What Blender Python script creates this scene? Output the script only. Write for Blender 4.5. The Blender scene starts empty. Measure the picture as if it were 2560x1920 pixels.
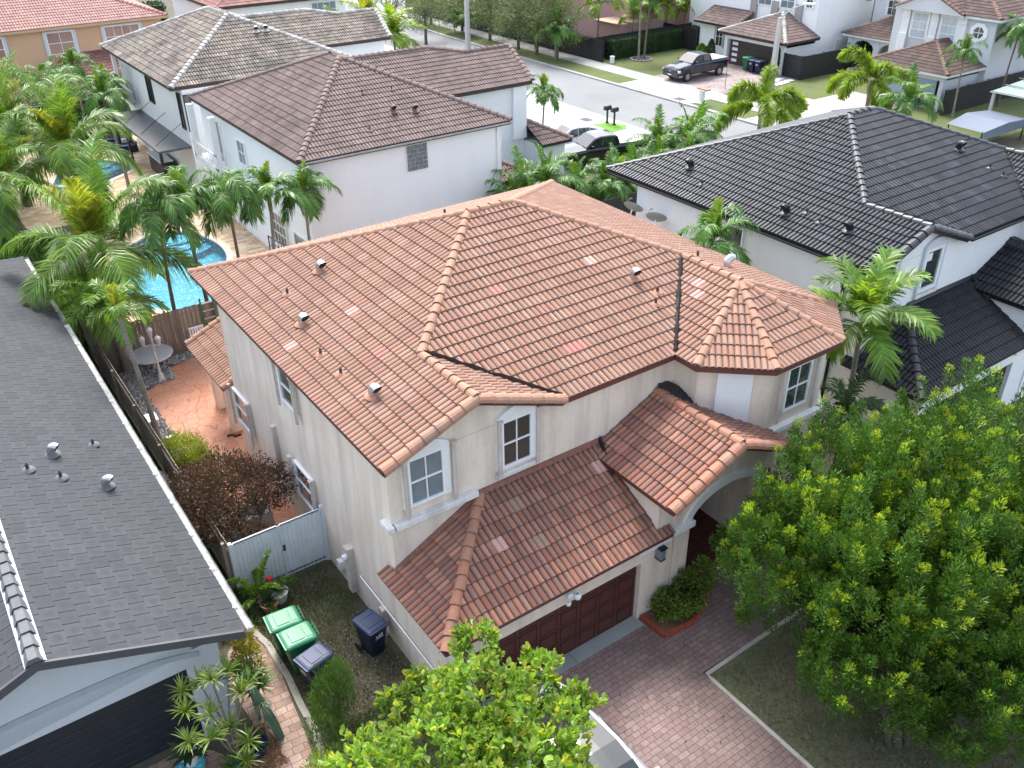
import bpy, bmesh, math, random
import numpy as np
from math import radians as R, sin, cos, pi
from mathutils import Vector, Matrix

scene = bpy.context.scene
col = scene.collection

# ------------------------------------------------------------------ camera
def make_camera():
    f, yaw, pit, roll = 2242.33, R(34.7206), R(31.39045), R(-0.7528)
    fwd = Vector((sin(yaw)*cos(pit), cos(yaw)*cos(pit), -sin(pit)))
    right = Vector((cos(yaw), -sin(yaw), 0))
    up = right.cross(fwd)
    r2 = cos(roll)*right + sin(roll)*up
    u2 = -sin(roll)*right + cos(roll)*up
    m = Matrix((r2, u2, -fwd)).transposed().to_4x4()
    m.translation = (0, 0, 17.5)
    cd = bpy.data.cameras.new('camera')
    cd.sensor_width = 36; cd.lens = 36*f/2560
    cd.clip_end = 3000; cd.clip_start = .1
    o = bpy.data.objects.new('camera', cd); col.objects.link(o)
    o.matrix_world = m
    scene.camera = o
make_camera()

# ------------------------------------------------------------------ light
SUN_EL, SUN_AZ = R(56), R(20)      # azimuth measured from +Y towards +X
w = bpy.data.worlds.new('World'); scene.world = w; w.use_nodes = True
nt = w.node_tree; nt.nodes.clear()
sk = nt.nodes.new('ShaderNodeTexSky'); sk.sky_type = 'NISHITA'; sk.sun_disc = False
sk.sun_elevation = SUN_EL; sk.sun_rotation = SUN_AZ; sk.air_density = 1.0; sk.dust_density = 3.0; sk.ozone_density = 1.2
bg = nt.nodes.new('ShaderNodeBackground'); bg.inputs[1].default_value = .15
wo = nt.nodes.new('ShaderNodeOutputWorld')
hs = nt.nodes.new('ShaderNodeHueSaturation'); hs.inputs['Saturation'].default_value = .6   # thin cloud veils the blue
nt.links.new(sk.outputs[0], hs.inputs['Color']); nt.links.new(hs.outputs[0], bg.inputs[0]); nt.links.new(bg.outputs[0], wo.inputs[0])
sl = bpy.data.lights.new('sun', 'SUN'); sl.energy = 1.25; sl.angle = R(22); sl.color = (1, .96, .9)
so = bpy.data.objects.new('sun', sl); col.objects.link(so)
sd = Vector((sin(SUN_AZ)*cos(SUN_EL), cos(SUN_AZ)*cos(SUN_EL), sin(SUN_EL)))
so.rotation_euler = sd.to_track_quat('Z', 'Y').to_euler()
scene.view_settings.view_transform = 'Standard'; scene.view_settings.look = 'None'
scene.view_settings.gamma = 1; scene.view_settings.exposure = 1.75
scene.render.engine = 'CYCLES'
scene.cycles.max_bounces = 6; scene.cycles.diffuse_bounces = 3; scene.cycles.transparent_max_bounces = 8
scene.cycles.use_denoising = True
rnd = random.Random(7)

# ------------------------------------------------------------------ mesh helpers
class MB:
    """collects polygons, then links them as one object"""
    def __init__(s): s.v = []; s.f = []; s.uv = []; s.mi = []; s.m = 0
    def poly(s, pts, uv=None):
        b = len(s.v); s.v += [tuple(p) for p in pts]; s.f.append(list(range(b, b+len(pts))))
        s.uv.append(uv); s.mi.append(s.m)
    def grid(s, rows, close=False):
        b = len(s.v); n = len(rows[0])
        for r in rows: s.v += [tuple(p) for p in r]
        for i in range(len(rows)-1):
            for j in range(n if close else n-1):
                k = (j+1) % n
                s.f.append([b+i*n+j, b+i*n+k, b+(i+1)*n+k, b+(i+1)*n+j]); s.uv.append(None); s.mi.append(s.m)
    def box(s, a, b, M=None):
        x0, y0, z0 = a; x1, y1, z1 = b
        p = [Vector(q) for q in ((x0,y0,z0),(x1,y0,z0),(x1,y1,z0),(x0,y1,z0),(x0,y0,z1),(x1,y0,z1),(x1,y1,z1),(x0,y1,z1))]
        if M: p = [M @ q for q in p]
        k = len(s.v); s.v += [tuple(q) for q in p]
        for f in ((3,2,1,0),(4,5,6,7),(0,1,5,4),(1,2,6,5),(2,3,7,6),(3,0,4,7)):
            s.f.append([k+i for i in f]); s.uv.append(None); s.mi.append(s.m)
    def prism(s, pts, z0, z1, M=None):
        a = [Vector((p[0], p[1], z0)) for p in pts]; b = [Vector((p[0], p[1], z1)) for p in pts]
        if M: a = [M @ q for q in a]; b = [M @ q for q in b]
        n = len(pts); k = len(s.v); s.v += [tuple(q) for q in a+b]
        s.f.append([k+i for i in range(n)][::-1]); s.f.append([k+n+i for i in range(n)]); s.uv += [None]*2; s.mi += [s.m]*2
        for i in range(n):
            j = (i+1) % n
            s.f.append([k+i, k+j, k+n+j, k+n+i]); s.uv.append(None); s.mi.append(s.m)
    def tube(s, pts, rad, n=8, cap=True):
        pts = [Vector(p) for p in pts]
        if not isinstance(rad, (list, tuple)): rad = [rad]*len(pts)
        rows = []; ref = None
        for i, p in enumerate(pts):
            d = (pts[min(i+1, len(pts)-1)] - pts[max(i-1, 0)]).normalized()
            if ref is None:
                ref = d.orthogonal().normalized()
            ref = (ref - d*ref.dot(d)).normalized(); q = d.cross(ref)
            rows.append([p + (ref*cos(2*pi*k/n) + q*sin(2*pi*k/n))*rad[i] for k in range(n)])
        s.grid(rows, close=True)
        if cap:
            s.poly(rows[0][::-1]); s.poly(rows[-1])
    def lathe(s, prof, n=16, c=(0,0,0), M=None):
        rows = []
        for r, z in prof:
            row = [Vector((c[0]+r*cos(2*pi*k/n), c[1]+r*sin(2*pi*k/n), c[2]+z)) for k in range(n)]
            if M: row = [M @ q for q in row]
            rows.append(row)
        s.grid(rows, close=True)
    def build(s, name, mat, parent=None, smooth=False, bevel=0):
        me = bpy.data.meshes.new(name); me.from_pydata(s.v, [], s.f); me.update()
        mats = mat if isinstance(mat, (list, tuple)) else [mat]
        for m in mats: me.materials.append(m)
        if len(mats) > 1: me.polygons.foreach_set('material_index', s.mi)
        if any(u is not None for u in s.uv):
            ul = me.uv_layers.new(name='UVMap')
            k = 0
            for f, u in zip(s.f, s.uv):
                for i in range(len(f)):
                    if u is not None: ul.data[k].uv = u[i]
                    k += 1
        if smooth: me.polygons.foreach_set('use_smooth', [True]*len(me.polygons))
        o = bpy.data.objects.new(name, me); col.objects.link(o)
        if parent: o.parent = parent
        if bevel:
            bm = bmesh.new(); bm.from_mesh(me)
            bmesh.ops.remove_doubles(bm, verts=bm.verts, dist=1e-5)
            bmesh.ops.recalc_face_normals(bm, faces=bm.faces)
            es = [e for e in bm.edges if len(e.link_faces) == 2 and e.calc_face_angle() > .5]
            bmesh.ops.bevel(bm, geom=es, offset=bevel, segments=2, profile=.5, affect='EDGES')
            bm.to_mesh(me); bm.free()
        return o

def mesh_np(name, V, F, mat, parent=None, smooth=False, uv=None):
    """V (n,3) array, F (m,k) array of equal-sized faces"""
    me = bpy.data.meshes.new(name)
    m, k = F.shape
    me.vertices.add(len(V)); me.vertices.foreach_set('co', np.asarray(V, np.float32).ravel())
    me.loops.add(m*k); me.loops.foreach_set('vertex_index', F.astype(np.int32).ravel())
    me.polygons.add(m); me.polygons.foreach_set('loop_start', np.arange(0, m*k, k, dtype=np.int32))
    me.polygons.foreach_set('loop_total', np.full(m, k, np.int32))
    if uv is not None:
        ul = me.uv_layers.new(name='UVMap'); ul.data.foreach_set('uv', np.asarray(uv, np.float32).ravel())
    if smooth: me.polygons.foreach_set('use_smooth', np.ones(m, bool))
    me.update(calc_edges=True); me.validate()
    for mm in (mat if isinstance(mat, (list, tuple)) else [mat]): me.materials.append(mm)
    o = bpy.data.objects.new(name, me); col.objects.link(o)
    if parent: o.parent = parent
    return o

def tag(o, label=None, cat=None, group=None, kind=None):
    if label: o['label'] = label
    if cat: o['category'] = cat
    if group: o['group'] = group
    if kind: o['kind'] = kind
    return o
def thing(name, label, cat, loc=(0,0,0), rz=0, group=None):
    o = bpy.data.objects.new(name, None); col.objects.link(o)
    o.location = loc; o.rotation_euler = (0, 0, rz); o.empty_display_size = .2
    return tag(o, label, cat, group)
def copy_tree(o, parent=None):
    c = o.copy(); col.objects.link(c)
    if parent: c.parent = parent
    for ch in [x for x in o.children]: copy_tree(ch, c)
    return c
def place(o, loc, rz=0, sc=1, label=None, group=None):
    o.location = loc; o.rotation_euler = (0, 0, rz); o.scale = (sc,)*3 if not isinstance(sc, tuple) else sc
    if label: o['label'] = label
    if group: o['group'] = group
    return o

# ------------------------------------------------------------------ materials
class NT:
    def __init__(s, name):
        s.mat = bpy.data.materials.new(name); s.mat.use_nodes = True
        s.t = s.mat.node_tree; s.b = s.t.nodes['Principled BSDF']
    def n(s, typ, **k):
        x = s.t.nodes.new(typ)
        for a, v in k.items():
            if a.startswith('_'): setattr(x, a[1:], v)
        return x
    def l(s, a, b): s.t.links.new(a, b)
    def val(s, x, inp):
        if isinstance(x, (int, float)): inp.default_value = x
        elif isinstance(x, tuple): inp.default_value = x if len(x) == 4 or len(x) == len(inp.default_value) else (*x, 1)
        else: s.l(x, inp)
    def math(s, op, a, b=0, c=0, clamp=False):
        x = s.n('ShaderNodeMath', _operation=op, _use_clamp=clamp)
        s.val(a, x.inputs[0]); s.val(b, x.inputs[1]); s.val(c, x.inputs[2]); return x.outputs[0]
    def mix(s, f, a, b, mode='MIX'):
        x = s.n('ShaderNodeMix', _data_type='RGBA', _blend_type=mode)
        s.val(f, x.inputs[0]); s.val(a, x.inputs[6]); s.val(b, x.inputs[7]); return x.outputs[2]
    def noise(s, scale, det=4, rough=.55, vec=None, dim='3D'):
        x = s.n('ShaderNodeTexNoise', _noise_dimensions=dim); x.inputs['Scale'].default_value = scale
        x.inputs['Detail'].default_value = det; x.inputs['Roughness'].default_value = rough
        if vec is not None: s.l(vec, x.inputs['Vector'])
        return x.outputs[0]
    def ramp(s, f, stops, interp='LINEAR'):
        x = s.n('ShaderNodeValToRGB'); s.val(f, x.inputs[0]); e = x.color_ramp.elements
        x.color_ramp.interpolation = interp
        while len(e) < len(stops): e.new(.5)
        for i, (p, c) in enumerate(stops):
            e[i].position = p; e[i].color = (*c, 1) if isinstance(c, tuple) else (c, c, c, 1)
        return x.outputs[0]
    def obj(s): return s.n('ShaderNodeTexCoord').outputs['Object']
    def pos(s): return s.n('ShaderNodeNewGeometry').outputs['Position']
    def island(s): return s.n('ShaderNodeNewGeometry').outputs['Random Per Island']
    def scalev(s, v, sc):
        x = s.n('ShaderNodeMapping'); s.l(v, x.inputs[0]); x.inputs['Scale'].default_value = sc; return x.outputs[0]
    def bump(s, h, st=.3, d=.02):
        x = s.n('ShaderNodeBump'); x.inputs['Strength'].default_value = st; x.inputs['Distance'].default_value = d
        s.l(h, x.inputs['Height']); s.l(x.outputs[0], s.b.inputs['Normal'])
    def out(s, c=None, rough=.7, metal=0, spec=None, coat=None):
        if c is not None: s.val(c, s.b.inputs['Base Color'])
        s.val(rough, s.b.inputs['Roughness']); s.val(metal, s.b.inputs['Metallic'])
        if spec is not None: s.b.inputs['Specular IOR Level'].default_value = spec
        if coat is not None: s.b.inputs['Coat Weight'].default_value = coat; s.b.inputs['Coat Roughness'].default_value = .05
        return s.mat

def plain(name, c, rough=.6, metal=0, var=.12, scale=3, coat=None, spec=None, bump=0):
    m = NT(name); p = m.pos()
    n = m.noise(scale, 5, .6, p)
    k = m.ramp(n, [(.3, 1-var), (.7, 1+var*.5)])
    cc = m.mix(1, (*c, 1), k, 'MULTIPLY')
    if bump: m.bump(m.noise(scale*8, 4, .6, p), bump, .01)
    return m.out(cc, rough, metal, coat=coat, spec=spec)

def stucco(name, c, stain=(.35, .3, .24), amt=.25, rough=.85, sc=1.0, warm=None):
    """painted plaster wall with soft blotches, run-off streaks and fine grain"""
    m = NT(name); p = m.pos()
    big = m.noise(.75*sc, 5, .62, p)
    st = m.noise(1.0, 5, .65, m.scalev(p, (2.2, 2.2, .22)))
    f = m.math('MULTIPLY', m.ramp(st, [(.44, 0.), (.72, 1.)]), amt)
    g = m.math('MULTIPLY', m.ramp(big, [(.4, 0.), (.7, 1.)]), amt*.6)
    c1 = m.mix(f, (*c, 1), (*stain, 1))
    c2 = m.mix(g, c1, (*(warm or stain), 1))
    fine = m.noise(14, 3, .7, p)
    c3 = m.mix(1, c2, m.ramp(fine, [(.3, .94), (.7, 1.03)]), 'MULTIPLY')
    m.bump(m.noise(60, 3, .7, p), .25, .006)
    return m.out(c3, rough)

def tile_mat(name, cols, grey, band=.5, band_amt=.7, grime=(.05, .045, .04), grime_amt=.3, rough=.75, alt=.35, var=.12, spec=.4, patch=None):
    """barrel roof tile: UV = (tiles along eave, courses up the slope); two barrels in a tile"""
    m = NT(name)
    uv = m.n('ShaderNodeUVMap').outputs[0]
    sp = m.n('ShaderNodeSeparateXYZ'); m.l(uv, sp.inputs[0]); u, v = sp.outputs[0], sp.outputs[1]
    iu = m.math('FLOOR', u); iv = m.math('FLOOR', v); ib = m.math('FLOOR', m.math('MULTIPLY', u, 2)); fb = m.math('FRACT', m.math('MULTIPLY', u, 2))
    cb = m.n('ShaderNodeCombineXYZ'); m.l(iu, cb.inputs[0]); m.l(iv, cb.inputs[1])
    wn = m.n('ShaderNodeTexWhiteNoise', _noise_dimensions='3D'); m.l(cb.outputs[0], wn.inputs[0])
    cb2 = m.n('ShaderNodeCombineXYZ'); m.l(ib, cb2.inputs[0]); m.l(iv, cb2.inputs[1]); cb2.inputs[2].default_value = 7.3
    wn2 = m.n('ShaderNodeTexWhiteNoise', _noise_dimensions='3D'); m.l(cb2.outputs[0], wn2.inputs[0])
    n = len(cols)
    base = m.ramp(wn.outputs[0], [(i/n, c) for i, c in enumerate(cols)], 'CONSTANT')
    par = m.math('MODULO', ib, 2)
    par = m.math('ABSOLUTE', par)
    c1 = m.mix(m.math('MULTIPLY', par, alt), base, (*grey, 1))
    # dark smear along one flank of some barrels
    fl = m.ramp(fb, [(0., 1.), (.26, .85), (.5, 0.), (.93, .0), (1., 1.)])
    on = m.math('MULTIPLY', m.ramp(wn2.outputs[0], [(1-band-.12, 0.), (1-band+.12, 1.)]), fl)
    p = m.pos()
    nz = m.ramp(m.noise(3.3, 4, .6, p), [(.3, .35), (.65, 1.)])
    on = m.math('MULTIPLY', m.math('MULTIPLY', on, nz), band_amt)
    c2 = m.mix(on, c1, (*[g*.42 for g in grey], 1))
    # per barrel brightness
    c3 = m.mix(1, c2, m.ramp(wn2.outputs[0], [(0, 1-var), (1, 1+var)]), 'MULTIPLY')
    # algae / dirt blotches
    gf = m.math('MULTIPLY', m.ramp(m.noise(.7, 6, .68, p), [(.45, 0.), (.72, 1.)]), grime_amt)
    gf2 = m.math('MULTIPLY', m.ramp(m.noise(6, 4, .7, p), [(.5, 0.), (.8, 1.)]), grime_amt*.8)
    c4 = m.mix(m.math('ADD', gf, gf2, clamp=True), c3, (*grime, 1))
    # joint shadows painted as dark grime in the pans and at each course butt
    fv = m.math('FRACT', v)
    dirt_shade = m.math('MULTIPLY', m.ramp(fb, [(0, 1.), (.1, .35), (.2, 0.), (.85, 0.), (.93, .5), (1, 1.)]), .55)
    butt_shade = m.math('MULTIPLY', m.ramp(fv, [(0, .9), (.035, .35), (.07, 0.), (1, 0.)]), .9)
    c5 = m.mix(m.math('MAXIMUM', dirt_shade, butt_shade), c4, (*[g*.5 for g in grime], 1))
    m.bump(m.noise(45, 3, .6, p), .15, .006)
    return m.out(c5, rough, spec=spec)

def cap_mat(name, c1, c2, smear, amt=.6, rough=.75):
    m = NT(name); r = m.island(); p = m.pos()
    b = m.mix(r, (*c1, 1), (*c2, 1))
    r2 = m.math('FRACT', m.math('MULTIPLY', r, 17.3))
    nz = m.ramp(m.noise(1.6, 5, .6, p), [(.42, 0.), (.7, 1.)])
    f = m.math('MULTIPLY', m.math('MULTIPLY', m.ramp(r2, [(.3, 0.), (.6, 1.)]), nz), amt)
    b = m.mix(f, b, (*smear, 1))
    b = m.mix(1, b, m.ramp(m.noise(9, 4, .6, p), [(.3, .85), (.7, 1.08)]), 'MULTIPLY')
    m.bump(m.noise(40, 3, .6, p), .15, .006)
    return m.out(b, rough)

def leaf_mat(name, cols, rough=.5, trans=.35, spec=.4):
    m = NT(name); r = m.island()
    n = len(cols)
    c = m.ramp(r, [(i/max(1, n-1), q) for i, q in enumerate(cols)])
    c = m.mix(1, c, m.ramp(m.noise(1.1, 4, .6, m.pos()), [(.32, .55), (.68, 1.35)]), 'MULTIPLY')
    m.out(c, rough, spec=spec)
    t = m.n('ShaderNodeBsdfTranslucent'); m.l(m.mix(1, c, (1.6, 1.7, .7, 1), 'MULTIPLY'), t.inputs[0])
    x = m.n('ShaderNodeMixShader'); x.inputs[0].default_value = trans
    m.l(m.b.outputs[0], x.inputs[1]); m.l(t.outputs[0], x.inputs[2])
    o = [q for q in m.t.nodes if q.type == 'OUTPUT_MATERIAL'][0]; m.l(x.outputs[0], o.inputs[0])
    return m.mat

def glass_mat(name, c=(.02, .028, .03), rough=.04, spec=.8):
    m = NT(name)
    n = m.noise(1.3, 3, .5, m.pos())
    cc = m.mix(n, (*c, 1), (*[min(1, q*2.2) for q in c], 1))
    m.bump(m.noise(1.2, 2, .5, m.pos()), .05, .05)
    return m.out(cc, rough, spec=spec)

def bark_mat(name, c1, c2, ring=0):
    m = NT(name); p = m.pos()
    if ring:
        sp = m.n('ShaderNodeSeparateXYZ'); m.l(p, sp.inputs[0])
        wv = m.math('FRACT', m.math('ADD', m.math('MULTIPLY', sp.outputs[2], ring), m.math('MULTIPLY', m.noise(3, 3, .5, p), .5)))
        f = m.ramp(wv, [(0, 1.), (.12, 0.), (1, .25)])
    else: f = m.noise(9, 5, .65, m.scalev(p, (1, 1, .35)))
    c = m.mix(f, (*c1, 1), (*c2, 1))
    c = m.mix(m.ramp(m.noise(2.5, 4, .6, p), [(.4, 0.), (.7, .6)]), c, (*c2, 1))
    m.bump(m.noise(25, 4, .6, p), .4, .01)
    return m.out(c, .9)

MT = {}
MT['tile_terra'] = tile_mat('terracotta_tile', [(0.326,0.174,0.115), (0.293,0.149,0.1), (0.349,0.197,0.138), (0.312,0.164,0.107), (0.312,0.154,0.104)], (0.219,0.158,0.132), band=.46, band_amt=.7, grime=(0.093,0.0558,0.0465), grime_amt=.12, alt=.32)
MT['tile_terra_low'] = tile_mat('terracotta_tile_weathered_shaded', [(0.351,0.149,0.0918), (0.311,0.126,0.081), (0.385,0.176,0.112), (0.263,0.115,0.081), (0.324,0.135,0.0837)], (0.209,0.155,0.135), band=.55, band_amt=.8, grime=(0.0945,0.054,0.0473), grime_amt=.28, alt=.35, var=.22)  # lower roofs: own deeper tone, plus some house shade put into the colour
MT['cap_terra'] = cap_mat('terracotta_ridge_cap', (0.363,0.181,0.112), (0.363,0.205,0.135), (0.205,0.149,0.126))
MT['cap_terra_low'] = cap_mat('terracotta_ridge_cap_weathered_shaded', (0.372,0.162,0.096), (0.36,0.186,0.12), (0.174,0.126,0.108))  # caps to match, with the same shade mixed into their colour
MT['tile_brown'] = tile_mat('brown_tile', [(0.2,0.136,0.119), (0.178,0.119,0.104), (0.217,0.149,0.132), (0.166,0.115,0.102)], (0.162,0.128,0.119), band=.5, band_amt=.6, grime=(0.034,0.0272,0.0255), grime_amt=.5, alt=.3, var=.18)
MT['cap_brown'] = cap_mat('brown_ridge_cap', (0.153,0.106,0.0978), (0.178,0.119,0.102), (0.085,0.068,0.068))
MT['tile_tan'] = tile_mat('tan_tile', [(0.264,0.217,0.166), (0.23,0.178,0.14), (0.289,0.246,0.2), (0.204,0.17,0.14), (0.246,0.178,0.14)], (0.212,0.2,0.183), band=.4, band_amt=.5, grime=(0.0298,0.0298,0.0289), grime_amt=1.0, alt=.3, var=.3)
MT['cap_tan'] = cap_mat('tan_ridge_cap', (0.34,0.315,0.281), (0.493,0.484,0.468), (0.085,0.085,0.085), .7)
MT['tile_black'] = tile_mat('black_tile', [(.010,.013,.018), (.013,.016,.022), (.018,.022,.029), (.009,.012,.017), (.032,.037,.046)], (.012,.015,.02), band=.2, band_amt=.3, grime=(.07,.075,.08), grime_amt=.2, rough=.36, alt=.3, var=.35, spec=.3)
MT['tile_black_low'] = tile_mat('black_tile_porch', [(.009,.011,.014), (.012,.014,.018), (.015,.017,.021)], (.012,.014,.017), band=.2, band_amt=.3, grime=(.02,.022,.025), grime_amt=.1, rough=.55, alt=.3, var=.25, spec=.3)
MT['cap_black'] = cap_mat('black_ridge_cap', (.020,.024,.030), (.033,.038,.046), (.07,.075,.085), .5, .4)
MT['cap_black_low'] = cap_mat('black_porch_cap', (.02,.022,.026), (.028,.03,.035), (.03,.03,.03), .5, .5)
MT['tile_pink'] = tile_mat('pink_red_tile', [(0.34,0.183,0.157), (0.365,0.208,0.178), (0.315,0.162,0.14)], (0.306,0.2,0.178), band=.2, band_amt=.4, grime=(0.17,0.085,0.0765), grime_amt=.12, alt=.3)
MT['tile_red'] = tile_mat('red_brown_tile', [(.30,.13,.11), (.34,.16,.13), (.26,.11,.095)], (.26,.15,.13), band=.4, band_amt=.5, grime=(.06,.04,.035), grime_amt=.3)
MT['cap_red'] = cap_mat('red_ridge_cap', (.40,.16,.13), (.36,.18,.15), (.15,.09,.08))
MT['tile_choc'] = tile_mat('chocolate_tile', [(0.12,0.076,0.064), (0.144,0.088,0.072), (0.1,0.064,0.0544), (0.168,0.112,0.088)], (0.112,0.092,0.084), band=.4, band_amt=.5, grime=(0.032,0.024,0.0224), grime_amt=.35)
MT['cap_choc'] = cap_mat('chocolate_ridge_cap', (0.182,0.108,0.0805), (0.154,0.084,0.0665), (0.07,0.049,0.042))
MT['new_tile'] = plain('new_pink_tile', (0.504,0.297,0.248), .7, var=.1, scale=9)
MT['new_tile_red'] = plain('new_red_tile', (.36,.155,.12), .7, var=.12, scale=9)
MT['new_tile_tan'] = plain('new_tan_tile', (.28,.185,.13), .7, var=.12, scale=9)
MT['fascia_red'] = plain('red_brown_fascia', (0.128,0.044,0.036), .55, var=.15)
MT['fascia_brown'] = plain('dark_brown_fascia', (.05,.032,.03), .5)
MT['fascia_black'] = plain('black_fascia', (.015,.016,.018), .4)
MT['fascia_white'] = plain('white_fascia', (.72,.73,.74), .5)
MT['gutter_met'] = plain('weathered_gutter_metal', (.55,.54,.52), .35, metal=.3, var=.3, scale=6)
MT['wall_beige'] = stucco('beige_stucco', (.80,.70,.60), (.46,.39,.32), .6, warm=(.60,.46,.33))
MT['wall_white'] = stucco('white_stucco', (.86,.87,.88), (.66,.66,.64), .16)
MT['wall_blue'] = stucco('pale_blue_stucco', (.50,.55,.59), (.42,.45,.47), .15)
MT['wall_bluegrey'] = plain('blue_grey_band', (.34,.38,.41), .8)
MT['wall_orange'] = stucco('orange_stucco', (.62,.40,.25), (.5,.32,.2), .15)
MT['wall_pink'] = stucco('pink_stucco', (.48,.29,.28), (.36,.21,.2), .2)
MT['wall_grey'] = stucco('light_grey_stucco', (.60,.62,.65), (.5,.5,.52), .12)
MT['wall_greyband'] = plain('taupe_column_paint', (.34,.31,.31), .8)
MT['trim'] = stucco('white_trim', (.82,.82,.81), (.4,.37,.33), .22, sc=4)
MT['trim_old'] = stucco('peeling_white_trim', (.76,.75,.73), (.28,.25,.22), .5, sc=6)
MT['white'] = plain('white_paint', (.85,.87,.88), .45, var=.06)
MT['white_gloss'] = plain('white_enamel', (.74,.77,.8), .3, var=.08)
MT['shutter_track'] = plain('pinkish_shutter_track', (.58,.51,.47), .6, var=.2)
MT['glass'] = glass_mat('window_glass')
MT['glass_pale'] = glass_mat('pale_window_glass', (.10,.13,.145), .12, .8)
MT['glass_blind'] = glass_mat('glass_with_blinds', (.3,.33,.35), .15, .6)
MT['glass_brown'] = glass_mat('glass_with_brown_blinds', (.22,.13,.1), .2, .5)
MT['dark'] = plain('dark_recess', (.012,.012,.013), .8)
MT['black'] = plain('black_metal', (.015,.016,.018), .4)
MT['blackfence'] = plain('black_fence_paint', (.022,.021,.023), .6, var=.25)
MT['steel'] = plain('galvanised_steel', (.55,.57,.58), .3, metal=.8, var=.2)
MT['lead'] = plain('vent_plastic', (.05,.05,.055), .5)
MT['mortar'] = plain('orange_mortar', (.42,.20,.13), .85, var=.2, scale=12)
MT['flash'] = plain('rusty_red_flashing', (.22,.095,.07), .7, var=.3, scale=8)
MT['litter_dark'] = plain('gutter_debris', (.40,.39,.36), .9, var=.5, scale=12)
MT['tar'] = plain('black_roof_tar', (.012,.012,.013), .35, var=.6, scale=14, bump=.8)
MT['concrete'] = stucco('concrete', (.52,.51,.49), (.36,.35,.33), .25, .9, .8)
MT['concrete_bright'] = stucco('sunlit_concrete', (.66,.655,.645), (.52,.5,.48), .2, .9, .5)
MT['garage_brown'] = plain('red_brown_garage_door', (.085,.028,.022), .5, var=.1)
MT['garage_dark'] = plain('charcoal_garage_door', (.018,.024,.03), .4, var=.12)
MT['garage_brown2'] = plain('dark_brown_garage_door', (.05,.036,.034), .45)
MT['garage_blue'] = plain('blue_grey_garage_door', (.26,.36,.46), .5, var=.15)
MT['red_brick'] = plain('red_painted_brick', (.30,.06,.035), .7, var=.3, scale=10)
MT['terracotta_pot'] = plain('terracotta_pot', (.42,.2,.12), .8)
# ------------------------------------------------------------------ ground materials
def lawn_mat(name, c1, c2, c3, s=1.0, patch=.5):
    m = NT(name); p = m.pos()
    a = m.noise(.5*s, 5, .62, p); b = m.noise(7*s, 5, .7, p); c = m.noise(38, 4, .7, p)
    x = m.mix(m.ramp(a, [(.38, 0.), (.66, 1.)]), (*c1, 1), (*c2, 1))
    x = m.mix(m.math('MULTIPLY', m.ramp(b, [(.46, 0.), (.68, 1.)]), patch), x, (*c3, 1))
    x = m.mix(1, x, m.ramp(c, [(.28, .45), (.72, 1.5)]), 'MULTIPLY')
    m.bump(m.noise(45, 4, .7, p), .9, .03)
    return m.out(x, .95)
MT['ground'] = lawn_mat('ground_soil', (.085,.085,.05), (.12,.105,.075), (.06,.055,.04))
MT['lawn_green'] = lawn_mat('green_lawn', (.08,.12,.028), (.13,.15,.045), (.15,.13,.06), .6, .5)
MT['lawn_dry'] = lawn_mat('dry_lawn', (.12,.13,.065), (.17,.15,.105), (.06,.09,.03), 1.3, .9)
MT['dirt_shade'] = lawn_mat('shaded_dirt', (.075,.062,.038), (.14,.115,.085), (.035,.045,.016), 2.0, .8)
MT['turf'] = lawn_mat('artificial_turf', (.13,.30,.03), (.16,.34,.04), (.12,.27,.03), 1, .2)
MT['mulch'] = lawn_mat('brown_mulch', (.20,.11,.06), (.13,.08,.05), (.28,.17,.09), 4, .6)

def paver_mat(name, cols, joint=(.05,.04,.035), bw=.22, rh=.15, off=.5, rot=0, vary=.35):
    m = NT(name); p = m.pos()
    mp = m.n('ShaderNodeMapping'); m.l(p, mp.inputs[0]); mp.inputs['Rotation'].default_value = (0, 0, rot)
    # slight waviness of the rows
    wob = m.n('ShaderNodeTexNoise'); wob.inputs['Scale'].default_value = 1.7; m.l(mp.outputs[0], wob.inputs['Vector'])
    ad = m.n('ShaderNodeVectorMath', _operation='MULTIPLY_ADD'); m.l(wob.outputs[1], ad.inputs[0]); ad.inputs[1].default_value = (.03, .03, 0); m.l(mp.outputs[0], ad.inputs[2])
    br = m.n('ShaderNodeTexBrick'); m.l(ad.outputs[0], br.inputs[0]); br.offset = off; br.squash = 1.45; br.squash_frequency = 3; br.offset_frequency = 2
    br.inputs['Scale'].default_value = 1; br.inputs['Brick Width'].default_value = bw; br.inputs['Row Height'].default_value = rh
    br.inputs['Mortar Size'].default_value = .007; br.inputs['Mortar Smooth'].default_value = .6
    br.inputs['Color1'].default_value = (0, 0, 0, 1); br.inputs['Color2'].default_value = (1, 1, 1, 1); br.inputs['Mortar'].default_value = (.5, .5, .5, 1)
    n = len(cols)
    c = m.ramp(br.outputs[0], [((i+.5)/n, q) for i, q in enumerate(cols)])
    big = m.ramp(m.noise(.35, 4, .6, p), [(.35, 1-vary), (.68, 1+vary*.6)])
    c = m.mix(1, c, big, 'MULTIPLY')
    c = m.mix(1, c, m.ramp(m.noise(18, 4, .65, p), [(.3, .82), (.7, 1.12)]), 'MULTIPLY')
    c = m.mix(br.outputs[1], c, (*joint, 1))
    h = m.math('SUBTRACT', 1, br.outputs[1]); m.bump(h, .6, .015)
    return m.out(c, .85)
MT['paver'] = paver_mat('red_grey_pavers', [(.21,.14,.13), (.24,.16,.145), (.19,.135,.125), (.27,.19,.165), (.22,.155,.145)], bw=.2, rh=.145)
MT['paver_walk'] = paver_mat('pink_walk_pavers', [(.30,.19,.15), (.38,.26,.2), (.26,.17,.14), (.42,.30,.24)], bw=.27, rh=.2, rot=R(4))
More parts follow.
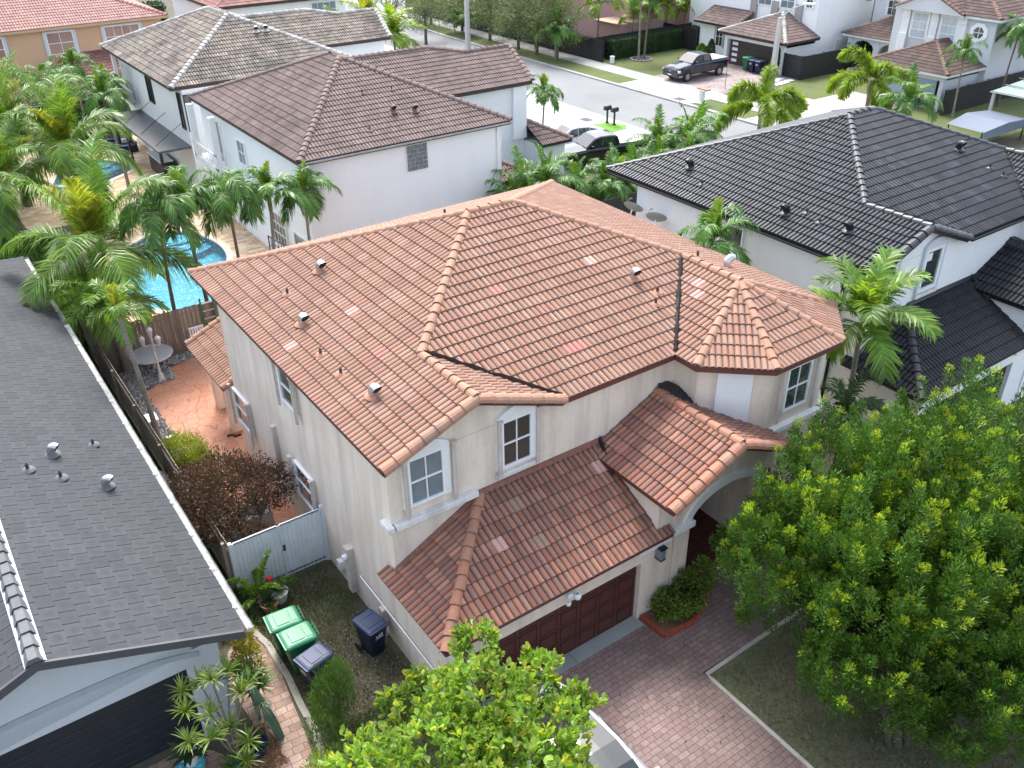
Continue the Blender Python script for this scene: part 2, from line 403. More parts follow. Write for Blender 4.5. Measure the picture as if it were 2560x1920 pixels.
MT['paver_far'] = paver_mat('mauve_drive_pavers', [(.32,.26,.25), (.38,.31,.29), (.27,.22,.215)], bw=.25, rh=.16)
MT['paver_pink'] = paver_mat('pink_cream_pavers', [(.62,.50,.45), (.68,.57,.52), (.55,.42,.37)], joint=(.4,.33,.3), bw=.3, rh=.2)
MT['travertine'] = paver_mat('travertine_deck', [(.52,.36,.20), (.62,.48,.32), (.66,.56,.42), (.45,.29,.16), (.58,.40,.25)], joint=(.3,.2,.12), bw=.42, rh=.24, vary=.15)
MT['red_pave'] = paver_mat('dark_red_porch_brick', [(.12,.03,.022), (.16,.045,.03), (.09,.025,.02)], bw=.2, rh=.1)

def flag_mat():
    m = NT('orange_stamped_flagstone'); p = m.pos()
    vo = m.n('ShaderNodeTexVoronoi', _feature='DISTANCE_TO_EDGE'); vo.inputs['Scale'].default_value = 2.7; m.l(p, vo.inputs['Vector'])
    vc = m.n('ShaderNodeTexVoronoi', _feature='F1'); vc.inputs['Scale'].default_value = 2.7; m.l(p, vc.inputs['Vector'])
    sx = m.n('ShaderNodeSeparateColor'); m.l(vc.outputs['Color'], sx.inputs[0])
    c = m.ramp(sx.outputs[0], [(0, (.46,.18,.09)), (.5, (.52,.24,.14)), (1, (.47,.215,.135))])
    big = m.noise(.8, 5, .6, p)
    c = m.mix(m.ramp(big, [(.4, 0.), (.7, .7)]), c, (.52, .28, .20, 1))
    st = m.ramp(m.noise(1.1, 2, .5, p), [(.69, 0.), (.72, 1.)])
    c = m.mix(st, c, (.36, .10, .04, 1))
    c = m.mix(1, c, m.ramp(m.noise(20, 4, .6, p), [(.3, .86), (.7, 1.1)]), 'MULTIPLY')
    e = m.ramp(vo.outputs[0], [(0, 0.), (.035, 1.)])
    c = m.mix(e, (.36, .12, .06, 1), c)
    m.bump(e, .5, .015)
    return m.out(c, .7)
MT['flag'] = flag_mat()

def asphalt_mat():
    m = NT('pale_asphalt'); p = m.pos()
    a = m.noise(.16, 5, .6, p); b = m.noise(.9, 6, .7, m.scalev(p, (1.6, .35, 1)))
    c = m.mix(m.ramp(a, [(.35, 0.), (.7, 1.)]), (.18, .185, .19, 1), (.225, .23, .235, 1))
    c = m.mix(m.ramp(b, [(.5, 0.), (.8, .5)]), c, (.18, .185, .19, 1))
    c = m.mix(1, c, m.ramp(m.noise(30, 4, .7, p), [(.3, .88), (.7, 1.1)]), 'MULTIPLY')
    m.bump(m.noise(60, 3, .6, p), .3, .01)
    return m.out(c, .9)
MT['asphalt'] = asphalt_mat()
def conc_mat(name, c, joint=1.5):
    m = NT(name); p = m.pos()
    br = m.n('ShaderNodeTexBrick'); m.l(p, br.inputs[0]); br.offset = 0; br.inputs['Scale'].default_value = 1
    br.inputs['Brick Width'].default_value = joint; br.inputs['Row Height'].default_value = joint; br.inputs['Mortar Size'].default_value = .012
    br.inputs['Color1'].default_value = (.93, .93, .93, 1); br.inputs['Color2'].default_value = (1.03, 1.03, 1.03, 1); br.inputs['Mortar'].default_value = (.6, .6, .6, 1)
    x = m.mix(1, (*c, 1), br.outputs[0], 'MULTIPLY')
    x = m.mix(1, x, m.ramp(m.noise(.7, 6, .65, p), [(.35, .82), (.65, 1.08)]), 'MULTIPLY')
    x = m.mix(1, x, m.ramp(m.noise(22, 4, .65, p), [(.3, .92), (.7, 1.05)]), 'MULTIPLY')
    m.bump(m.noise(60, 3, .6, p), .2, .01)
    return m.out(x, .9)
MT['sidewalk'] = conc_mat('sidewalk_concrete', (.38,.375,.36))
MT['apron'] = conc_mat('bright_apron_concrete', (.50,.495,.485), 3.0)
MT['slab'] = conc_mat('weathered_slab', (.30,.32,.31), 5)

# ------------------------------------------------------------------ ground sheets
def sheet(name, pts, z, mat, kind='structure', th=0):
    m = MB()
    if th: m.prism(pts, z-th, z)
    else: m.poly([(x, y, z) for x, y in pts])
    o = m.build(name, mat)
    return tag(o, kind=kind)
def rect(x0, y0, x1, y1): return [(x0, y0), (x1, y0), (x1, y1), (x0, y1)]
# pools are cut out of the ground sheet
def blob(cx, cy, pts): return [(cx+x, cy+y) for x, y in pts]
def smooth_loop(P, n=6):
    out = []
    N = len(P)
    for i in range(N):
        p0, p1, p2, p3 = [Vector((*P[(i+k) % N], 0)) for k in (-1, 0, 1, 2)]
        for j in range(n):
            t = j/n
            q = .5*((2*p1) + (-p0+p2)*t + (2*p0-5*p1+4*p2-p3)*t*t + (-p0+3*p1-3*p2+p3)*t**3)
            out.append((q.x, q.y))
    return out
POOL1 = smooth_loop([(7.0,38.6), (8.2,37.0), (9.9,37.4), (10.6,39.4), (11.9,41.6), (12.1,44.0), (11.3,46.2), (9.8,46.9), (8.2,45.6), (7.0,43.2), (6.5,40.8)])
POOL2 = smooth_loop([(8.0,60.5), (9.0,62.3), (10.6,62.2), (11.8,60.4), (11.9,58.6), (10.2,57.2), (9.4,55.0), (7.6,55.0), (7.2,57.8)])

def holed_sheet(name, outer, holes, z, mat):
    bm = bmesh.new()
    es = []
    for loop in [outer]+holes:
        vs = [bm.verts.new((x, y, z)) for x, y in loop]
        for i in range(len(vs)): es.append(bm.edges.new((vs[i], vs[(i+1) % len(vs)])))
    bmesh.ops.triangle_fill(bm, use_beauty=True, use_dissolve=False, edges=es)
    for f in bm.faces:
        if f.normal.z < 0: f.normal_flip()
    me = bpy.data.meshes.new(name); bm.to_mesh(me); bm.free(); me.materials.append(mat)
    o = bpy.data.objects.new(name, me); col.objects.link(o)
    return tag(o, kind='structure')
holed_sheet('ground', rect(-400, -300, 700, 900), [POOL1, POOL2], 0, MT['ground'])
holed_sheet('pool_deck', [(5.6,34.2), (14.2,34.2), (14.2,48.9), (5.0,48.9), (5.0,36)], [POOL1], .004, MT['travertine'])
holed_sheet('pool_deck', [(4.6,51.0), (14.2,51.0), (14.2,66.5), (4.6,66.5)], [POOL2], .004, MT['travertine'])
sheet('road', [(43.2,-200), (50.2,-200), (50.2,84), (50.6,90), (52.4,97), (57,104), (66,110), (160,118), (160,128), (60,118), (50,112), (45.2,104), (43.4,94), (43.2,84)], .004, MT['asphalt'])
# kerbs: real steps
def strip(path, w, z0, z1, name, mat):
    m = MB(); P = [Vector((*p, 0)) for p in path]; L = []; Rr = []
    for i, p in enumerate(P):
        d = (P[min(i+1, len(P)-1)]-P[max(i-1, 0)]).normalized(); nrm = Vector((-d.y, d.x, 0))
        L.append(p+nrm*w/2); Rr.append(p-nrm*w/2)
    m.grid([[(*a.xy, z0), (*a.xy, z1), (*b.xy, z1), (*b.xy, z0)] for a, b in zip(L, Rr)])
    return tag(m.build(name, mat), kind='structure')
strip([(50.35,-60), (50.35,84), (50.75,90), (52.6,96.8), (57,103.6), (66,109.5), (120,114)], .34, -.05, .11, 'kerb', MT['sidewalk'])
strip([(42.95,-60), (42.95,84), (43.1,94), (45,104), (50,112.4), (60,118.4)], .34, -.05, .11, 'kerb', MT['sidewalk'])
sheet('verge', rect(50.52, 57.0, 52.75, 92), .1, MT['lawn_green'], th=.15)
sheet('verge', [(50.52,43.3), (52.6,43.3), (52.6,48.9), (50.52,48.9)], .1, MT['lawn_green'], th=.15)
sheet('pavement', rect(52.75, -40, 54.65, 112), .104, MT['sidewalk'], th=.14)
sheet('pavement', rect(50.52, 48.9, 52.75, 57.0), .1, MT['apron'], th=.15)
sheet('pavement', rect(50.52, 30, 52.75, 43.3), .1, MT['apron'], th=.15)
sheet('lawn', rect(54.65, 55.8, 68.6, 64.9), .03, MT['lawn_green'])
sheet('lawn', rect(54.65, 30.0, 71.0, 49.4), .03, MT['lawn_green'])
sheet('lawn', rect(68, 47, 82, 51.0), .034, MT['lawn_green'])
sheet('driveway', rect(54.65, 49.4, 63.4, 57.4), .06, MT['paver_far'], th=.06)
sheet('driveway', [(54.65,38.8), (63.4,38.8), (63.4,44.0), (58.9,44.0), (58.9,45.0), (57.6,45.0), (57.6,43.1), (54.65,43.1)], .06, MT['paver_pink'], th=.06)
# our side of the back street
sheet('pavement', rect(40.9, -40, 42.78, 112), .1, MT['apron'], th=.14)
sheet('driveway', rect(32.6, 41.5, 40.9, 58.0), .06, MT['apron'], th=.06)
sheet('lawn', rect(24.9, 29.5, 40.8, 41.5), .016, MT['lawn_green'])
sheet('lawn', rect(31, 58, 40.8, 100), .016, MT['lawn_green'])
sheet('artificial_turf_patch', [(40.7,48.8), (42.2,48.5), (42.75,47.2), (42.2,46.6), (40.9,46.5), (40.3,47.4)], .13, MT['turf'], th=.03)
# our own lot
sheet('driveway', [(6.9,11.93), (12.4,11.93), (12.4,12.9), (17.2,12.9), (17.2,9.72), (12.28,9.72), (12.28,-8), (6.9,-8)], .03, MT['paver'], th=.03)
sheet('lawn', [(12.36,9.64), (40,9.64), (40,-12), (12.36,-12)], .012, MT['lawn_dry'])
sheet('side_yard', [(3.9,12.0), (6.95,12.0), (6.95,18.8), (3.9,18.8)], .008, MT['dirt_shade'])
sheet('side_yard', [(2.0,2.0), (6.88,2.0), (6.88,12.0), (2.0,12.0)], .006, MT['dirt_shade'])
sheet('patio', [(5.1,18.95), (7.0,18.95), (7.0,25.3), (15,25.3), (15,32.7), (7.6,32.7), (6.3,32.4), (5.8,31.8), (5.4,31.3), (4.9,31.1)], .03, MT['flag'], th=.03)
sheet('patio', [(13.3,12.25), (19.4,12.25), (19.4,14.4), (13.3,14.4)], .06, MT['red_pave'], th=.03)
sheet('garage_slab', [(7.15,11.72), (12.18,11.72), (12.18,12.15), (7.15,12.15)], .045, MT['slab'], th=.05)
sheet('garden_path', smooth_loop([(2.9,16.9), (3.75,17.6), (3.92,16.2), (3.75,14.6), (3.6,13.4), (3.3,12.2), (2.6,11.4), (1.6,10.2), (0.2,10.6), (-1.5,12.5), (-2.5,14.4), (0.5,15.0), (1.75,14.6), (2.2,13.6), (2.75,14.4), (2.75,15.6)], 4), .018, MT['paver_walk'])
# pale concrete edging along the lawn and the garden path
def edging(name, pts, w, z, mat):
    return strip(pts, w, -.02, z, name, mat)
MT['kerb_old'] = stucco('old_edging_mortar', (.42,.39,.34), (.2,.18,.15), .5, .9, 3)
edging('lawn_edging', [(17.2,9.66), (15,9.68), (12.33,9.62), (12.31,9.4), (12.3,5), (12.3,-6)], .1, .06, MT['kerb_old'])
edging('path_edging', [(3.72,18.0), (3.98,16.8), (3.98,15.5), (3.9,14.6), (3.86,13.6), (3.6,12.4)], .16, .05, MT['kerb_old'])

# ------------------------------------------------------------------ pools
def water_mat():
    m = NT('pool_water'); p = m.pos()
    h = m.math('ADD', m.noise(3.2, 3, .6, p), m.math('MULTIPLY', m.noise(11, 3, .6, p), .35))
    b = m.n('ShaderNodeBump'); b.inputs['Strength'].default_value = .9; b.inputs['Distance'].default_value = .06; m.l(h, b.inputs['Height'])
    g = m.n('ShaderNodeBsdfGlossy'); g.inputs['Roughness'].default_value = .03; m.l(b.outputs[0], g.inputs['Normal'])
    t = m.n('ShaderNodeBsdfTransparent'); t.inputs[0].default_value = (.72, .93, .97, 1)
    fr = m.n('ShaderNodeFresnel'); fr.inputs[0].default_value = 1.33; m.l(b.outputs[0], fr.inputs['Normal'])
    x = m.n('ShaderNodeMixShader'); m.l(fr.outputs[0], x.inputs[0]); m.l(t.outputs[0], x.inputs[1]); m.l(g.outputs[0], x.inputs[2])
    o = [q for q in m.t.nodes if q.type == 'OUTPUT_MATERIAL'][0]; m.l(x.outputs[0], o.inputs[0])
    return m.mat
MT['water'] = water_mat()
def basin_mat():
    m = NT('aqua_pool_plaster'); p = m.pos()
    vo = m.n('ShaderNodeTexVoronoi', _feature='SMOOTH_F1'); vo.inputs['Scale'].default_value = 3.3
    nz = m.n('ShaderNodeTexNoise'); nz.inputs['Scale'].default_value = 2; m.l(p, nz.inputs['Vector'])
    ad = m.n('ShaderNodeVectorMath', _operation='MULTIPLY_ADD'); m.l(nz.outputs[1], ad.inputs[0]); ad.inputs[1].default_value = (.5, .5, .5); m.l(p, ad.inputs[2])
    m.l(ad.outputs[0], vo.inputs['Vector'])
    c = m.ramp(vo.outputs[0], [(.2, (.03,.27,.36)), (.75, (.05,.36,.46))])  # wavering net of refracted light painted into the pool floor colour
    return m.out(c, .6)
MT['basin'] = basin_mat()
def make_pool(loop, label, steps, deep=.55):
    t = thing('swimming_pool', label, 'swimming pool', (loop[0][0], loop[0][1], 0))
    if sum(a[0]*b[1]-b[0]*a[1] for a, b in zip(loop, loop[1:]+loop[:1])) < 0: loop = [loop[0]]+loop[1:][::-1]
    ox, oy = loop[0]
    L = [(x-ox, y-oy) for x, y in loop]
    cx = sum(x for x, y in L)/len(L); cy = sum(y for x, y in L)/len(L)
    m = MB(); m.grid([[(x, y, -.0) for x, y in L], [(x, y, -deep) for x, y in L]], close=True); m.poly([(x, y, -deep) for x, y in L])
    m.build('basin', MT['basin'], t)
    m = MB(); m.poly([(x, y, -.07) for x, y in L]); m.build('water_surface', MT['water'], t)
    m = MB()
    def ring(k): return [(cx+(x-cx)*k, cy+(y-cy)*k) for x, y in L]
    n = len(L); P = [Vector((*p, 0)) for p in L]; rin, rout = [], []
    for i in range(n):
        d = (P[(i+1) % n]-P[i-1]).normalized(); nr = Vector((d.y, -d.x, 0))
        if (P[i]+nr*.1-Vector((cx, cy, 0))).length < (P[i]-Vector((cx, cy, 0))).length: nr = -nr
        rin.append(P[i]-nr*.02); rout.append(P[i]+nr*.3)
    m.grid([[(q.x, q.y, -.06) for q in rin], [(q.x, q.y, .035) for q in rin], [(q.x, q.y, .035) for q in rout], [(q.x, q.y, 0) for q in rout]], close=True)
    m.build('coping', plain('cream_coping', (.66,.55,.43), .8, var=.15), t)
    for i, (sx, sy, r) in enumerate(steps):
        m = MB(); m.lathe([(r, -deep), (r, -.12-.1*i), (0, -.12-.1*i)], 28, (sx-ox, sy-oy, 0)); m.build('step', MT['basin'], t)
    return t
make_pool(POOL1, 'kidney shaped turquoise swimming pool with curved steps between the palm trunks', [(10.6,46.4,1.3), (10.5,46.3,1.9), (10.3,46.1,2.5)], .6)
make_pool(POOL2, 'partly hidden turquoise swimming pool with round shallow end behind the big palm fronds', [(10.4,61.6,1.2), (10.3,61.4,1.8)], .6)
# ------------------------------------------------------------------ tiled roofs
def bar_profile(seg, hb):
    return [(i/seg, hb*max(0, sin(pi*i/seg))**.62) for i in range(seg+1)]
FLAT_PROF = [(0, -.012), (.03, 0), (.97, 0), (1, -.012)]
def tile_slope(out, polys, e0, e1, pw=.16, ex=.36, seg=6, hb=.05, lift=.034, flat=False, over=.06, tmax=None):
    """real tile courses over the plane of polys (convex pieces, lists of 3D points); e0-e1 is the eave"""
    e0, e1 = Vector(e0), Vector(e1); U = (e1-e0).normalized()
    P = [Vector(p) for p in polys[0]]
    far = max(P, key=lambda p: ((p-e0)-U*(p-e0).dot(U)).length)
    V = ((far-e0)-U*(far-e0).dot(U)).normalized()
    N = U.cross(V)
    if N.z < 0: U = -U; N = -N
    prof = FLAT_PROF if flat else bar_profile(seg, hb)
    for poly in polys:
        P = [Vector(p) for p in poly]
        us = [(p-e0).dot(U) for p in P]; vs = [(p-e0).dot(V) for p in P]
        i0, i1 = math.floor(min(us)/pw)-1, math.ceil(max(us)/pw)+1
        j0, j1 = math.floor((min(vs)+.01)/ex), math.ceil(max(vs)/ex)
        cu = []; ch = []
        for i in range(i0, i1):
            for k, (t, h) in enumerate(prof[:-1] if not flat else prof): cu.append((i+t)*pw); ch.append(h)
        if not flat: cu.append(i1*pw); ch.append(prof[-1][1])
        cu = np.array(cu); ch = np.array(ch); n = len(cu)
        Ve = []; Fs = []; UVs = []
        b = 0
        for j in range(j0, j1):
            st = pw*.5*(j % 2) if flat else 0
            va = j*ex - (over if j == 0 else 0.0); vb = (j+1)*ex+.015
            jit = 0
            rows = [(va, ch*(.9 if not flat else 1)+.002), (va, ch+lift), (vb, ch+.004)]
            for v, h in rows:
                A = np.empty((n, 3)); A[:, 0] = cu+st; A[:, 1] = v; A[:, 2] = h; Ve.append(A)
            for r in range(2):
                for_a = np.arange(n-1)+b+r*n
                Fs.append(np.stack([for_a, for_a+1, for_a+1+n, for_a+n], 1))
                vv = (va/ex if j else 0, va/ex if j else 0, (j+1)-.001)
                ua = (cu)/(pw*(2 if not flat else 1)) + (0 if not flat else 0)
                vlo = j+.001; vhi = j+.999
                vr = [vlo, vlo+.02, vhi]
                q = np.empty((n-1, 4, 2))
                q[:, 0, 0] = ua[:-1]; q[:, 1, 0] = ua[1:]; q[:, 2, 0] = ua[1:]; q[:, 3, 0] = ua[:-1]
                q[:, 0, 1] = vr[r]; q[:, 1, 1] = vr[r]; q[:, 2, 1] = vr[r+1]; q[:, 3, 1] = vr[r+1]
                UVs.append(q)
            b += 3*n
        A = np.concatenate(Ve); F = np.concatenate(Fs); UV = np.concatenate(UVs).reshape(-1, 2)
        Un, Vn, Nn = map(lambda q: np.array(q), (U, V, N))
        W = np.array(e0)+A[:, :1]*Un+A[:, 1:2]*Vn+A[:, 2:]*Nn
        me = bpy.data.meshes.new('t'); me.from_pydata(W.tolist(), [], F.tolist())
        ul = me.uv_layers.new(name='UVMap'); ul.data.foreach_set('uv', UV.astype(np.float32).ravel())
        bm = bmesh.new(); bm.from_mesh(me)
        c = sum(P, Vector())/len(P)
        for k in range(len(P)):
            a, d = P[k], P[(k+1) % len(P)]
            ed = d-a
            if ed.length < 1e-4: continue
            pn = ed.cross(N).normalized()
            if (c-a).dot(pn) > 0: pn = -pn
            # leave the eave free so the tiles overhang it
            off = over+.01 if abs((a-e0).dot(V)) < .02 and abs((d-e0).dot(V)) < .02 else .0
            bmesh.ops.bisect_plane(bm, geom=bm.verts[:]+bm.edges[:]+bm.faces[:], plane_co=a+pn*off, plane_no=pn, clear_outer=True)
        bm.to_mesh(me); bm.free()
        out.from_mesh(me); bpy.data.meshes.remove(me)
    return U, V, N, e0

def roof_obj(name, slopes, mat, parent, **kw):
    """slopes: list of (polys, e0, e1)"""
    bm = bmesh.new()
    for s in slopes: tile_slope(bm, s[0], s[1], s[2], **kw)
    me = bpy.data.meshes.new(name); bm.to_mesh(me); bm.free(); me.materials.append(mat)
    o = bpy.data.objects.new(name, me); col.objects.link(o); o.parent = parent
    m = MB()                      # the roof deck under the tiles
    for s in slopes:
        for p in s[0]: m.poly([Vector(q)-Vector((0, 0, .03)) for q in p])
    m.build('roof_deck', MT['dark'], o)
    return o

def one_tile(slope, u, v, mat, parent, nu=1, nv=1, pw=.16, ex=.36, seg=6, hb=.05, name='replaced_tile'):
    """a differently coloured tile laid in the course, near the 3D point given"""
    e0, e1 = Vector(slope[1]), Vector(slope[2]); U = (e1-e0).normalized()
    P = [Vector(p) for p in slope[0][0]]
    far = max(P, key=lambda p: ((p-e0)-U*(p-e0).dot(U)).length)
    V = ((far-e0)-U*(far-e0).dot(U)).normalized(); N = U.cross(V)
    if N.z < 0: U = -U; N = -N
    if isinstance(u, (tuple, list)):
        q = Vector(u); uu = (q-e0).dot(U); vv = (q-e0).dot(V)
        i = math.floor(uu/(2*pw))*2; j = math.floor(vv/ex)
    m = MB(); prof = bar_profile(seg, hb)
    for jj in range(nv):
        rows = [[], [], []]
        for ii in range(2*nu):
            for t, h in prof[:-1] if ii < 2*nu-1 else prof:
                uu = (i+ii+t)*pw; va = (j+jj)*ex-.004; vb = (j+jj+1)*ex-.004
                for k, (v2, h2) in enumerate(((va, h), (va, h+.042), (vb, h+.009))):
                    rows[k].append(e0+U*uu+V*v2+N*h2)
        m.grid(rows)
    return m.build(name, mat, parent)

def caps(m, p0, p1, r=.125, step=.36, end=True, lift=.03, n=7, start=0):
    if n == 5: r = max(r, .165)
    """overlapping half-round ridge/hip tiles from the low end p0 to the high end p1"""
    p0, p1 = Vector(p0), Vector(p1); d = (p1-p0); L = d.length; d.normalize()
    side = d.cross(Vector((0, 0, 1))).normalized(); up = side.cross(d).normalized()
    k = max(1, round(L/step)); st = L/k
    for i in range(k):
        a = p0+d*(i*st-.03)+up*(lift+.022); b = p0+d*((i+1)*st+.03)+up*(lift-.004)
        wob = side*rnd.uniform(-.012, .012)
        ra, rb = r*1.08, r*.94
        A = [a+wob+side*cos(pi*t/n)*ra*1.02+up*(sin(pi*t/n)*ra-.05) for t in range(n+1)]
        B = [b+wob+side*cos(pi*t/n)*rb*1.02+up*(sin(pi*t/n)*rb-.05) for t in range(n+1)]
        Ai = [a+wob+side*cos(pi*t/n)*(ra-.02)+up*(sin(pi*t/n)*(ra-.02)-.05) for t in range(n+1)]
        bb = len(m.v); m.grid([Ai, A, B])
        if i == 0 and end: m.poly([q+d*.02 for q in A])
def fascia(m, pts, h=.17, th=.035, drop=.0, closed=False):
    """vertical board along eave/verge points (outer face on the points)"""
    n = len(pts)
    for i in range(n if closed else n-1):
        a, b = Vector(pts[i]), Vector(pts[(i+1) % n]); d = (b-a); d2 = Vector((d.x, d.y, 0)).normalized(); s = Vector((-d2.y, d2.x, 0))*th*.5
        q = [a-s, b-s, b+s, a+s]; dz = Vector((0, 0, -h)); up = Vector((0, 0, -drop))
        k = len(m.v); m.v += [tuple(x+dz+up) for x in q]+[tuple(x+up) for x in q]
        for f in ((3,2,1,0),(4,5,6,7),(0,1,5,4),(1,2,6,5),(2,3,7,6),(3,0,4,7)): m.f.append([k+x for x in f]); m.uv.append(None); m.mi.append(m.m)
def gutter(m, a, b, r=.06, out=(0,0)):
    """open half-round gutter"""
    a, b = Vector(a), Vector(b); d = (b-a).normalized(); s = Vector((-d.y, d.x, 0)); n = 6
    o = Vector((out[0], out[1], 0))*r
    rows = []
    for p in (a, b): rows.append([p+o+s*cos(pi*t/n)*r-Vector((0, 0, sin(pi*t/n)*r)) for t in range(n+1)])
    m.grid(rows)
    rows = []
    for p in (a, b): rows.append([p+o+s*cos(pi*t/n)*(r-.012)-Vector((0, 0, sin(pi*t/n)*(r-.012))) for t in range(n, -1, -1)])
    m.grid(rows)
    for p in (a, b): m.poly([p+o+s*cos(pi*t/n)*r-Vector((0, 0, sin(pi*t/n)*r)) for t in range(n+1)])

def vent(parent, p, kind='hood', fl=None, rz=0, sc=1., hoodmat=None, name='roof_vent'):
    """gooseneck exhaust hood or short plumbing pipe on a mortar or lead flange; p on the roof surface"""
    M = Matrix.Translation(p) @ Matrix.Rotation(rz, 4, 'Z') @ Matrix.Scale(sc, 4)
    hm = hoodmat or MT['steel']
    if kind == 'hood':
        m = MB()
        def sec(c, r, d, n=12):
            d = Vector(d).normalized(); a = Vector((0, 1, 0)); b = d.cross(a)
            return [M @ (Vector(c)+a*cos(2*pi*k/n)*r+b*sin(2*pi*k/n)*r) for k in range(n)]
        R0 = .12; rows = [sec((0, 0, -.05), R0, (0, 0, 1)), sec((0, 0, .14), R0, (0, 0, 1))]
        for i in range(1, 7):
            a = radians_(i*20); rows.append(sec((-.14+.14*cos(a), 0, .14+.14*sin(a)), R0, (-sin(a), 0, cos(a))))
        m.grid(rows, close=True)
        o = m.build(name, hm, parent, smooth=True)
        k = MB(); k.poly([q for q in rows[-1]]); k.build('opening', MT['dark'], o)
    else:
        m = MB(); m.lathe([(.038, -.05), (.038, .2), (.03, .2), (.03, .1), (0, .1)], 10, M=M); o = m.build('vent_pipe', MT['lead'], parent, smooth=False)
    k = MB(); r = .2 if kind == 'hood' else .14; n = 14
    pts = [(r*(1+.25*rnd.random())*cos(2*pi*i/n), r*(1+.25*rnd.random())*sin(2*pi*i/n)) for i in range(n)]
    k.lathe([(r*1.15, .005), (r*.95, .045), (.1 if kind == 'hood' else .045, .075)], n, M=M)
    k.build('flange', fl or MT['mortar'], o, smooth=True)
    return o
def radians_(d): return d*pi/180

# ------------------------------------------------------------------ wall fittings
def frame_M(origin, u, n=None):
    """matrix whose x runs along the wall (u), y points out of the wall, z up"""
    u = Vector((u[0], u[1], 0)).normalized(); out = Vector((u.y, -u.x, 0))
    m = Matrix((u, out, Vector((0, 0, 1)))).transposed().to_4x4(); m.translation = Vector(origin)
    return m
def window(parent, origin, u, w, h, cols=2, rows=2, fr=.055, glass='glass', frame='white', surround=None, sw=.14, arch=0, sill=None, tracks=None, blinds=None, mull=.028, name='window', casing=.1):
    """origin = lower left glass corner on the wall plane seen from outside"""
    M = frame_M(origin, u); d0 = .02
    m = MB()
    f = fr
    m.box((-f, d0-.02, -f), (w+f, d0+.07, 0), M); m.box((-f, d0-.02, h), (w+f, d0+.07, h+f), M)
    m.box((-f, d0-.02, 0), (0, d0+.068, h), M); m.box((w, d0-.02, 0), (w+f, d0+.068, h), M)
    for i in range(1, cols): m.box((w*i/cols-mull/2, d0, 0), (w*i/cols+mull/2, d0+.045, h), M)
    for i in range(1, rows):
        z = h*i/rows; m.box((0, d0, z-mull*.7), (w, d0+.05, z+mull*.7), M)
    o = m.build(name, MT[frame], parent)
    p = MB(); p.poly([M @ Vector(q) for q in ((0, d0+.02, 0), (w, d0+.02, 0), (w, d0+.02, h), (0, d0+.02, h))]); p.build('pane', MT[glass], o)
    if surround:
        s = MB(); a = sw
        s.box((-f-a, .0, -f-.02), (-f, .1, h+f), M); s.box((w+f, .0, -f-.02), (w+f+a, .1, h+f), M)
        top = [(-f-a, h+f)]; n = 14
        for i in range(n+1):
            t = i/n; top.append((-f-a+t*(w+2*f+2*a), h+f+.1+arch*sin(pi*t)**.85))
        top.append((w+f+a, h+f))
        A = [M @ Vector((x, 0, z)) for x, z in top]; B = [M @ Vector((x, .11, z)) for x, z in top]
        s.poly(B[::-1]); s.poly(A)
        for i in range(len(A)):
            j = (i+1) % len(A); s.poly([A[i], A[j], B[j], B[i]])
        s.build('surround', MT[surround], o)
    if sill:
        s = MB(); x0, x1, zz, th, dd = sill; s.box((x0, 0, zz), (x1, dd, zz+th), M); s.build('sill', MT['trim_old'], o, bevel=.015)
    if tracks:
        for x in tracks:
            s = MB(); s.box((x, .1, -.28), (x+.06, .16, h+.1), M); s.box((x+.075, .1, -.28), (x+.115, .135, h+.1), M)
            s.box((x-.01, .1, h+.1), (x+.13, .19, h+.16), M)
            s.build('shutter_track', MT['shutter_track'], o)
    if blinds:
        s = MB(); k = int(h/.05)
        for i in range(k): s.box((.02, d0+.021, .01+i*.05), (w-.02, d0+.024, .034+i*.05), M)
        s.build('blinds', blinds, o)
    return o
def wallbox(m, x0, y0, x1, y1, z0, z1): m.box((x0, y0, z0), (x1, y1, z1))
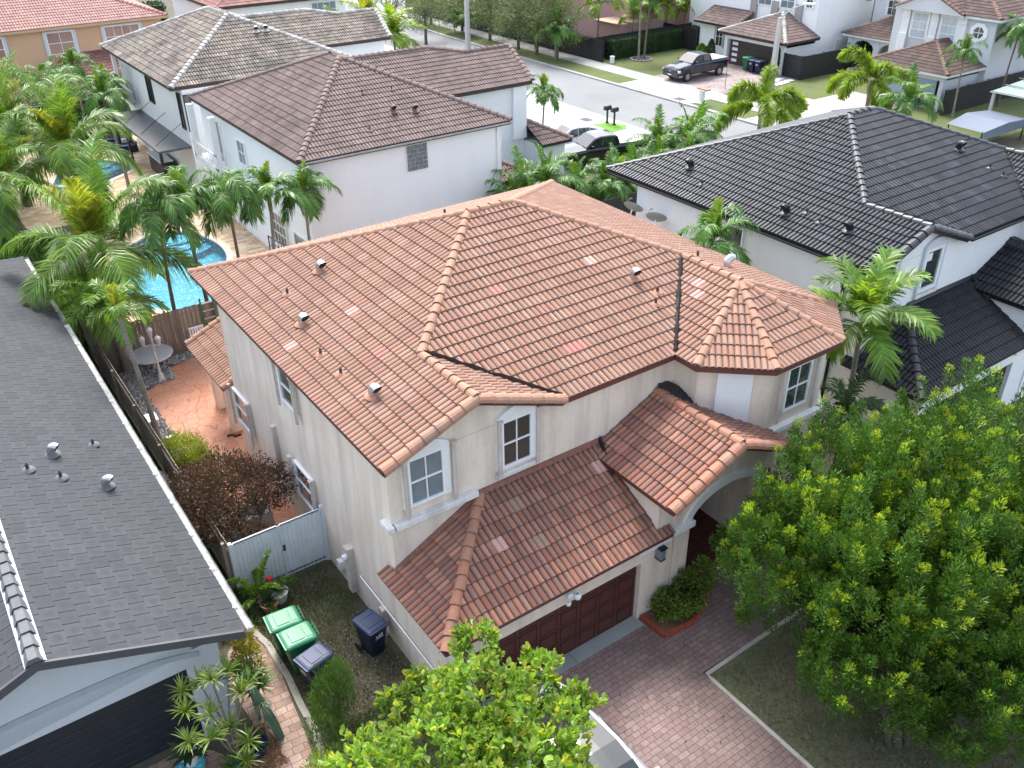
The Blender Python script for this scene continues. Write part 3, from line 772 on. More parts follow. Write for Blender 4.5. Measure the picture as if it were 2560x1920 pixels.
# ------------------------------------------------------------------ the house model of the two houses on our street
ZE = 6.0; MS = .385
def hz(d): return ZE+MS*d
def street_house(dx, st):
    t = thing('house', st['label'], 'house', (dx, 0, 0))
    x0, x1, y0, y1, yr, P1x, P2x = 6.48, 20.62, 14.22, 26.88, 20.55, 12.81, 14.32
    zr = hz(6.33)
    A = (x0, y1, ZE); B = (x0, y0, ZE); G = (8.9, y0, hz(2.42)); Kn = (8.9, 16.64, hz(2.42)); P1 = (P1x, yr, zr); P2 = (P2x, yr, zr)
    C = (11.32, y0, ZE); D = (15.02, y0, ZE); V = (17.82, 17.02, hz(2.8)); T = (17.82, 14.75, hz(2.8))
    W1 = (15.02, 13.45, ZE); W2 = (16.5, 12.12, ZE); W3 = (19.05, 12.12, ZE); W4 = (x1, 13.6, ZE); E_ = (x1, y1, ZE)
    left = ([[A, P1, Kn, (x0, 16.64, ZE)], [(x0, 16.64, ZE), Kn, G, B]], B, A)
    gab = ([[Kn, G, C]], (11.32, y0, ZE), (11.32, 16, ZE))
    front = ([[Kn, C, D, V, P2, P1]], C, D)
    wing = ([[D, V, T, W1]], D, W1)
    dg1 = ([[W1, T, W2]], W1, W2); fr = ([[W2, T, W3]], W2, W3); dg2 = ([[W3, T, W4]], W3, W4)
    right = ([[W4, T, V, (x1, 17.02, ZE)], [(x1, 17.02, ZE), V, P2, E_]], W4, E_); rear = ([[E_, P2, P1, A]], E_, A)
    roof = roof_obj('roof', [left, gab, front, wing, dg1, fr, dg2, right, rear], st['tile'], t)
    m = MB()
    for a, b in ((Kn, P1), (P1, P2), (E_, P2), (V, P2), (T, V), (A, P1), (W1, T), (W2, T), (W3, T), (W4, T), (G, Kn), (B, G), (C, G)):
        o = Vector((0, 0, .0))
        a, b = Vector(a), Vector(b)
        if (a == Vector(B) and b == Vector(G)) or (a == Vector(C) and b == Vector(G)):
            sh = Vector((0, -.02, -.02)); caps(m, a+sh, b+sh, r=.16, lift=.02)
        else: caps(m, a, b)
    m.build('ridge_caps', st['cap'], roof)
    m = MB()                            # valleys
    for a, b, wd in ((D, V, st['valley']), (C, Kn, .05)):
        a, b = Vector(a), Vector(b); m = MB(); s = (b-a).cross(Vector((0, 0, 1))).normalized()*wd; u = Vector((0, 0, .14))
        N_ = 14
        L = [[a.lerp(b, i/N_)-s*rnd.uniform(.7, 1.2)+Vector((0, 0, .02)), a.lerp(b, i/N_)+u*rnd.uniform(.8, 1.3), a.lerp(b, i/N_)+s*rnd.uniform(.7, 1.2)+Vector((0, 0, .02))] for i in range(N_+1)]
        m.grid(L); m.build('valley', st['valley_mat'], roof)
    m = MB()
    # fascia under eaves and verges
    for a, b in ((A, B), (C, D), (D, W1), (W1, W2), (W2, W3), (W3, W4), (W4, E_), (E_, A)): fascia(m, [a, b], .17)
    for a, b in ((B, G), (G, C)): fascia(m, [Vector(a)+Vector((0, -.03, .02)), Vector(b)+Vector((0, -.03, .02))], .2)
    m.poly([(p[0], p[1], ZE-.16) for p in ((x0, 14.46), (11.32, 14.46), C, D, W1, W2, W3, W4, E_, A)])
    for a, b in ((B, G), (G, C)): m.poly([(a[0], 14.2, a[2]-.16), (b[0], 14.2, b[2]-.16), (b[0], 14.48, b[2]-.16), (a[0], 14.48, a[2]-.16)])
    m.build('fascia', st['fascia'], roof)
    # walls
    m = MB()
    up = [(6.65, 14.47), (15.28, 14.47), (15.28, 13.62), (16.66, 12.4), (18.9, 12.4), (20.35, 13.75), (20.35, 25.25), (6.65, 25.25)]
    m.prism(up, 0 if 0 else 3.0, ZE-.1)
    m.prism([(6.655, 14.475), (20.345, 14.475), (20.345, 25.245), (6.655, 25.245)], -.05, 3.0)
    # gable triangle above the two windows
    m.prism([(6.75, 5.5), (6.75, 5.92), (8.9, 6.86), (11.1, 5.92), (11.1, 5.5)], 0, .3, Matrix.Translation((0, 14.767, 0)) @ Matrix.Rotation(R(90), 4, 'X'))
    # garage
    m.box((6.65, 12.22, -.05), (13.22, 14.46, 2.62))
    m.box((6.65, 11.98, -.05), (7.2, 12.22, 2.62)); m.box((7.2, 11.98, 1.97), (12.16, 12.22, 2.62)); m.box((12.16, 11.98, -.05), (13.2, 12.22, 2.62))
    m.box((13.24, 11.95, -.05), (13.76, 12.5, 2.42))
    # entrance arch wall
    acx, arr, az = 15.05, 1.38, 2.42
    arc = [(acx+arr*cos(pi*i/20), az+.0+arr*.62*sin(pi*i/20)) for i in range(21)]
    for i in range(20):
        (xa, za), (xb, zb) = arc[i], arc[i+1]
        ta = 4.72-abs(xa-14.67)*.465-.12; tb = 4.72-abs(xb-14.67)*.465-.12
        q = [(xa, za), (xa, ta), (xb, tb), (xb, zb)]
        F_ = [Vector((x, 11.98, z)) for x, z in q]; K_ = [Vector((x, 12.2, z)) for x, z in q]
        m.poly(F_); m.poly(K_[::-1]); m.poly([F_[0], F_[3], K_[3], K_[0]])
    for xa, xb in ((12.62, acx-arr), (acx+arr, 16.8)):
        za = 2.42
        q = [(xa, za), (xa, 4.6-abs(xa-14.67)*.465), (xb, 4.6-abs(xb-14.67)*.465), (xb, za)]
        F_ = [Vector((x, 11.98, z)) for x, z in q]; K_ = [Vector((x, 12.2, z)) for x, z in q]
        m.poly(F_); m.poly(K_[::-1]); m.poly([F_[0], F_[3], K_[3], K_[0]]); m.poly([F_[0], K_[0], K_[1], F_[1]]); m.poly([F_[2], K_[2], K_[3], F_[3]])
    m.box((12.64, 12.2, 2.6), (12.8, 14.47, 3.72))
    m.box((16.45, 11.97, -.05), (16.9, 12.4, 2.42))
    m.box((16.7, 12.46, -.05), (18.86, 14.4, 2.99)); m.prism([(18.86, 12.46), (20.3, 13.8), (20.3, 14.4), (18.86, 14.4)], -.05, 2.99)
    m.build('wall', st['wall'], t)
    # arch trim, imposts, ledges
    m = MB()
    n = 24; rows = []
    for i in range(n+1):
        a = pi*i/n
        pi_ = [(acx+(arr-.04)*cos(a), az+(arr*.62-.04)*sin(a)), (acx+(arr+.2)*cos(a), az+(arr*.62+.2)*sin(a))]
        rows.append([Vector((pi_[0][0], 12.1, pi_[0][1])), Vector((pi_[0][0], 11.91, pi_[0][1])), Vector((pi_[1][0], 11.91, pi_[1][1])), Vector((pi_[1][0], 12.0, pi_[1][1]))])
    m.grid(rows)
    m.build('arch_trim', MT['trim'], t)
    for ba, bb_ in (((13.14, 11.85, 2.42), (13.86, 12.6, 2.6)), ((12.0, 11.88, 2.3), (13.1, 11.99, 2.46)), ((13.16, 11.87, .25), (13.84, 12.58, .42)), ((6.56, 11.88, 2.2), (7.0, 12.1, 2.42))):
        m = MB(); m.box(ba, bb_); m.build('moulding', MT['trim'], t, bevel=.02)
    m = MB(); pts = [(15.6, 13.45), (16.62, 12.3), (18.94, 12.3), (20.45, 13.7)]
    for a, b in zip(pts, pts[1:]):
        a, b = Vector((*a, 0)), Vector((*b, 0)); M = frame_M((a.x, a.y, 0), (b-a)); m.box((-.03, -.2, 3.72), ((b-a).length+.03, .06, 3.9), M)
    m.build('ledge', MT['trim'], t, bevel=.02)
    # garage door
    m = MB(); m.box((7.22, 12.12, .03), (12.14, 12.17, 2.1))
    gd = m.build('garage_door', st['gdoor'], t)
    m = MB()
    for i in range(4):
        for j in range(8):
            x = 7.3+j*.61; z = .1+i*.51
            if st['panels']:
                for (aa, bb) in (((x, z), (x+.5, z+.02)), ((x, z+.38), (x+.5, z+.4)), ((x, z), (x+.02, z+.4)), ((x+.48, z), (x+.5, z+.4))): m.box((aa[0], 12.1, aa[1]), (bb[0], 12.125, bb[1]))
        m.box((7.22, 12.105, .03+(i+1)*.51-.006), (12.14, 12.122, .03+(i+1)*.51+.006))
    m.build('raised_panels', st['gdoor'], gd)
    # lower roofs
    zl = 2.7; sl = .494; g0 = (6.37, 11.8, zl); g1 = (13.0, 11.8, zl); gh = (9.04, 14.47, zl+sl*2.67); gr = (13.0, 14.47, zl+sl*2.67)
    gl = (6.37, 14.75, zl)
    zw = zl+sl*.28
    lo = ([[g0, (9.04, 14.47, gh[2]), (6.65, 14.47, zw), (6.65, 14.75, zw), gl]], g0, gl)
    lo = ([[g0, gh, (6.65, 14.47, zw), (6.37, 14.47, zl)], [(6.37, 14.47, zl), (6.62, 14.47, zl+sl*.25), (6.62, 14.75, zl+sl*.25), gl]], g0, gl)
    fo = ([[g0, g1, gr, gh]], g0, g1)
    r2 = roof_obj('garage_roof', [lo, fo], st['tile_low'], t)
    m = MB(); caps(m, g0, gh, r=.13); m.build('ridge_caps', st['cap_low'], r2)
    m = MB(); fascia(m, [gl, g0, g1, (13.0, 13.6, zl+sl*1.8)], .14); m.poly([(6.37, 11.8, zl-.12), (13.0, 11.8, zl-.12), (13.0, 12.3, zl-.12), (6.37, 12.3, zl-.12)]); m.build('fascia', st['fascia'], r2)
    m = MB()
    m.grid([[Vector((x, 14.47, gh[2]+.14)), Vector((x, 14.43, gh[2]+.13)), Vector((x, 14.37, gh[2]+.04))] for x in np.linspace(9.0, 12.9, 12)])
    m.grid([[Vector((x, 14.47, zl+sl*(x-6.37)+.13)), Vector((x, 14.44, zl+sl*(x-6.37)+.12)), Vector((x, 14.36, zl+sl*(x-6.37)+.03))] for x in np.linspace(6.6, 9.0, 12)])
    m.build('wall_flashing', st['flash'], r2)
    p0 = (12.48, 11.42, 3.87); pr = (14.67, 11.42, 4.89); pw_ = (14.67, 14.47, 4.89); pl = (12.48, 14.2, 3.87); q0 = (16.86, 11.42, 3.87); q1 = (16.86, 14.47, 3.87)
    pol = ([[p0, pr, pw_, (12.7, 14.47, 3.97), (12.48, 14.1, 3.87)]], p0, pl); por = ([[q0, pr, pw_, q1]], q0, q1)
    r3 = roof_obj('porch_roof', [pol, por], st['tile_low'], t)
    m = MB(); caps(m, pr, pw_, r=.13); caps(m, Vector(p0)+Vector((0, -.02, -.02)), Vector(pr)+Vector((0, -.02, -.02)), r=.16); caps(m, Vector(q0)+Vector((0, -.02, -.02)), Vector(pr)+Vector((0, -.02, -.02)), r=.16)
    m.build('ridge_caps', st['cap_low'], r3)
    m = MB(); fascia(m, [pl, p0], .15); fascia(m, [q0, q1], .15)
    for a, b in ((p0, pr), (q0, pr)): fascia(m, [Vector(a)+Vector((0, -.03, .02)), Vector(b)+Vector((0, -.03, .02))], .18)
    m.poly([(12.48, 11.42, 3.73), (14.67, 11.42, 4.74), (14.67, 12.1, 4.74), (12.48, 12.1, 3.73)]); m.poly([(16.86, 11.42, 3.73), (14.67, 11.42, 4.74), (14.67, 12.1, 4.74), (16.86, 12.1, 3.73)])
    m.build('fascia', st['fascia'], r3)
    m = MB()                        # tarred flashing where the porch roof meets the walls
    N_ = 16; A0, A1 = Vector((12.74, 14.42, 4.08)), Vector((12.45, 13.5, 3.62))
    m.grid([[A0.lerp(A1, i/N_)+Vector((-.05-rnd.random()*.03, -.02, .02)), A0.lerp(A1, i/N_)+Vector((0, 0, .14+rnd.random()*.03)), A0.lerp(A1, i/N_)+Vector((.05+rnd.random()*.03, 0, .04))] for i in range(N_+1)])
    m.build('tar_flashing', st['valley_mat'], r3); m = MB()
    A0, A1 = Vector((14.7, 14.46, 4.96)), Vector((15.35, 13.6, 4.6))
    m.grid([[A0.lerp(A1, i/N_)+Vector((-.06-rnd.random()*.1, -.1, .0)), A0.lerp(A1, i/N_)+Vector((.05, 0, .1+rnd.random()*.05)), A0.lerp(A1, i/N_)+Vector((.25, .2, .16))] for i in range(N_+1)])
    m.build('tar_flashing', st['valley_mat'], r3)
    return t, dict(left=left, front=front, wing=wing, right=right, glow=fo, glol=lo, porch=pol, roof=roof, groof=r2, proof=r3)

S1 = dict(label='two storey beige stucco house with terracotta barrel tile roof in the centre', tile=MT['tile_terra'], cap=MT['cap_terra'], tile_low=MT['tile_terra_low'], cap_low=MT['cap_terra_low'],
          fascia=MT['fascia_red'], wall=MT['wall_beige'], gdoor=MT['garage_brown'], panels=True, valley=.12, valley_mat=MT['tar'], flash=MT['flash'])
H1, h1 = street_house(0, S1)
S2 = dict(label='white two storey house with glossy black barrel tile roof on the right', tile=MT['tile_black'], cap=MT['cap_black'], tile_low=MT['tile_black_low'], cap_low=MT['cap_black_low'],
          fascia=MT['fascia_black'], wall=MT['wall_white'], gdoor=MT['garage_dark'], panels=False, valley=.05, valley_mat=MT['fascia_black'], flash=MT['fascia_black'])
H2, h2 = street_house(17.0, S2)

def front_z(x, y): return ZE+MS*(y-14.22)
def left_z(x, y): return ZE+MS*(x-6.48)
# --- beige house fittings
for x, y, k in ((8.95, 22.46, 'hood'), (7.57, 20.7, 'hood'), (7.45, 16.43, 'hood'), (7.88, 22.4, 'pipe'), (7.31, 19.03, 'pipe'), (7.3, 17.85, 'pipe')):
    vent(H1, (x, y, left_z(x, y)+.02), k, rz=R(95))
vent(H1, (15.74, 16.75, front_z(0, 16.75)+.02), 'hood', rz=R(80)); vent(H1, (16.03, 16.06, front_z(0, 16.06)+.02), 'pipe'); vent(H1, (15.69, 15.75, front_z(0, 15.75)+.02), 'pipe')
vent(H1, (18.9, 16.2, ZE+MS*(20.62-18.9)+.02), 'hood', rz=R(180)); vent(H1, (18.5, 17.0, ZE+MS*(20.62-18.5)+.02), 'pipe'); vent(H1, (12.6, 21.5, 8.1), 'pipe')
for q, mt, nu in (((8.56, 19.93, 6.8), 'new_tile', 1), ((6.91, 20.1, 6.2), 'new_tile', 1), ((8.2, 17.5, 6.7), 'new_tile_red', 1)): one_tile(h1['left'], q, 0, MT[mt], h1['roof'], nu)
for q, mt, nu in (((14.9, 17.85, 7.4), 'new_tile', 1), ((11.68, 17.82, 7.4), 'new_tile_red', 1), ((12.4, 15.5, 6.5), 'new_tile_red', 2)): one_tile(h1['front'], q, 0, MT[mt], h1['roof'], nu)
for q in ((17.19, 15.77, 6.8), (16.85, 15.5, 6.7)): one_tile(h1['wing'], q, 0, MT['new_tile'], h1['roof'])
for q, mt, nu in (((8.63, 13.32, 3.4), 'new_tile', 1), ((12.16, 13.93, 3.7), 'new_tile', 1), ((9.59, 13.89, 3.7), 'new_tile_tan', 1), ((9.75, 12.98, 3.3), 'new_tile_tan', 1)): one_tile(h1['glow'], q, 0, MT[mt], h1['groof'], nu)
one_tile(h1['porch'], (12.85, 13.95, 4.05), 0, MT['new_tile_red'], h1['proof'])
# windows of the beige house
YW = 14.47
MT['brown_blind'] = plain('brown_blinds', (.10,.06,.04), .5)
window(H1, (7.2, YW, 4.6), (1, 0), .82, 1.2, frame='white', glass='glass_pale', surround='trim', sw=.15, arch=.26, sill=(-.5, 1.72, -.5, .16, .17), tracks=(-.2, 1.06))
window(H1, (9.72, YW, 4.58), (1, 0), .77, 1.24, frame='white', glass='glass', surround='trim', sw=.15, arch=.26, sill=(-.22, 1.0, -.3, .1, .1), tracks=(-.2, .92), blinds=MT['brown_blind'])
m = MB(); m.box((6.5, 14.3, 4.1), (6.66, 14.75, 4.26)); m.build('window_sill_return', MT['trim_old'], H1, bevel=.02)
# boarded window and right window on the bay
a = Vector((15.28, 13.62, 0)); b = Vector((16.66, 12.4, 0)); M = frame_M((a.x, a.y, 4.25), b-a)
m = MB(); m.box((.52, 0, -.12), (1.42, .03, 1.4), M); m.build('window_board', MT['white'], H1)
window(H1, (17.35, 12.4, 4.35), (1, 0), .85, 1.25, frame='white', glass='glass', tracks=(-.32, 1.05))
# left wall windows; u points towards -Y so outside is -X
for y, z, w_, h_ in ((20.35, 4.65, .85, 1.0), (25.15, 1.45, 1.2, 1.1), (20.3, 1.45, 1.1, 1.1)):
    window(H1, (6.65, y, z), (0, -1), w_, h_, cols=1, frame='white', glass='glass', tracks=(-.22, w_+.1), casing=.1)
m = MB(); m.box((6.53, 21.65, 1.4), (6.66, 21.82, 3.0)); m.build('electric_conduit', MT['shutter_track'], H1)
m = MB(); m.box((6.5, 15.2, .5), (6.66, 15.42, 1.0)); m.build('junction_box', MT['shutter_track'], H1, bevel=.01)
m = MB(); m.box((6.52, 17.75, .4), (6.66, 17.95, .7)); m.build('junction_box', MT['trim'], H1, bevel=.01)
m = MB(); m.box((6.47, 16.95, .25), (6.66, 17.2, 1.75)); o = m.build('meter_box', MT['shutter_track'], H1, bevel=.01)
k = MB(); k.lathe([(0, 0), (.07, .01), (.085, .06), (.085, .12)], 14, M=Matrix.Translation((6.36, 17.08, 1.45)) @ Matrix.Rotation(R(90), 4, 'Y')); k.build('meter_dial', MT['white_gloss'], o)
m = MB(); m.tube([(6.6, 16.6, 1.08), (6.6, 12.4, 1.0)], .018, 6); m.tube([(6.6, 15.3, .4), (6.58, 15.3, 0)], .02, 6); m.build('white_conduit', MT['white'], H1)
# floodlight, sconce
m = MB(); m.box((9.72, 11.83, 2.28), (9.86, 11.98, 2.4)); m.lathe([(0, 0), (.09, .02), (.1, .1), (.03, .14)], 12, (9.95, 11.78, 2.22)); m.lathe([(0, 0), (.06, .02), (.07, .08), (.02, .1)], 10, (9.66, 11.75, 2.18)); m.build('security_light', MT['white_gloss'], H1)
m = MB(); m.prism([(12.6, 11.75), (12.76, 11.75), (12.76, 11.97), (12.6, 11.97)], 1.98, 2.3); o = m.build('wall_lantern', MT['glass_pale'], H1)
k = MB(); k.box((12.57, 11.72, 2.3), (12.79, 11.97, 2.34)); k.box((12.59, 11.74, 1.94), (12.77, 11.97, 1.98)); k.build('lantern_cap', MT['black'], o)
# porch interior
window(H1, (14.1, 14.47, .95), (1, 0), 1.5, 1.1, cols=2, rows=1, glass='glass_blind', frame='white', sill=(-.2, 1.7, -.2, .1, .08))
m = MB(); m.box((15.9, 14.42, .06), (16.6, 14.47, 2.15)); m.build('front_door', MT['garage_brown2'], H1)
# rear corner loggia roof
t_lo = ([[(6.35, 25.45, 2.55), (8.3, 25.45, 3.4), (8.3, 28.9, 3.4), (6.35, 28.9, 2.55)]], (6.35, 25.45, 2.55), (6.35, 28.9, 2.55))
pr = roof_obj('patio_roof', [t_lo], MT['tile_terra'], H1)
m = MB(); caps(m, (6.35, 25.4, 2.55), (8.2, 25.4, 3.38), r=.13); caps(m, (6.35, 28.9, 2.6), (8.2, 28.9, 3.4), r=.13); m.build('ridge_caps', MT['cap_terra'], pr)
m = MB(); fascia(m, [(6.35, 25.45, 2.55), (6.35, 28.9, 2.55)], .15); fascia(m, [(6.35, 25.45, 2.55), (8.3, 25.45, 3.4)], .16); m.build('fascia', MT['fascia_red'], pr)
m = MB(); m.box((6.7, 26.55, 0), (7.1, 26.95, 2.5)); m.build('patio_column', MT['wall_beige'], H1)
m = MB(); m.box((6.8, 28.3, 0), (7.2, 28.7, 2.5)); m.build('patio_column', MT['wall_beige'], H1)
m = MB(); m.box((6.9, 25.3, 2.2), (8.3, 25.5, 2.6)); m.build('patio_beam', MT['wall_beige'], H1)

# --- black roofed house fittings
for x, y, k in ((24.9, 23.7, 'hood'), (24.4, 18.6, 'hood'), (24.6, 16.2, 'hood')):
    vent(H2, (x-17, y, ZE+MS*(x-17-6.48)+.02), k, MT['cap_black'], hoodmat=MT['black'])
for x, y in ((24.3, 22.5), (24.7, 18.0), (24.5, 17.3)): vent(H2, (x-17, y, ZE+MS*(x-17-6.48)+.02), 'pipe', MT['cap_black'])
vent(H2, (15.6, 17.6, front_z(0, 17.6)+.02), 'hood', MT['cap_black'], rz=R(80), hoodmat=MT['black']); vent(H2, (15.9, 16.4, front_z(0, 16.4)+.02), 'pipe', MT['cap_black']); vent(H2, (16.0, 15.9, front_z(0, 15.9)+.02), 'pipe', MT['cap_black'])
MT['trim_blue'] = plain('pale_blue_trim', (.62,.66,.73), .6, var=.05)
for x in (6.98, 9.46):
    o = window(H2, (x, YW, 4.55), (1, 0), .76, 1.3, cols=1, rows=1, fr=.13, frame='white', glass='glass', surround='trim_blue', sw=.1, arch=.24, sill=(-.22, .98, -.32, .12, .12))
    k = MB(); k.box((x+.05, 14.425, 5.5), (x+.33, 14.432, 5.78)); k.build('window_sticker', MT['white'], o)
window(H2, (6.65, 20.5, 5.0), (0, -1), .8, .62, cols=1, rows=1, frame='white', glass='glass')
m = MB(); m.tube([(6.42, 15.5, 5.8), (6.5, 15.5, 5.7), (6.5, 15.35, 5.55), (6.58, 15.35, 5.45), (6.58, 15.35, .1)], .055, 8); m.build('downspout', MT['black'], H2)
m = MB(); gutter(m, (6.36, 14.25, 5.93), (6.36, 26.9, 5.93), .075); gutter(m, (11.4, 14.1, 5.93), (15.0, 14.1, 5.93), .075); m.build('gutter', MT['black'], H2)
def dish(parent, loc, rz):
    M = Matrix.Translation(loc) @ Matrix.Rotation(rz, 4, 'Z')
    m = MB(); m.tube([M @ Vector(q) for q in ((.35, 0, -.25), (.15, 0, -.22), (0, 0, 0))], .025, 6); o = m.build('satellite_dish', MT['white'], parent)
    k = MB(); Md = M @ Matrix.Rotation(R(-48), 4, 'Y'); k.lathe([(0, 0), (.16, .02), (.3, .07), (.38, .12)], 20, M=Md @ Matrix.Diagonal((1, 1.1, 1, 1)))
    k.tube([Md @ Vector((0, -.36, .1)), Md @ Vector((0, -.3, .42))], .015, 5); k.tube([Md @ Vector((0, -.3, .42)), Md @ Vector((0, -.2, .46))], .03, 6)
    k.build('reflector', plain('dish_grey', (.36,.36,.37), .5), o, smooth=False)
dish(H2, (6.2, 25.0, 4.9), R(200)); dish(H2, (6.25, 23.7, 4.85), R(215))

# ------------------------------------------------------------------ grey shingled house at lower left
def flat_tile_mat():
    m = NT('grey_flat_tile'); uv = m.n('ShaderNodeUVMap').outputs[0]
    sp = m.n('ShaderNodeSeparateXYZ'); m.l(uv, sp.inputs[0]); u, v = sp.outputs[0], sp.outputs[1]
    iv = m.math('FLOOR', v)
    cb = m.n('ShaderNodeCombineXYZ'); m.l(m.math('FLOOR', u), cb.inputs[0]); m.l(iv, cb.inputs[1])
    wn = m.n('ShaderNodeTexWhiteNoise', _noise_dimensions='3D'); m.l(cb.outputs[0], wn.inputs[0])
    fu, fv = m.math('FRACT', u), m.math('FRACT', v)
    d = m.math('ADD', m.math('POWER', m.math('SUBTRACT', fu, .5), 2), m.math('POWER', m.math('SUBTRACT', fv, .45), 2))
    blot = m.math('MULTIPLY', m.ramp(d, [(0, 1.), (.16, 0.)]), m.ramp(m.noise(2.6, 4, .6, m.pos()), [(.3, .25), (.6, 1.)]))
    c = m.mix(wn.outputs[0], (.048,.051,.058,1), (.064,.067,.074,1))
    c = m.mix(m.math('MULTIPLY', blot, .6), c, (.033,.035,.041,1))
    c = m.mix(m.ramp(m.noise(.45, 4, .6, m.pos()), [(.45, 0.), (.75, .45)]), c, (.052,.055,.062,1))
    c = m.mix(1, c, m.ramp(m.noise(16, 4, .65, m.scalev(m.pos(), (1, .4, 1))), [(.3, .9), (.7, 1.1)]), 'MULTIPLY')
    ed = m.math('MAXIMUM', m.ramp(fu, [(0, 1.), (.03, 0.), (.97, 0.), (1, 1.)]), m.ramp(fv, [(0, 1.), (.04, 0.), (1, 0.)]))
    c = m.mix(m.math('MULTIPLY', ed, .55), c, (.02,.021,.025,1))
    m.bump(m.noise(50, 3, .6, m.pos()), .15, .006)
    return m.out(c, .75, spec=.22)
MT['flat_tile'] = flat_tile_mat()
H3 = thing('house', 'single storey pale blue house with grey flat tile gable roof at lower left', 'house', (0, 0, 0))
rx, rz_, ex0, ez, yf, yb = -.74, 4.5, 3.03, 3.0, 14.6, 39.0
# far end: the ridge side is stepped as in the photo
sR = ([[(ex0, yf, ez), (rx, yf, rz_), (rx, 36.2, rz_), (ex0, 39.6, ez)]], (ex0, yf, ez), (ex0, yb, ez))
sL = ([[(rx, yf, rz_), (-6.5, yf, rz_-.4*5.76), (-6.5, 36.2, rz_-.4*5.76), (rx, 36.2, rz_)]], (-6.5, yf, rz_-.4*5.76), (-6.5, yb, rz_-.4*5.76))
rf = roof_obj('roof', [sR, sL], MT['flat_tile'], H3, pw=.4, ex=.34, flat=True, lift=.028)
MT['cap_grey'] = cap_mat('grey_ridge_cap', (.10,.105,.115), (.14,.145,.155), (.06,.064,.072), .5)
m = MB(); caps(m, (rx, yf, rz_), (rx, 36.2, rz_), r=.15, step=.4, n=3); m.build('ridge_caps', MT['cap_grey'], rf)
m = MB(); m.grid([[Vector((rx+.2*s, y, rz_-.045)), Vector((rx+.16*s, y, rz_+.02))] for y in (yf, 36.2)]) if 0 else None
for s in (-1, 1): m.grid([[Vector((rx+.195*s, y, rz_-.045)), Vector((rx+.13*s, y, rz_+.02))] for y in (yf, 36.2)])
m.build('mortar_bead', plain('pale_blue_mortar', (.5,.57,.64), .7), rf)
MT['grey_fascia'] = plain('dark_grey_fascia', (.07,.072,.085), .5)
m = MB(); fascia(m, [(ex0, yf-.02, ez+.03), (rx, yf-.02, rz_+.03), (-6.5, yf-.02, 2.2)], .2, .06); fascia(m, [(ex0-.01, yf+.01, ez-.02), (ex0-.01, 39.6, ez-.02)], .18); m.build('fascia', MT['grey_fascia'], rf)
m = MB(); gutter(m, (ex0+.13, yf, ez), (ex0+.13, 39.5, ez), .095)
for i in range(16): m.box((ex0-.02, 15.4+i*1.5, ez-.005), (ex0+.16, 15.44+i*1.5, ez+.01))
m.build('gutter', plain('dirty_white_gutter', (.5,.5,.49), .4, var=.6, scale=2.5), H3)
m = MB(); m.box((ex0+.05, yf+.1, ez-.09), (ex0+.21, 39.4, ez-.06)); m.build('gutter_debris', MT['litter_dark'], H3)
m = MB()
m.box((-6.2, 15.4, -.05), (2.5, 36, 2.7))
for (xa, xb, za, zb) in ((1.78, 2.52, -.05, 2.9), (-6.2, -3.2, -.05, 2.9), (-3.2, 1.78, 2.2, 2.9)): m.box((xa, 15.08, za), (xb, 15.4, zb))
m.prism([(2.52, 2.9), (rx, 4.22), (-6.2, 2.05), (-6.2, 1.9), (2.52, 2.7)], 0, .3, Matrix.Translation((0, 15.38, 0)) @ Matrix.Rotation(R(90), 4, 'X'))
m.box((1.76, 15.03, -.05), (2.56, 15.09, .55))
m.build('wall', MT['wall_blue'], H3)
m = MB(); rows = []
for i in range(31):
    x = -3.5+5.6*i/30; tt = (x+.7)/2.8; z = 2.42+.38*max(0, 1-abs(tt)**3)+ (0)
    rows.append([Vector((x, 15.07, z)), Vector((x, 15.05, z)), Vector((x, 15.05, z+.14)), Vector((x, 15.07, z+.14))])
m.grid(rows); m.build('plaster_band', MT['wall_bluegrey'], H3)
m = MB(); m.box((-3.18, 15.22, 0), (1.76, 15.27, 2.18)); gd = m.build('garage_door', MT['garage_dark'], H3)
m = MB()
for i in range(4):
    for j in range(5): m.box((-3.1+j*.98, 15.2, .12+i*.54), (-3.1+j*.98+.84, 15.222, .14+i*.54)); m.box((-3.1+j*.98, 15.2, .44+i*.54), (-3.1+j*.98+.84, 15.222, .46+i*.54))
m.build('raised_panels', plain('charcoal_panel_edge', (.035,.045,.055), .4), gd)
def gz(x): return ez+(ex0-x)*.4
for x, y, k, s in ((1.0, 22.6, 'hood', .95), (1.85, 20.85, 'hood', .95), (2.05, 23.1, 'pipe', 1), (.35, 21.8, 'pipe', 1.1), (.97, 21.35, 'pipe', 1.1)):
    vent(H3, (x, y, gz(x)+.02), k, MT['cap_grey'], rz=R(140) if k == 'hood' else 0, sc=s, hoodmat=MT['steel'])

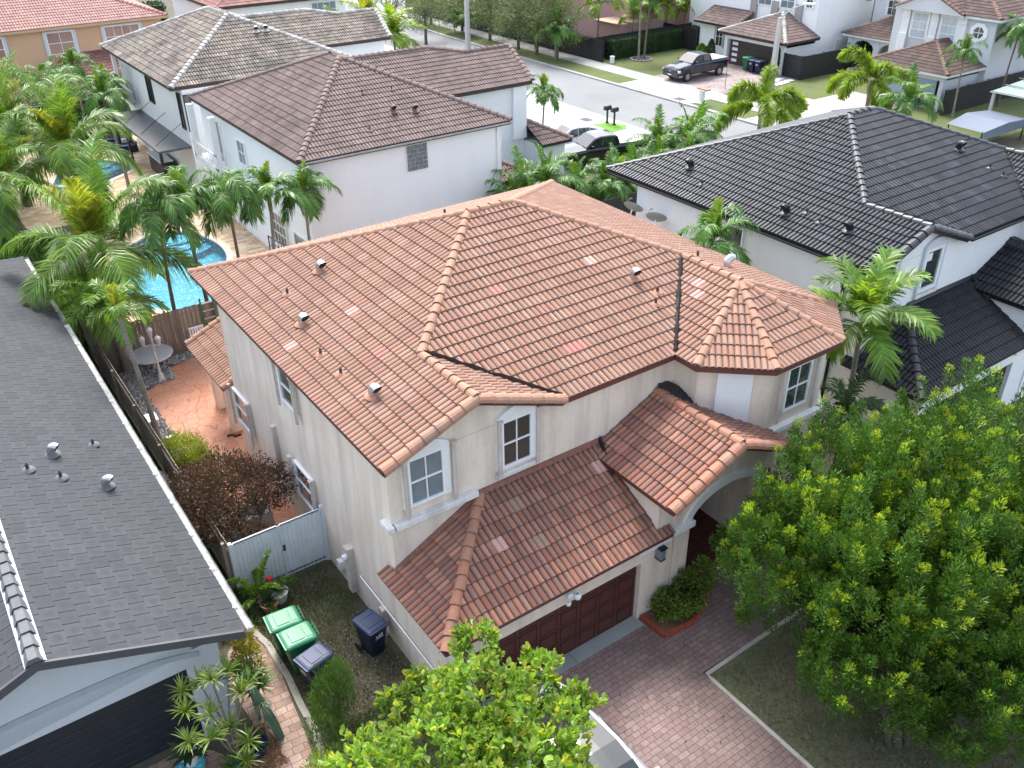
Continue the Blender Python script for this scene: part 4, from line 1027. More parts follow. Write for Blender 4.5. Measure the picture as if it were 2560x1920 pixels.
# ------------------------------------------------------------------ brown and tan roofed houses that back on to ours
def back_house(dy, label, tile, cap, wall, tan=False):
    t = thing('house', label, 'house', (0, dy, 0))
    if not tan: a0, a1, b0, b1, ap1, ap2, zt = 13.75, 24.5, 35.2, 49.3, (18.95, 41.5), (18.95, 42.6), 8.55
    else: a0, a1, b0, b1, ap1, ap2, zt = 13.5, 24.9, 35.5, 50.4, (19.2, 41.2), (19.2, 44.4), 8.5
    A, B, C, D = (a0, b1, 6), (a0, b0, 6), (a1, b0, 6), (a1, b1, 6); P = (*ap1, zt); Q = (*ap2, zt)
    zc = lambda y: 6+.42*(y-41.1)
    y2 = 45.0
    E1, E2, Rg, Vl, Rr = (22, 41.1, 6), (30.1, 41.1, 6), (25.8, y2, zc(y2)), (27.7, 44.2, zc(44.2)), (30.75, 44.2, zc(44.2))
    kw = dict(seg=5)
    left = ([[A, Q, P, B]], B, A); front = ([[B, P, C]], B, C); right = ([[C, P, Q, D]], C, D); rear = ([[D, Q, A]], D, A)
    f2 = ([[(19.5, 41.1, 6), (27.7, 41.1, 6), Vl, Rg, (19.5, y2, zc(y2))], [(27.7, 41.1, 6), E2, Rr, Vl]], E1, E2)
    r2 = ([[(19.5, y2, zc(y2)), Rg, (30.1, 49.1, 6.0), (19.5, 49.1, 6.0)]], (19.5, 49.1, 6), (30, 49.1, 6))
    r3 = ([[Vl, Rr, (30.75, 47.4, 6), (27.7, 47.4, 6)]], (27.7, 47.4, 6), (30.7, 47.4, 6))
    roof = roof_obj('roof', [left, front, right, rear, f2, r2, r3], tile, t, **kw)
    m = MB()
    for a, b in ((B, P), (C, P), (A, Q), (D, Q), ((19.5, y2, zc(y2)), Rg), (Vl, Rg), (Vl, Rr), ((30.1, 41.1, 6), (30.72, 44.2, zc(44.2)))): caps(m, a, b, n=5)
    if tan: caps(m, P, Q, n=5)
    m.build('ridge_caps', cap, roof)
    m = MB(); fascia(m, [A, B, C], .18); fascia(m, [(24.5, 41.1, 6), E2, (30.1, 48, 6)], .18); fascia(m, [C, (a1, 41.1, 6)], .18); m.poly([(a0, b0, 5.85), (a1, b0, 5.85), (a1, b1, 5.85), (a0, b1, 5.85)]); m.poly([(24.4, 41.1, 5.84), (30.1, 41.1, 5.84), (30.1, 49, 5.84), (24.4, 49, 5.84)]); m.build('fascia', MT['fascia_brown'], roof)
    m = MB(); m.prism([(14.05, 35.5), (24.15, 35.5), (24.15, 41.4), (29.75, 41.4), (29.75, 48.9), (14.05, 48.9)], -.05, 5.9); m.build('wall', wall, t)
    return t, dict(roof=roof, left=left, front=front, P=P)
H4, h4 = back_house(0, 'white two storey house with chocolate brown tile roof and glass block window', MT['tile_brown'], MT['cap_brown'], MT['wall_white'])
H5, h5 = back_house(16.3, 'white two storey house with mottled tan and grey tile roof', MT['tile_tan'], MT['cap_tan'], MT['wall_white'], True)
# glass block window
m = MB(); m.box((18.93, 35.44, 4.5), (20.03, 35.52, 5.72)); gb = m.build('glass_block_window', MT['trim'], H4)
m = MB()
for i in range(5):
    for j in range(6): m.box((18.97+i*.212, 35.4, 4.54+j*.195), (18.97+i*.212+.185, 35.45, 4.54+j*.195+.17))
m.build('glass_blocks', plain('glass_block', (.12,.16,.17), .08, var=.7, scale=5), gb, bevel=.012)
m = MB(); m.tube([(23.9, 35.42, 5.75), (23.9, 35.42, .1)], .05, 8); m.build('downspout', MT['white'], H4)
m = MB(); gutter(m, (13.7, 35.12, 5.95), (24.5, 35.12, 5.95), .07); m.build('gutter', MT['gutter_met'], H4)
def roofz(P0, e, x, y, which):
    if which == 'front': return 6+(y-35.2)*(8.55-6)/(41.5-35.2)
    return 6
for x, y, k in ((19.3, 37.1, 'hood'), (20.3, 36.9, 'hood'), (17.6, 36.2, 'pipe'), (18.6, 38.7, 'pipe'), (20.1, 38.6, 'pipe')):
    vent(H4, (x, y, roofz(0, 0, x, y, 'front')+.03), k, MT['cap_brown'], rz=R(80), hoodmat=MT['cap_brown'])
for x in (21.0, 21.5): vent(H4, (x, 43.8, 6+.42*2.7+.03), 'hood', MT['cap_brown'], rz=R(80), hoodmat=MT['cap_brown'])
# rear wall of the brown roofed house (faces the pool): balcony, arched window, sliding door
m = MB(); m.box((13.3, 45.2, 2.9), (14.06, 48.8, 3.1)); m.box((13.3, 45.2, 3.1), (13.36, 48.8, 3.2)); m.box((13.3, 45.2, 3.85), (13.36, 48.8, 3.92))
for i in range(13): m.box((13.31, 45.25+i*.29, 3.2), (13.34, 45.28+i*.29, 3.85))
m.box((13.3, 48.5, 3.1), (13.6, 48.8, 5.8)); m.box((13.3, 45.2, 3.1), (13.6, 45.5, 5.8)); m.build('balcony', MT['trim'], H4)
window(H4, (14.05, 47.6, 3.2), (0, -1), 1.6, 2.1, cols=2, rows=1, glass='glass_pale', frame='white')
window(H4, (14.05, 43.6, 3.9), (0, -1), .9, 1.1, glass='glass_pale', frame='white')
window(H4, (14.05, 40.2, .9), (0, -1), 1.5, 1.5, cols=4, rows=3, glass='glass', frame='white', surround='trim', arch=.5, sw=.06)
window(H4, (14.05, 37.6, .1), (0, -1), 1.4, 2.0, cols=2, rows=1, glass='glass_pale', frame='trim')
# tan roofed house rear wall
window(H5, (14.05, 42.6, 3.9), (0, -1), .9, 1.5, cols=2, rows=1, glass='glass', frame='black')
window(H5, (14.05, 36.4, 3.6), (0, -1), .45, 1.9, cols=1, rows=1, glass='glass', frame='black'); window(H5, (14.1, 35.5, 3.6), (1, 0), .3, 1.9, cols=1, rows=1, glass='glass', frame='black')
m = MB(); m.box((13.6, 45.2, 2.9), (14.06, 48.8, 3.05)); m.box((13.6, 45.2, 3.9), (13.66, 48.8, 3.97)); m.box((13.6, 48.5, 3), (13.8, 48.8, 5.8))
m.build('balcony', MT['trim'], H5)
m = MB(); m.box((13.61, 45.25, 3.05), (13.64, 48.75, 3.9)); m.build('balcony_glass', MT['glass_blind'], H5)
window(H5, (14.05, 48.2, 3.1), (0, -1), 2.2, 2.2, cols=2, rows=1, glass='glass_blind', frame='white')
for x in (18.9, 19.5): vent(H5, (x+1.2, 39.2, 6+(39.2-35.5)*.44+.03), 'hood', MT['cap_tan'], rz=R(80))
# low roofs on the street side of the brown roofed house
def low_roof(parent, slopes, capsegs, tile, cap, fas, fpts, seg=5):
    r = roof_obj('porch_roof', slopes, tile, parent, seg=seg)
    m = MB()
    for a, b in capsegs: caps(m, a, b, n=5)
    m.build('ridge_caps', cap, r)
    m = MB()
    for p in fpts: fascia(m, p, .16)
    m.build('fascia', fas, r)
    return r
a, b, c = (29.0, 39.7, 2.8), (31.9, 39.7, 2.8), (29.0, 42.6, 4.2)
low_roof(H4, [([[(29.76, 39.7, 2.8), b, (29.76, 41.84, 3.86)]], (29.76, 39.7, 2.8), b), ([[b, (29.76, 41.84, 3.86), (29.76, 48, 3.86), (31.9, 48, 2.8)]], b, (31.9, 48, 2.8))], [(b, (29.76, 41.84, 3.86))], MT['tile_brown'], MT['cap_brown'], MT['fascia_brown'], [[(29.76, 39.7, 2.8), b, (31.9, 48, 2.8)]])
m = MB(); m.box((29.75, 40.0, -.05), (31.6, 47.9, 2.7)); m.box((28.9, 41.2, 2.9), (29.8, 41.45, 5.8)); m.build('wall', MT['wall_white'], H4)
low_roof(H4, [([[(24.15, 35.9, 2.8), (26.4, 35.9, 2.8), (24.15, 38.1, 3.85)]], (24.15, 35.9, 2.8), (26.4, 35.9, 2.8)), ([[(26.4, 35.9, 2.8), (24.15, 38.1, 3.85), (24.15, 41.3, 3.85), (26.4, 41.3, 2.8)]], (26.4, 35.9, 2.8), (26.4, 41.3, 2.8))], [((26.4, 35.9, 2.8), (24.15, 38.1, 3.85))], MT['tile_brown'], MT['cap_brown'], MT['fascia_brown'], [[(24.15, 35.9, 2.8), (26.4, 35.9, 2.8), (26.4, 41.3, 2.8)]])
m = MB(); m.box((24.14, 36.2, -.05), (26.1, 41.39, 2.7)); m.build('wall', MT['wall_white'], H4)

# ------------------------------------------------------------------ generic hip-roofed box (farther houses)
def hip_house(label, x0, y0, x1, y1, ze, sl, tile, cap, fas, wall, ov=.4, seg=4, base=-.05, name='house'):
    t = thing(name, label, 'house', ((x0+x1)/2, (y0+y1)/2, 0))
    ox, oy = (x0+x1)/2, (y0+y1)/2
    a0, a1, b0, b1 = x0-ov-ox, x1+ov-ox, y0-ov-oy, y1+ov-oy
    h = min(a1-a0, b1-b0)/2; zt = ze+h*sl
    A, B, C, D = (a0, b0, ze), (a1, b0, ze), (a1, b1, ze), (a0, b1, ze)
    if a1-a0 > b1-b0: P, Q = (a0+h, (b0+b1)/2, zt), (a1-h, (b0+b1)/2, zt); S = [([[A, B, Q, P]], A, B), ([[B, C, Q]], B, C), ([[C, D, P, Q]], C, D), ([[D, A, P]], D, A)]; cp = ((A, P), (D, P), (B, Q), (C, Q), (P, Q))
    else: P, Q = ((a0+a1)/2, b0+h, zt), ((a0+a1)/2, b1-h, zt); S = [([[A, B, P]], A, B), ([[B, C, Q, P]], B, C), ([[C, D, Q]], C, D), ([[D, A, P, Q]], D, A)]; cp = ((A, P), (B, P), (C, Q), (D, Q), (P, Q))
    r = roof_obj('roof', S, tile, t, seg=seg, pw=.2, ex=.4)
    m = MB()
    for a, b in cp: caps(m, a, b, n=5)
    m.build('ridge_caps', cap, r)
    m = MB(); fascia(m, [A, B, C, D], .2, closed=True); m.poly([(a0, b0, ze-.15), (a1, b0, ze-.15), (a1, b1, ze-.15), (a0, b1, ze-.15)]); m.build('fascia', fas, r)
    m = MB(); m.box((x0-ox, y0-oy, base), (x1-ox, y1-oy, ze-.1)); m.build('wall', wall, t)
    return t, (ox, oy)
def W(t, o, p, u, w_, h_, **k): return window(t, (p[0]-o[0], p[1]-o[1], p[2]), u, w_, h_, **k)
# orange house, top left: its long wall faces us
H6, o6 = hip_house('orange stucco house with pinkish red tile roof in the top left corner', -8, 76.6, 20.3, 88, 6.0, .36, MT['tile_pink'], MT['cap_red'], MT['wall_orange'], MT['wall_orange'])
for x, w_ in ((7.6, 1.3), (11.9, 1.75), (16.0, 2.5)):
    W(H6, o6, (x, 76.6, 4.1), (1, 0), w_, 1.45, cols=2 if w_ < 2 else 4, rows=2, glass='glass_brown', frame='white', surround='wall_grey', sw=.22)
low_roof(H6, [([[(10.6-o6[0], 74.0-o6[1], 2.9), (18.6-o6[0], 74.0-o6[1], 2.9), (16.0-o6[0], 76.6-o6[1], 4.0), (12.8-o6[0], 76.6-o6[1], 4.0)]], (10.6-o6[0], 74.0-o6[1], 2.9), (18.6-o6[0], 74.0-o6[1], 2.9))], [((18.6-o6[0], 74.0-o6[1], 2.9), (16.0-o6[0], 76.6-o6[1], 4.0))], MT['tile_red'], MT['cap_red'], MT['wall_orange'], [[(9.0-o6[0], 74-o6[1], 2.9), (18.6-o6[0], 74-o6[1], 2.9)]], seg=4)
m = MB()
for x in (11.0, 14.5, 18.0): m.box((x-o6[0], 74.3-o6[1], 0), (x+.4-o6[0], 74.7-o6[1], 2.8))
m.build('porch_column', MT['wall_orange'], H6)
# house with red roof at the top middle
H7, o7 = hip_house('white house with dark red tile roof cut by the top edge', 25.2, 77.5, 36.4, 90, 6.0, .36, MT['tile_red'], MT['cap_red'], MT['fascia_brown'], MT['wall_white'])
W(H7, o7, (33.3, 77.5, 4.3), (1, 0), 2.2, 1.2, cols=4, rows=2, glass='glass_pale', frame='white')
W(H7, o7, (25.2, 80.2, 3.6), (0, -1), 1.2, 1.6, cols=1, rows=1, glass='glass_pale', frame='white')

# ------------------------------------------------------------------ houses across the back street, facing it (-X)
def across(label, X, Y0, Y1, zb, tile, cap, fas, wall, colmat, gdoor, gy0, gy1, depth=13, gx=63.3):
    """X = front wall of the two storey block, garage in front from gx"""
    t = thing('house', label, 'house', (X, Y0, 0))
    L = lambda x, y, z: (x-X, y-Y0, z)
    m = MB(); m.box(L(X, Y0, -.05), L(X+depth, Y1, zb-.1)); m.box(L(gx, gy0, -.05), L(X, gy0+.3, 2.6)); m.box(L(gx, gy1-.3, -.05), L(X, gy1, 2.6)); m.box(L(gx+.3, gy0, 2.2), L(X, gy1, 2.6)); m.box(L(gx, gy0+.3, 2.15), L(gx+.3, gy1-.3, 2.6))
    m.build('wall', wall, t)
    ze = 2.7; ov = .45; a = gx-ov; b0 = gy0-ov; b1 = gy1+ov; run = X-a; sl = .42; top = ze+run*sl
    h = (b1-b0)/2
    A, B = L(a, b0, ze), L(a, b1, ze)
    C, D = L(X, b1, ze), L(X, b0, ze)
    if run < h:
        P, Q = L(X, b0+run, top), L(X, b1-run, top)
        S = [([[B, A, P, Q]], B, A), ([[A, D, P]], A, D), ([[C, B, Q]], C, B)]; cp = ((A, P), (B, Q))
    else:
        zt = ze+h*sl; P = L(a+h, b0+h, zt); Q = L(X, b0+h, zt); S = [([[B, A, P]], B, A), ([[A, D, Q, P]], A, D), ([[C, B, P, Q]], C, B)]; cp = ((A, P), (B, P), (P, Q))
    r = roof_obj('garage_roof', S, tile, t, seg=4, pw=.18, ex=.38)
    m = MB()
    for p, q in cp: caps(m, p, q, n=5)
    m.build('ridge_caps', cap, r)
    m = MB(); fascia(m, [D, A, B, C], .2); m.poly([L(a, b0, ze-.16), L(X, b0, ze-.16), L(X, b1, ze-.16), L(a, b1, ze-.16)]); m.build('fascia', fas, r)
    m = MB(); m.box(L(gx+.15, gy0+.6, .05), L(gx+.2, gy1-.6, 2.15)); gd = m.build('garage_door', gdoor, t)
    return t, L, gd, r
H8, L8, gd8, _ = across('white house with small brown tiled garage roof and dark garage door behind the truck', 67.2, 51.2, 66, 6.4, MT['tile_brown'], MT['cap_tan'], MT['fascia_brown'], MT['wall_white'], MT['wall_greyband'], MT['garage_brown2'], 51.0, 57.6)
m = MB()
for i in range(4): m.box(L8(63.42, 56.15, .3+i*.46), L8(63.45, 56.75, .55+i*.46))
m.build('garage_window', MT['white_gloss'], gd8)
m = MB()
for i in range(1, 4): m.box(L8(63.43, 51.7, .05+i*.52), L8(63.45, 56.1, .065+i*.52))
m.build('panel_joints', MT['dark'], gd8)
for y in (52.7, 55.3, 57.7):
    m = MB(); m.box(L8(67.0, y, 2.6), L8(67.22, y+.7, 5.0)); m.build('column_band', MT['wall_greyband'], H8)
for y in (55.1, 57.6): window(H8, L8(67.2, y, 4.6), (0, -1), 1.4, 1.7, cols=2, rows=3, glass='glass_pale', frame='white', surround='trim', sw=.15)
window(H8, L8(67.2, 52.4, 4.9), (0, -1), .6, .6, cols=2, rows=2, glass='glass', frame='white', surround='trim')
window(H8, L8(73.8, 51.2, 1.0), (1, 0), .9, 1.9, cols=3, rows=4, glass='glass', frame='white')
window(H8, L8(73.5, 51.2, 4.9), (1, 0), .9, 1.3, cols=1, rows=2, glass='glass_pale', frame='white'); window(H8, L8(77.0, 51.2, 5.0), (1, 0), .9, 1.2, cols=1, rows=1, glass='glass_pale', frame='white')
m = MB(); m.box(L8(70.2, 51.14, 0), L8(71.1, 51.2, 2.1)); m.build('side_door', MT['white'], H8)
# stepped left wing of that house
m = MB(); m.box(L8(65.2, 58.3, -.05), L8(67.2, 62.5, 2.7)); m.build('wall', MT['wall_white'], H8)
window(H8, L8(65.2, 60.4, .9), (0, -1), .8, 1.6, cols=2, rows=2, glass='glass', frame='white', surround='wall_greyband', arch=.25)
rr = [([[L8(64.7, 62.9, 2.8), L8(64.7, 58.0, 2.8), L8(67.2, 58.0, 3.85), L8(67.2, 62.9, 3.85)]], L8(64.7, 62.9, 2.8), L8(64.7, 58.0, 2.8))]
low_roof(H8, rr, [(L8(64.7, 58.0, 2.8), L8(67.2, 58.0, 3.85))], MT['tile_brown'], MT['cap_brown'], MT['fascia_brown'], [[L8(64.7, 62.9, 2.8), L8(64.7, 58.0, 2.8)]], seg=4)

H9, L9, gd9, _ = across('light grey house with octagonal window, arched windows and chocolate tile roof at upper right', 67.6, 35.9, 44.2, 6.0, MT['tile_choc'], MT['cap_choc'], MT['fascia_white'], MT['wall_grey'], MT['trim'], MT['garage_blue'], 36.4, 42.3, 11, 63.2)
m = MB()
for i in range(1, 5): m.box(L9(63.33, 37.0, .05+i*.42), L9(63.35, 41.7, .06+i*.42))
m.build('panel_joints', MT['wall_bluegrey'], gd9)
# upper roof: gable over the two arched windows plus hip behind
ze = 6.0
A, B = L9(67.2, 35.5, ze), L9(67.2, 38.2, ze); G0, G1 = L9(66.9, 38.2, ze), L9(66.9, 43.8, ze); Gp = L9(66.9, 41.0, ze+1.25)
kz = lambda x: ze+(x-67.2)*.42
S = [([[A, L9(72, 40.3, kz(72)), L9(71.0, 41.0, kz(71)), L9(67.2, 38.2, ze)]], B, A),
     ([[L9(78.8, 35.5, ze), A, L9(72.0, 40.3, kz(72)), L9(78.8, 40.3, kz(72))]], L9(78.8, 35.5, ze), A),
     ([[G0, Gp, L9(72, 41.0, ze+1.25), L9(72, 38.2, ze)]], G0, L9(72, 38.2, ze)), ([[G1, Gp, L9(72, 41.0, ze+1.25), L9(72, 43.8, ze)]], G1, L9(72, 43.8, ze))]
r9 = roof_obj('roof', S, MT['tile_choc'], H9, seg=4, pw=.18, ex=.38)
m = MB(); caps(m, A, L9(72, 40.3, kz(72)), n=5); caps(m, G0, Gp, r=.15, n=5); caps(m, G1, Gp, r=.15, n=5); caps(m, Gp, L9(71.5, 41.0, ze+1.25), n=5); m.build('ridge_caps', MT['cap_choc'], r9)
m = MB(); fascia(m, [L9(78.8, 35.5, ze), A, B], .2); fascia(m, [G0, Gp, G1], .2); m.build('fascia', MT['fascia_white'], r9)
m = MB(); m.prism([(0, 0), (5.4, 0), (2.7, 1.15)], 0, .4, Matrix.Translation(L9(67.3, 43.7, ze-.1)) @ Matrix.Rotation(R(-90), 4, 'Z') @ Matrix.Rotation(R(90), 4, 'X')); m.build('gable_wall', MT['wall_grey'], H9)
for y in (43.1, 40.7, 38.4):
    m = MB(); m.box(L9(67.3, y-.35, 2.6), L9(67.62, y+.35, 4.1)); m.box(L9(67.42, y-.3, 4.1), L9(67.62, y+.3, 5.9)); m.box(L9(67.35, y-.38, 5.3), L9(67.62, y+.38, 5.36)); m.build('pilaster', MT['trim'], H9)
for y in (42.5, 40.1): window(H9, L9(67.6, y, 3.9), (0, -1), 1.2, 1.75, cols=2, rows=3, glass='glass_blind', frame='white', surround='trim', sw=.12, arch=.35)
m = MB(); Mx = Matrix.Translation(L9(67.6, 37.1, 4.9)) @ Matrix.Rotation(R(-90), 4, 'Y') @ Matrix.Rotation(R(22.5), 4, 'Z')
m.lathe([(.72, 0), (.72, .1), (.42, .12), (.42, .03)], 8, M=Mx); ow = m.build('octagonal_window', MT['white'], H9)
k = MB(); k.lathe([(.42, .04), (0, .04)], 8, M=Mx); k.build('pane', MT['glass'], ow)
k = MB(); k.box(L9(67.52, 36.7, 4.88), L9(67.56, 37.5, 4.92)); k.box(L9(67.52, 37.08, 4.5), L9(67.56, 37.12, 5.3)); k.build('glazing_bar', MT['white'], ow)
# arched entrance wing
m = MB(); X0 = 70.5
m.box(L9(70.5, 44.2, -.05), L9(77, 51.0, 2.0)) if 0 else None
for y in (44.3, 46.9, 49.5): m.box(L9(70.3, y, -.05), L9(70.7, y+.5, 2.7))
for y in (44.8, 47.4):
    arc = [(y+1.05-1.05*cos(pi*i/12), 1.7+.7*sin(pi*i/12)) for i in range(13)]
    for i in range(12):
        (ya, za), (yb, zb2) = arc[i], arc[i+1]
        m.poly([L9(70.35, ya, za), L9(70.35, yb, zb2), L9(70.35, yb, 2.7), L9(70.35, ya, 2.7)]); m.poly([L9(70.35, ya, za), L9(70.65, ya, za), L9(70.65, yb, zb2), L9(70.35, yb, zb2)])
m.box(L9(73.2, 44.2, -.05), L9(78, 50, 5.9)); m.build('entrance_wing', MT['wall_grey'], H9)
window(H9, L9(73.2, 48.6, 4.2), (0, -1), 1.2, 1.1, cols=3, rows=2, glass='glass', frame='white', surround='trim', arch=.3)
rr = [([[L9(69.9, 50.4, 2.8), L9(69.9, 44.25, 2.8), L9(73.2, 44.25, 4.2), L9(73.2, 47.5, 4.2)]], L9(69.9, 50.4, 2.8), L9(69.9, 44.25, 2.8)), ([[L9(73.2, 50.4, 2.8), L9(69.9, 50.4, 2.8), L9(73.2, 47.5, 4.2)]], L9(73.2, 50.4, 2.8), L9(69.9, 50.4, 2.8))]
low_roof(H9, rr, [(L9(69.9, 50.4, 2.8), L9(73.2, 47.5, 4.2))], MT['tile_choc'], MT['cap_choc'], MT['fascia_white'], [[L9(69.9, 50.4, 2.8), L9(69.9, 44.25, 2.8)]], seg=4)
# pink house behind the street trees
H10, o10 = hip_house('pink stucco house behind the black fence and street trees', 62, 68.8, 76, 82, 6.2, .4, MT['tile_choc'], MT['cap_choc'], MT['fascia_brown'], MT['wall_pink'])
W(H10, o10, (62, 71.5, 3.6), (0, -1), 1.0, 1.3, glass='glass', frame='black'); W(H10, o10, (65.2, 68.8, 3.7), (1, 0), 1.6, 1.6, glass='glass', frame='black')
m = MB(); m.box((59.5-o10[0], 67.2-o10[1], 0), (67-o10[0], 70.8-o10[1], 2.3)); m.build('terrace', MT['wall_pink'], H10)
m = MB(); m.box((59.3-o10[0], 67.0-o10[1], 2.3), (67.2-o10[0], 70.9-o10[1], 2.4)); m.build('terrace_floor', stucco('terrace_floor', (.5,.36,.26)), H10)
# ------------------------------------------------------------------ vegetation
MT['frond'] = leaf_mat('palm_frond', [(.05,.13,.025), (.085,.19,.03), (.12,.25,.04), (.07,.17,.035), (.17,.29,.07)], .38, .3)
MT['frond_bright'] = leaf_mat('bright_palm_frond', [(.12,.22,.03), (.20,.30,.04), (.30,.36,.04), (.09,.19,.03)], .4, .35)
MT['frond_yellow'] = leaf_mat('yellow_palm_frond', [(.16,.22,.03), (.34,.36,.04), (.46,.42,.06), (.10,.17,.03)], .45, .35)
MT['frond_dark'] = leaf_mat('dark_palm_frond', [(.025,.06,.02), (.04,.09,.025), (.06,.12,.03)], .4, .25)
MT['frond_coco'] = leaf_mat('coconut_frond', [(.07,.17,.02), (.12,.24,.03), (.18,.30,.04), (.08,.18,.025), (.28,.33,.05)], .35, .35)
MT['frond_grey'] = leaf_mat('silvery_palm_frond', [(.13,.17,.12), (.18,.22,.15), (.10,.14,.09)], .5, .3)
MT['shaft'] = plain('green_crownshaft', (.14,.19,.06), .5, var=.2)
MT['trunk_grey'] = bark_mat('grey_palm_trunk', (.30,.27,.23), (.13,.11,.095), 7)
MT['trunk_brown'] = bark_mat('brown_palm_trunk', (.19,.14,.115), (.09,.06,.05), 8)
MT['bark'] = bark_mat('tree_bark', (.17,.145,.12), (.07,.06,.05))
MT['twig'] = bark_mat('pale_twig', (.28,.25,.2), (.14,.12,.09))

def bez(p, d, L, droop, n):
    """a drooping rachis: list of points"""
    pts = [Vector(p)]; d = Vector(d).normalized(); st = L/n
    for i in range(n):
        d = (d+Vector((0, 0, -droop*(.35+1.3*i/n)/n))).normalized(); pts.append(pts[-1]+d*st)
    return pts
def frond_geo(V, F, p, az, el, L, droop, rg, nl=44, lw=.035, ll=.6, hang=.5, plume=False, vee=.35):
    d = Vector((cos(az)*cos(el), sin(az)*cos(el), sin(el))); K = 14
    P = bez(p, d, L, droop, K)
    def at(t):
        x = t*K; i = min(K-1, int(x)); return P[i].lerp(P[i+1], x-i), (P[i+1]-P[i]).normalized()
    # rachis as a thin three-sided rod
    b = len(V); rr = .02
    for i, q in enumerate(P):
        dd = (P[min(i+1, K)]-P[max(i-1, 0)]).normalized(); s = dd.cross(Vector((0, 0, 1)));
        s = s.normalized() if s.length > .01 else Vector((1, 0, 0)); u = s.cross(dd); w_ = rr*(1-.8*i/K)
        V += [q-s*w_, q+s*w_, q+u*w_]
    for i in range(K):
        for a, c in ((0, 1), (1, 2), (2, 0)): F.append((b+3*i+a, b+3*i+c, b+3*i+3+c, b+3*i+3+a))
    for i in range(nl):
        t = .16+.84*i/nl
        q, dd = at(t); s = dd.cross(Vector((0, 0, 1))); s = s.normalized() if s.length > .01 else Vector((1, 0, 0)); u = s.cross(dd).normalized()
        prof = (sin(pi*min(1, (t*.88+.08)))**.6)
        sides = (-1, 1) if not plume else (-1, 1, 0, 2)
        for sg in sides:
            if plume:
                a = rg.uniform(0, 2*pi); sv = s*cos(a)+u*sin(a); le = ll*prof*rg.uniform(.75, 1.1)
                dv = (sv*.85+dd*.6).normalized()
            else:
                sv = s*sg*(1-abs(vee)*.3)+u*vee; le = ll*prof*rg.uniform(.85, 1.1)
                dv = (sv*.85+dd*(.35+.6*t)+Vector((rg.uniform(-.1, .1), rg.uniform(-.1, .1), rg.uniform(-.08, .08)))).normalized()
            wv = dd.cross(dv); wv = dd
            h = hang*le*rg.uniform(.3, 1.6)
            a0 = q; a1 = q+dv*le*.5-Vector((0, 0, h*.22)); a2 = q+dv*le*.93-Vector((0, 0, h))
            wv = (wv-dv*wv.dot(dv)).normalized()*lw*.5
            if rg.random() < .5: wv = (wv+dv.cross(wv)*.5)
            b = len(V); V += [a0-wv*.6, a0+wv*.6, a1+wv, a1-wv, a2+wv*.12, a2-wv*.12]
            F.append((b, b+1, b+2, b+3)); F.append((b+3, b+2, b+4, b+5))
def palm(name, kind, seed, H, lean=(0, 0), nf=13, L=2.2, r=.09, mats=None, trunk='trunk_grey', shaft=.8, **kw):
    rg = random.Random(seed)
    t = bpy.data.objects.new(name, None); col.objects.link(t); t.empty_display_size = .2
    fr, fd = mats or (MT['frond'], None)
    top = Vector((lean[0], lean[1], H))
    m = MB(); n = 10
    pts = [Vector((lean[0]*(i/n)**1.5, lean[1]*(i/n)**1.5, H*i/n - (.1 if i == 0 else 0))) for i in range(n+1)]
    rr = [r*(1.25-.45*min(1, i/n*1.4)) for i in range(n+1)]; rr[0] *= 1.35
    m.tube(pts, rr, 9); m.build('trunk', MT[trunk], t, smooth=True)
    if shaft:
        m = MB(); m.tube([top-Vector((0, 0, .03)), top+Vector((0, 0, shaft*.35)), top+Vector((0, 0, shaft*.8)), top+Vector((0, 0, shaft))], [r*.95, r*1.15, r*.75, r*.45], 9); m.build('crownshaft', MT['shaft'], t, smooth=True)
    c = top+Vector((0, 0, shaft*.85))
    V, F = [], []
    for i in range(nf):
        az = i*2.39996+rg.uniform(-.25, .25); k = i/nf
        el = R(78)-k*R(70 if kind != 'coco' else 92)+rg.uniform(-.1, .1)
        dr = kw.get('droop', 1.9)*rg.uniform(.8, 1.25)
        frond_geo(V, F, c+Vector((rg.uniform(-.04, .04), rg.uniform(-.04, .04), -.12*k)), az, el, L*rg.uniform(.85, 1.1), dr, rg, kw.get('nl', 40), kw.get('lw', .045), kw.get('ll', .55), kw.get('hang', .5), kw.get('plume', False), kw.get('vee', .3))
    mesh_np('crown', np.array([tuple(v) for v in V]), np.array(F), fr, t)
    if fd:
        V, F = [], []
        for i in range(kw.get('nd', 3)):
            az = rg.uniform(0, 6.28); frond_geo(V, F, c, az, R(rg.uniform(55, 85)), L*rg.uniform(.55, .9), .7, rg, kw.get('nl', 40), kw.get('lw', .045), kw.get('ll', .55)*.8, .3, kw.get('plume', False), .5)
        mesh_np('new_fronds', np.array([tuple(v) for v in V]), np.array(F), fd, t)
    return t
def put(src, first, name, label, loc, rz=0, sc=1, cat='palm tree', group=None):
    o = src if first else copy_tree(src)
    o.name = name
    tag(o, label, cat, group); place(o, loc, rz, sc)
    return o

# prototypes (the first placement uses the prototype itself)
pA = palm('palm_tree', 'ad', 11, 4.6, (.15, .25), 11, 1.9, .075, mats=(MT['frond'], MT['frond_bright']), trunk='trunk_brown', droop=2.9, ll=.62, hang=.7, nl=50, lw=.045, nd=1)
pB = palm('palm_tree', 'ad', 23, 4.4, (-.2, .1), 11, 1.8, .08, mats=(MT['frond'], MT['frond_bright']), trunk='trunk_grey', droop=2.7, ll=.6, hang=.6, nl=50, lw=.045, nd=2)
pC = palm('palm_tree', 'ad', 37, 4.8, (.1, -.15), 12, 1.95, .075, mats=(MT['frond'], None), trunk='trunk_brown', droop=3.2, ll=.66, hang=.75, nl=52, lw=.045)
used = set()
def P_(src, key, label, loc, rz=0, sc=1, **k):
    o = put(src, key not in used, 'palm_tree', label, loc, rz, sc, **k); used.add(key); return o
GR = 'palms in a row behind the wooden back fence'
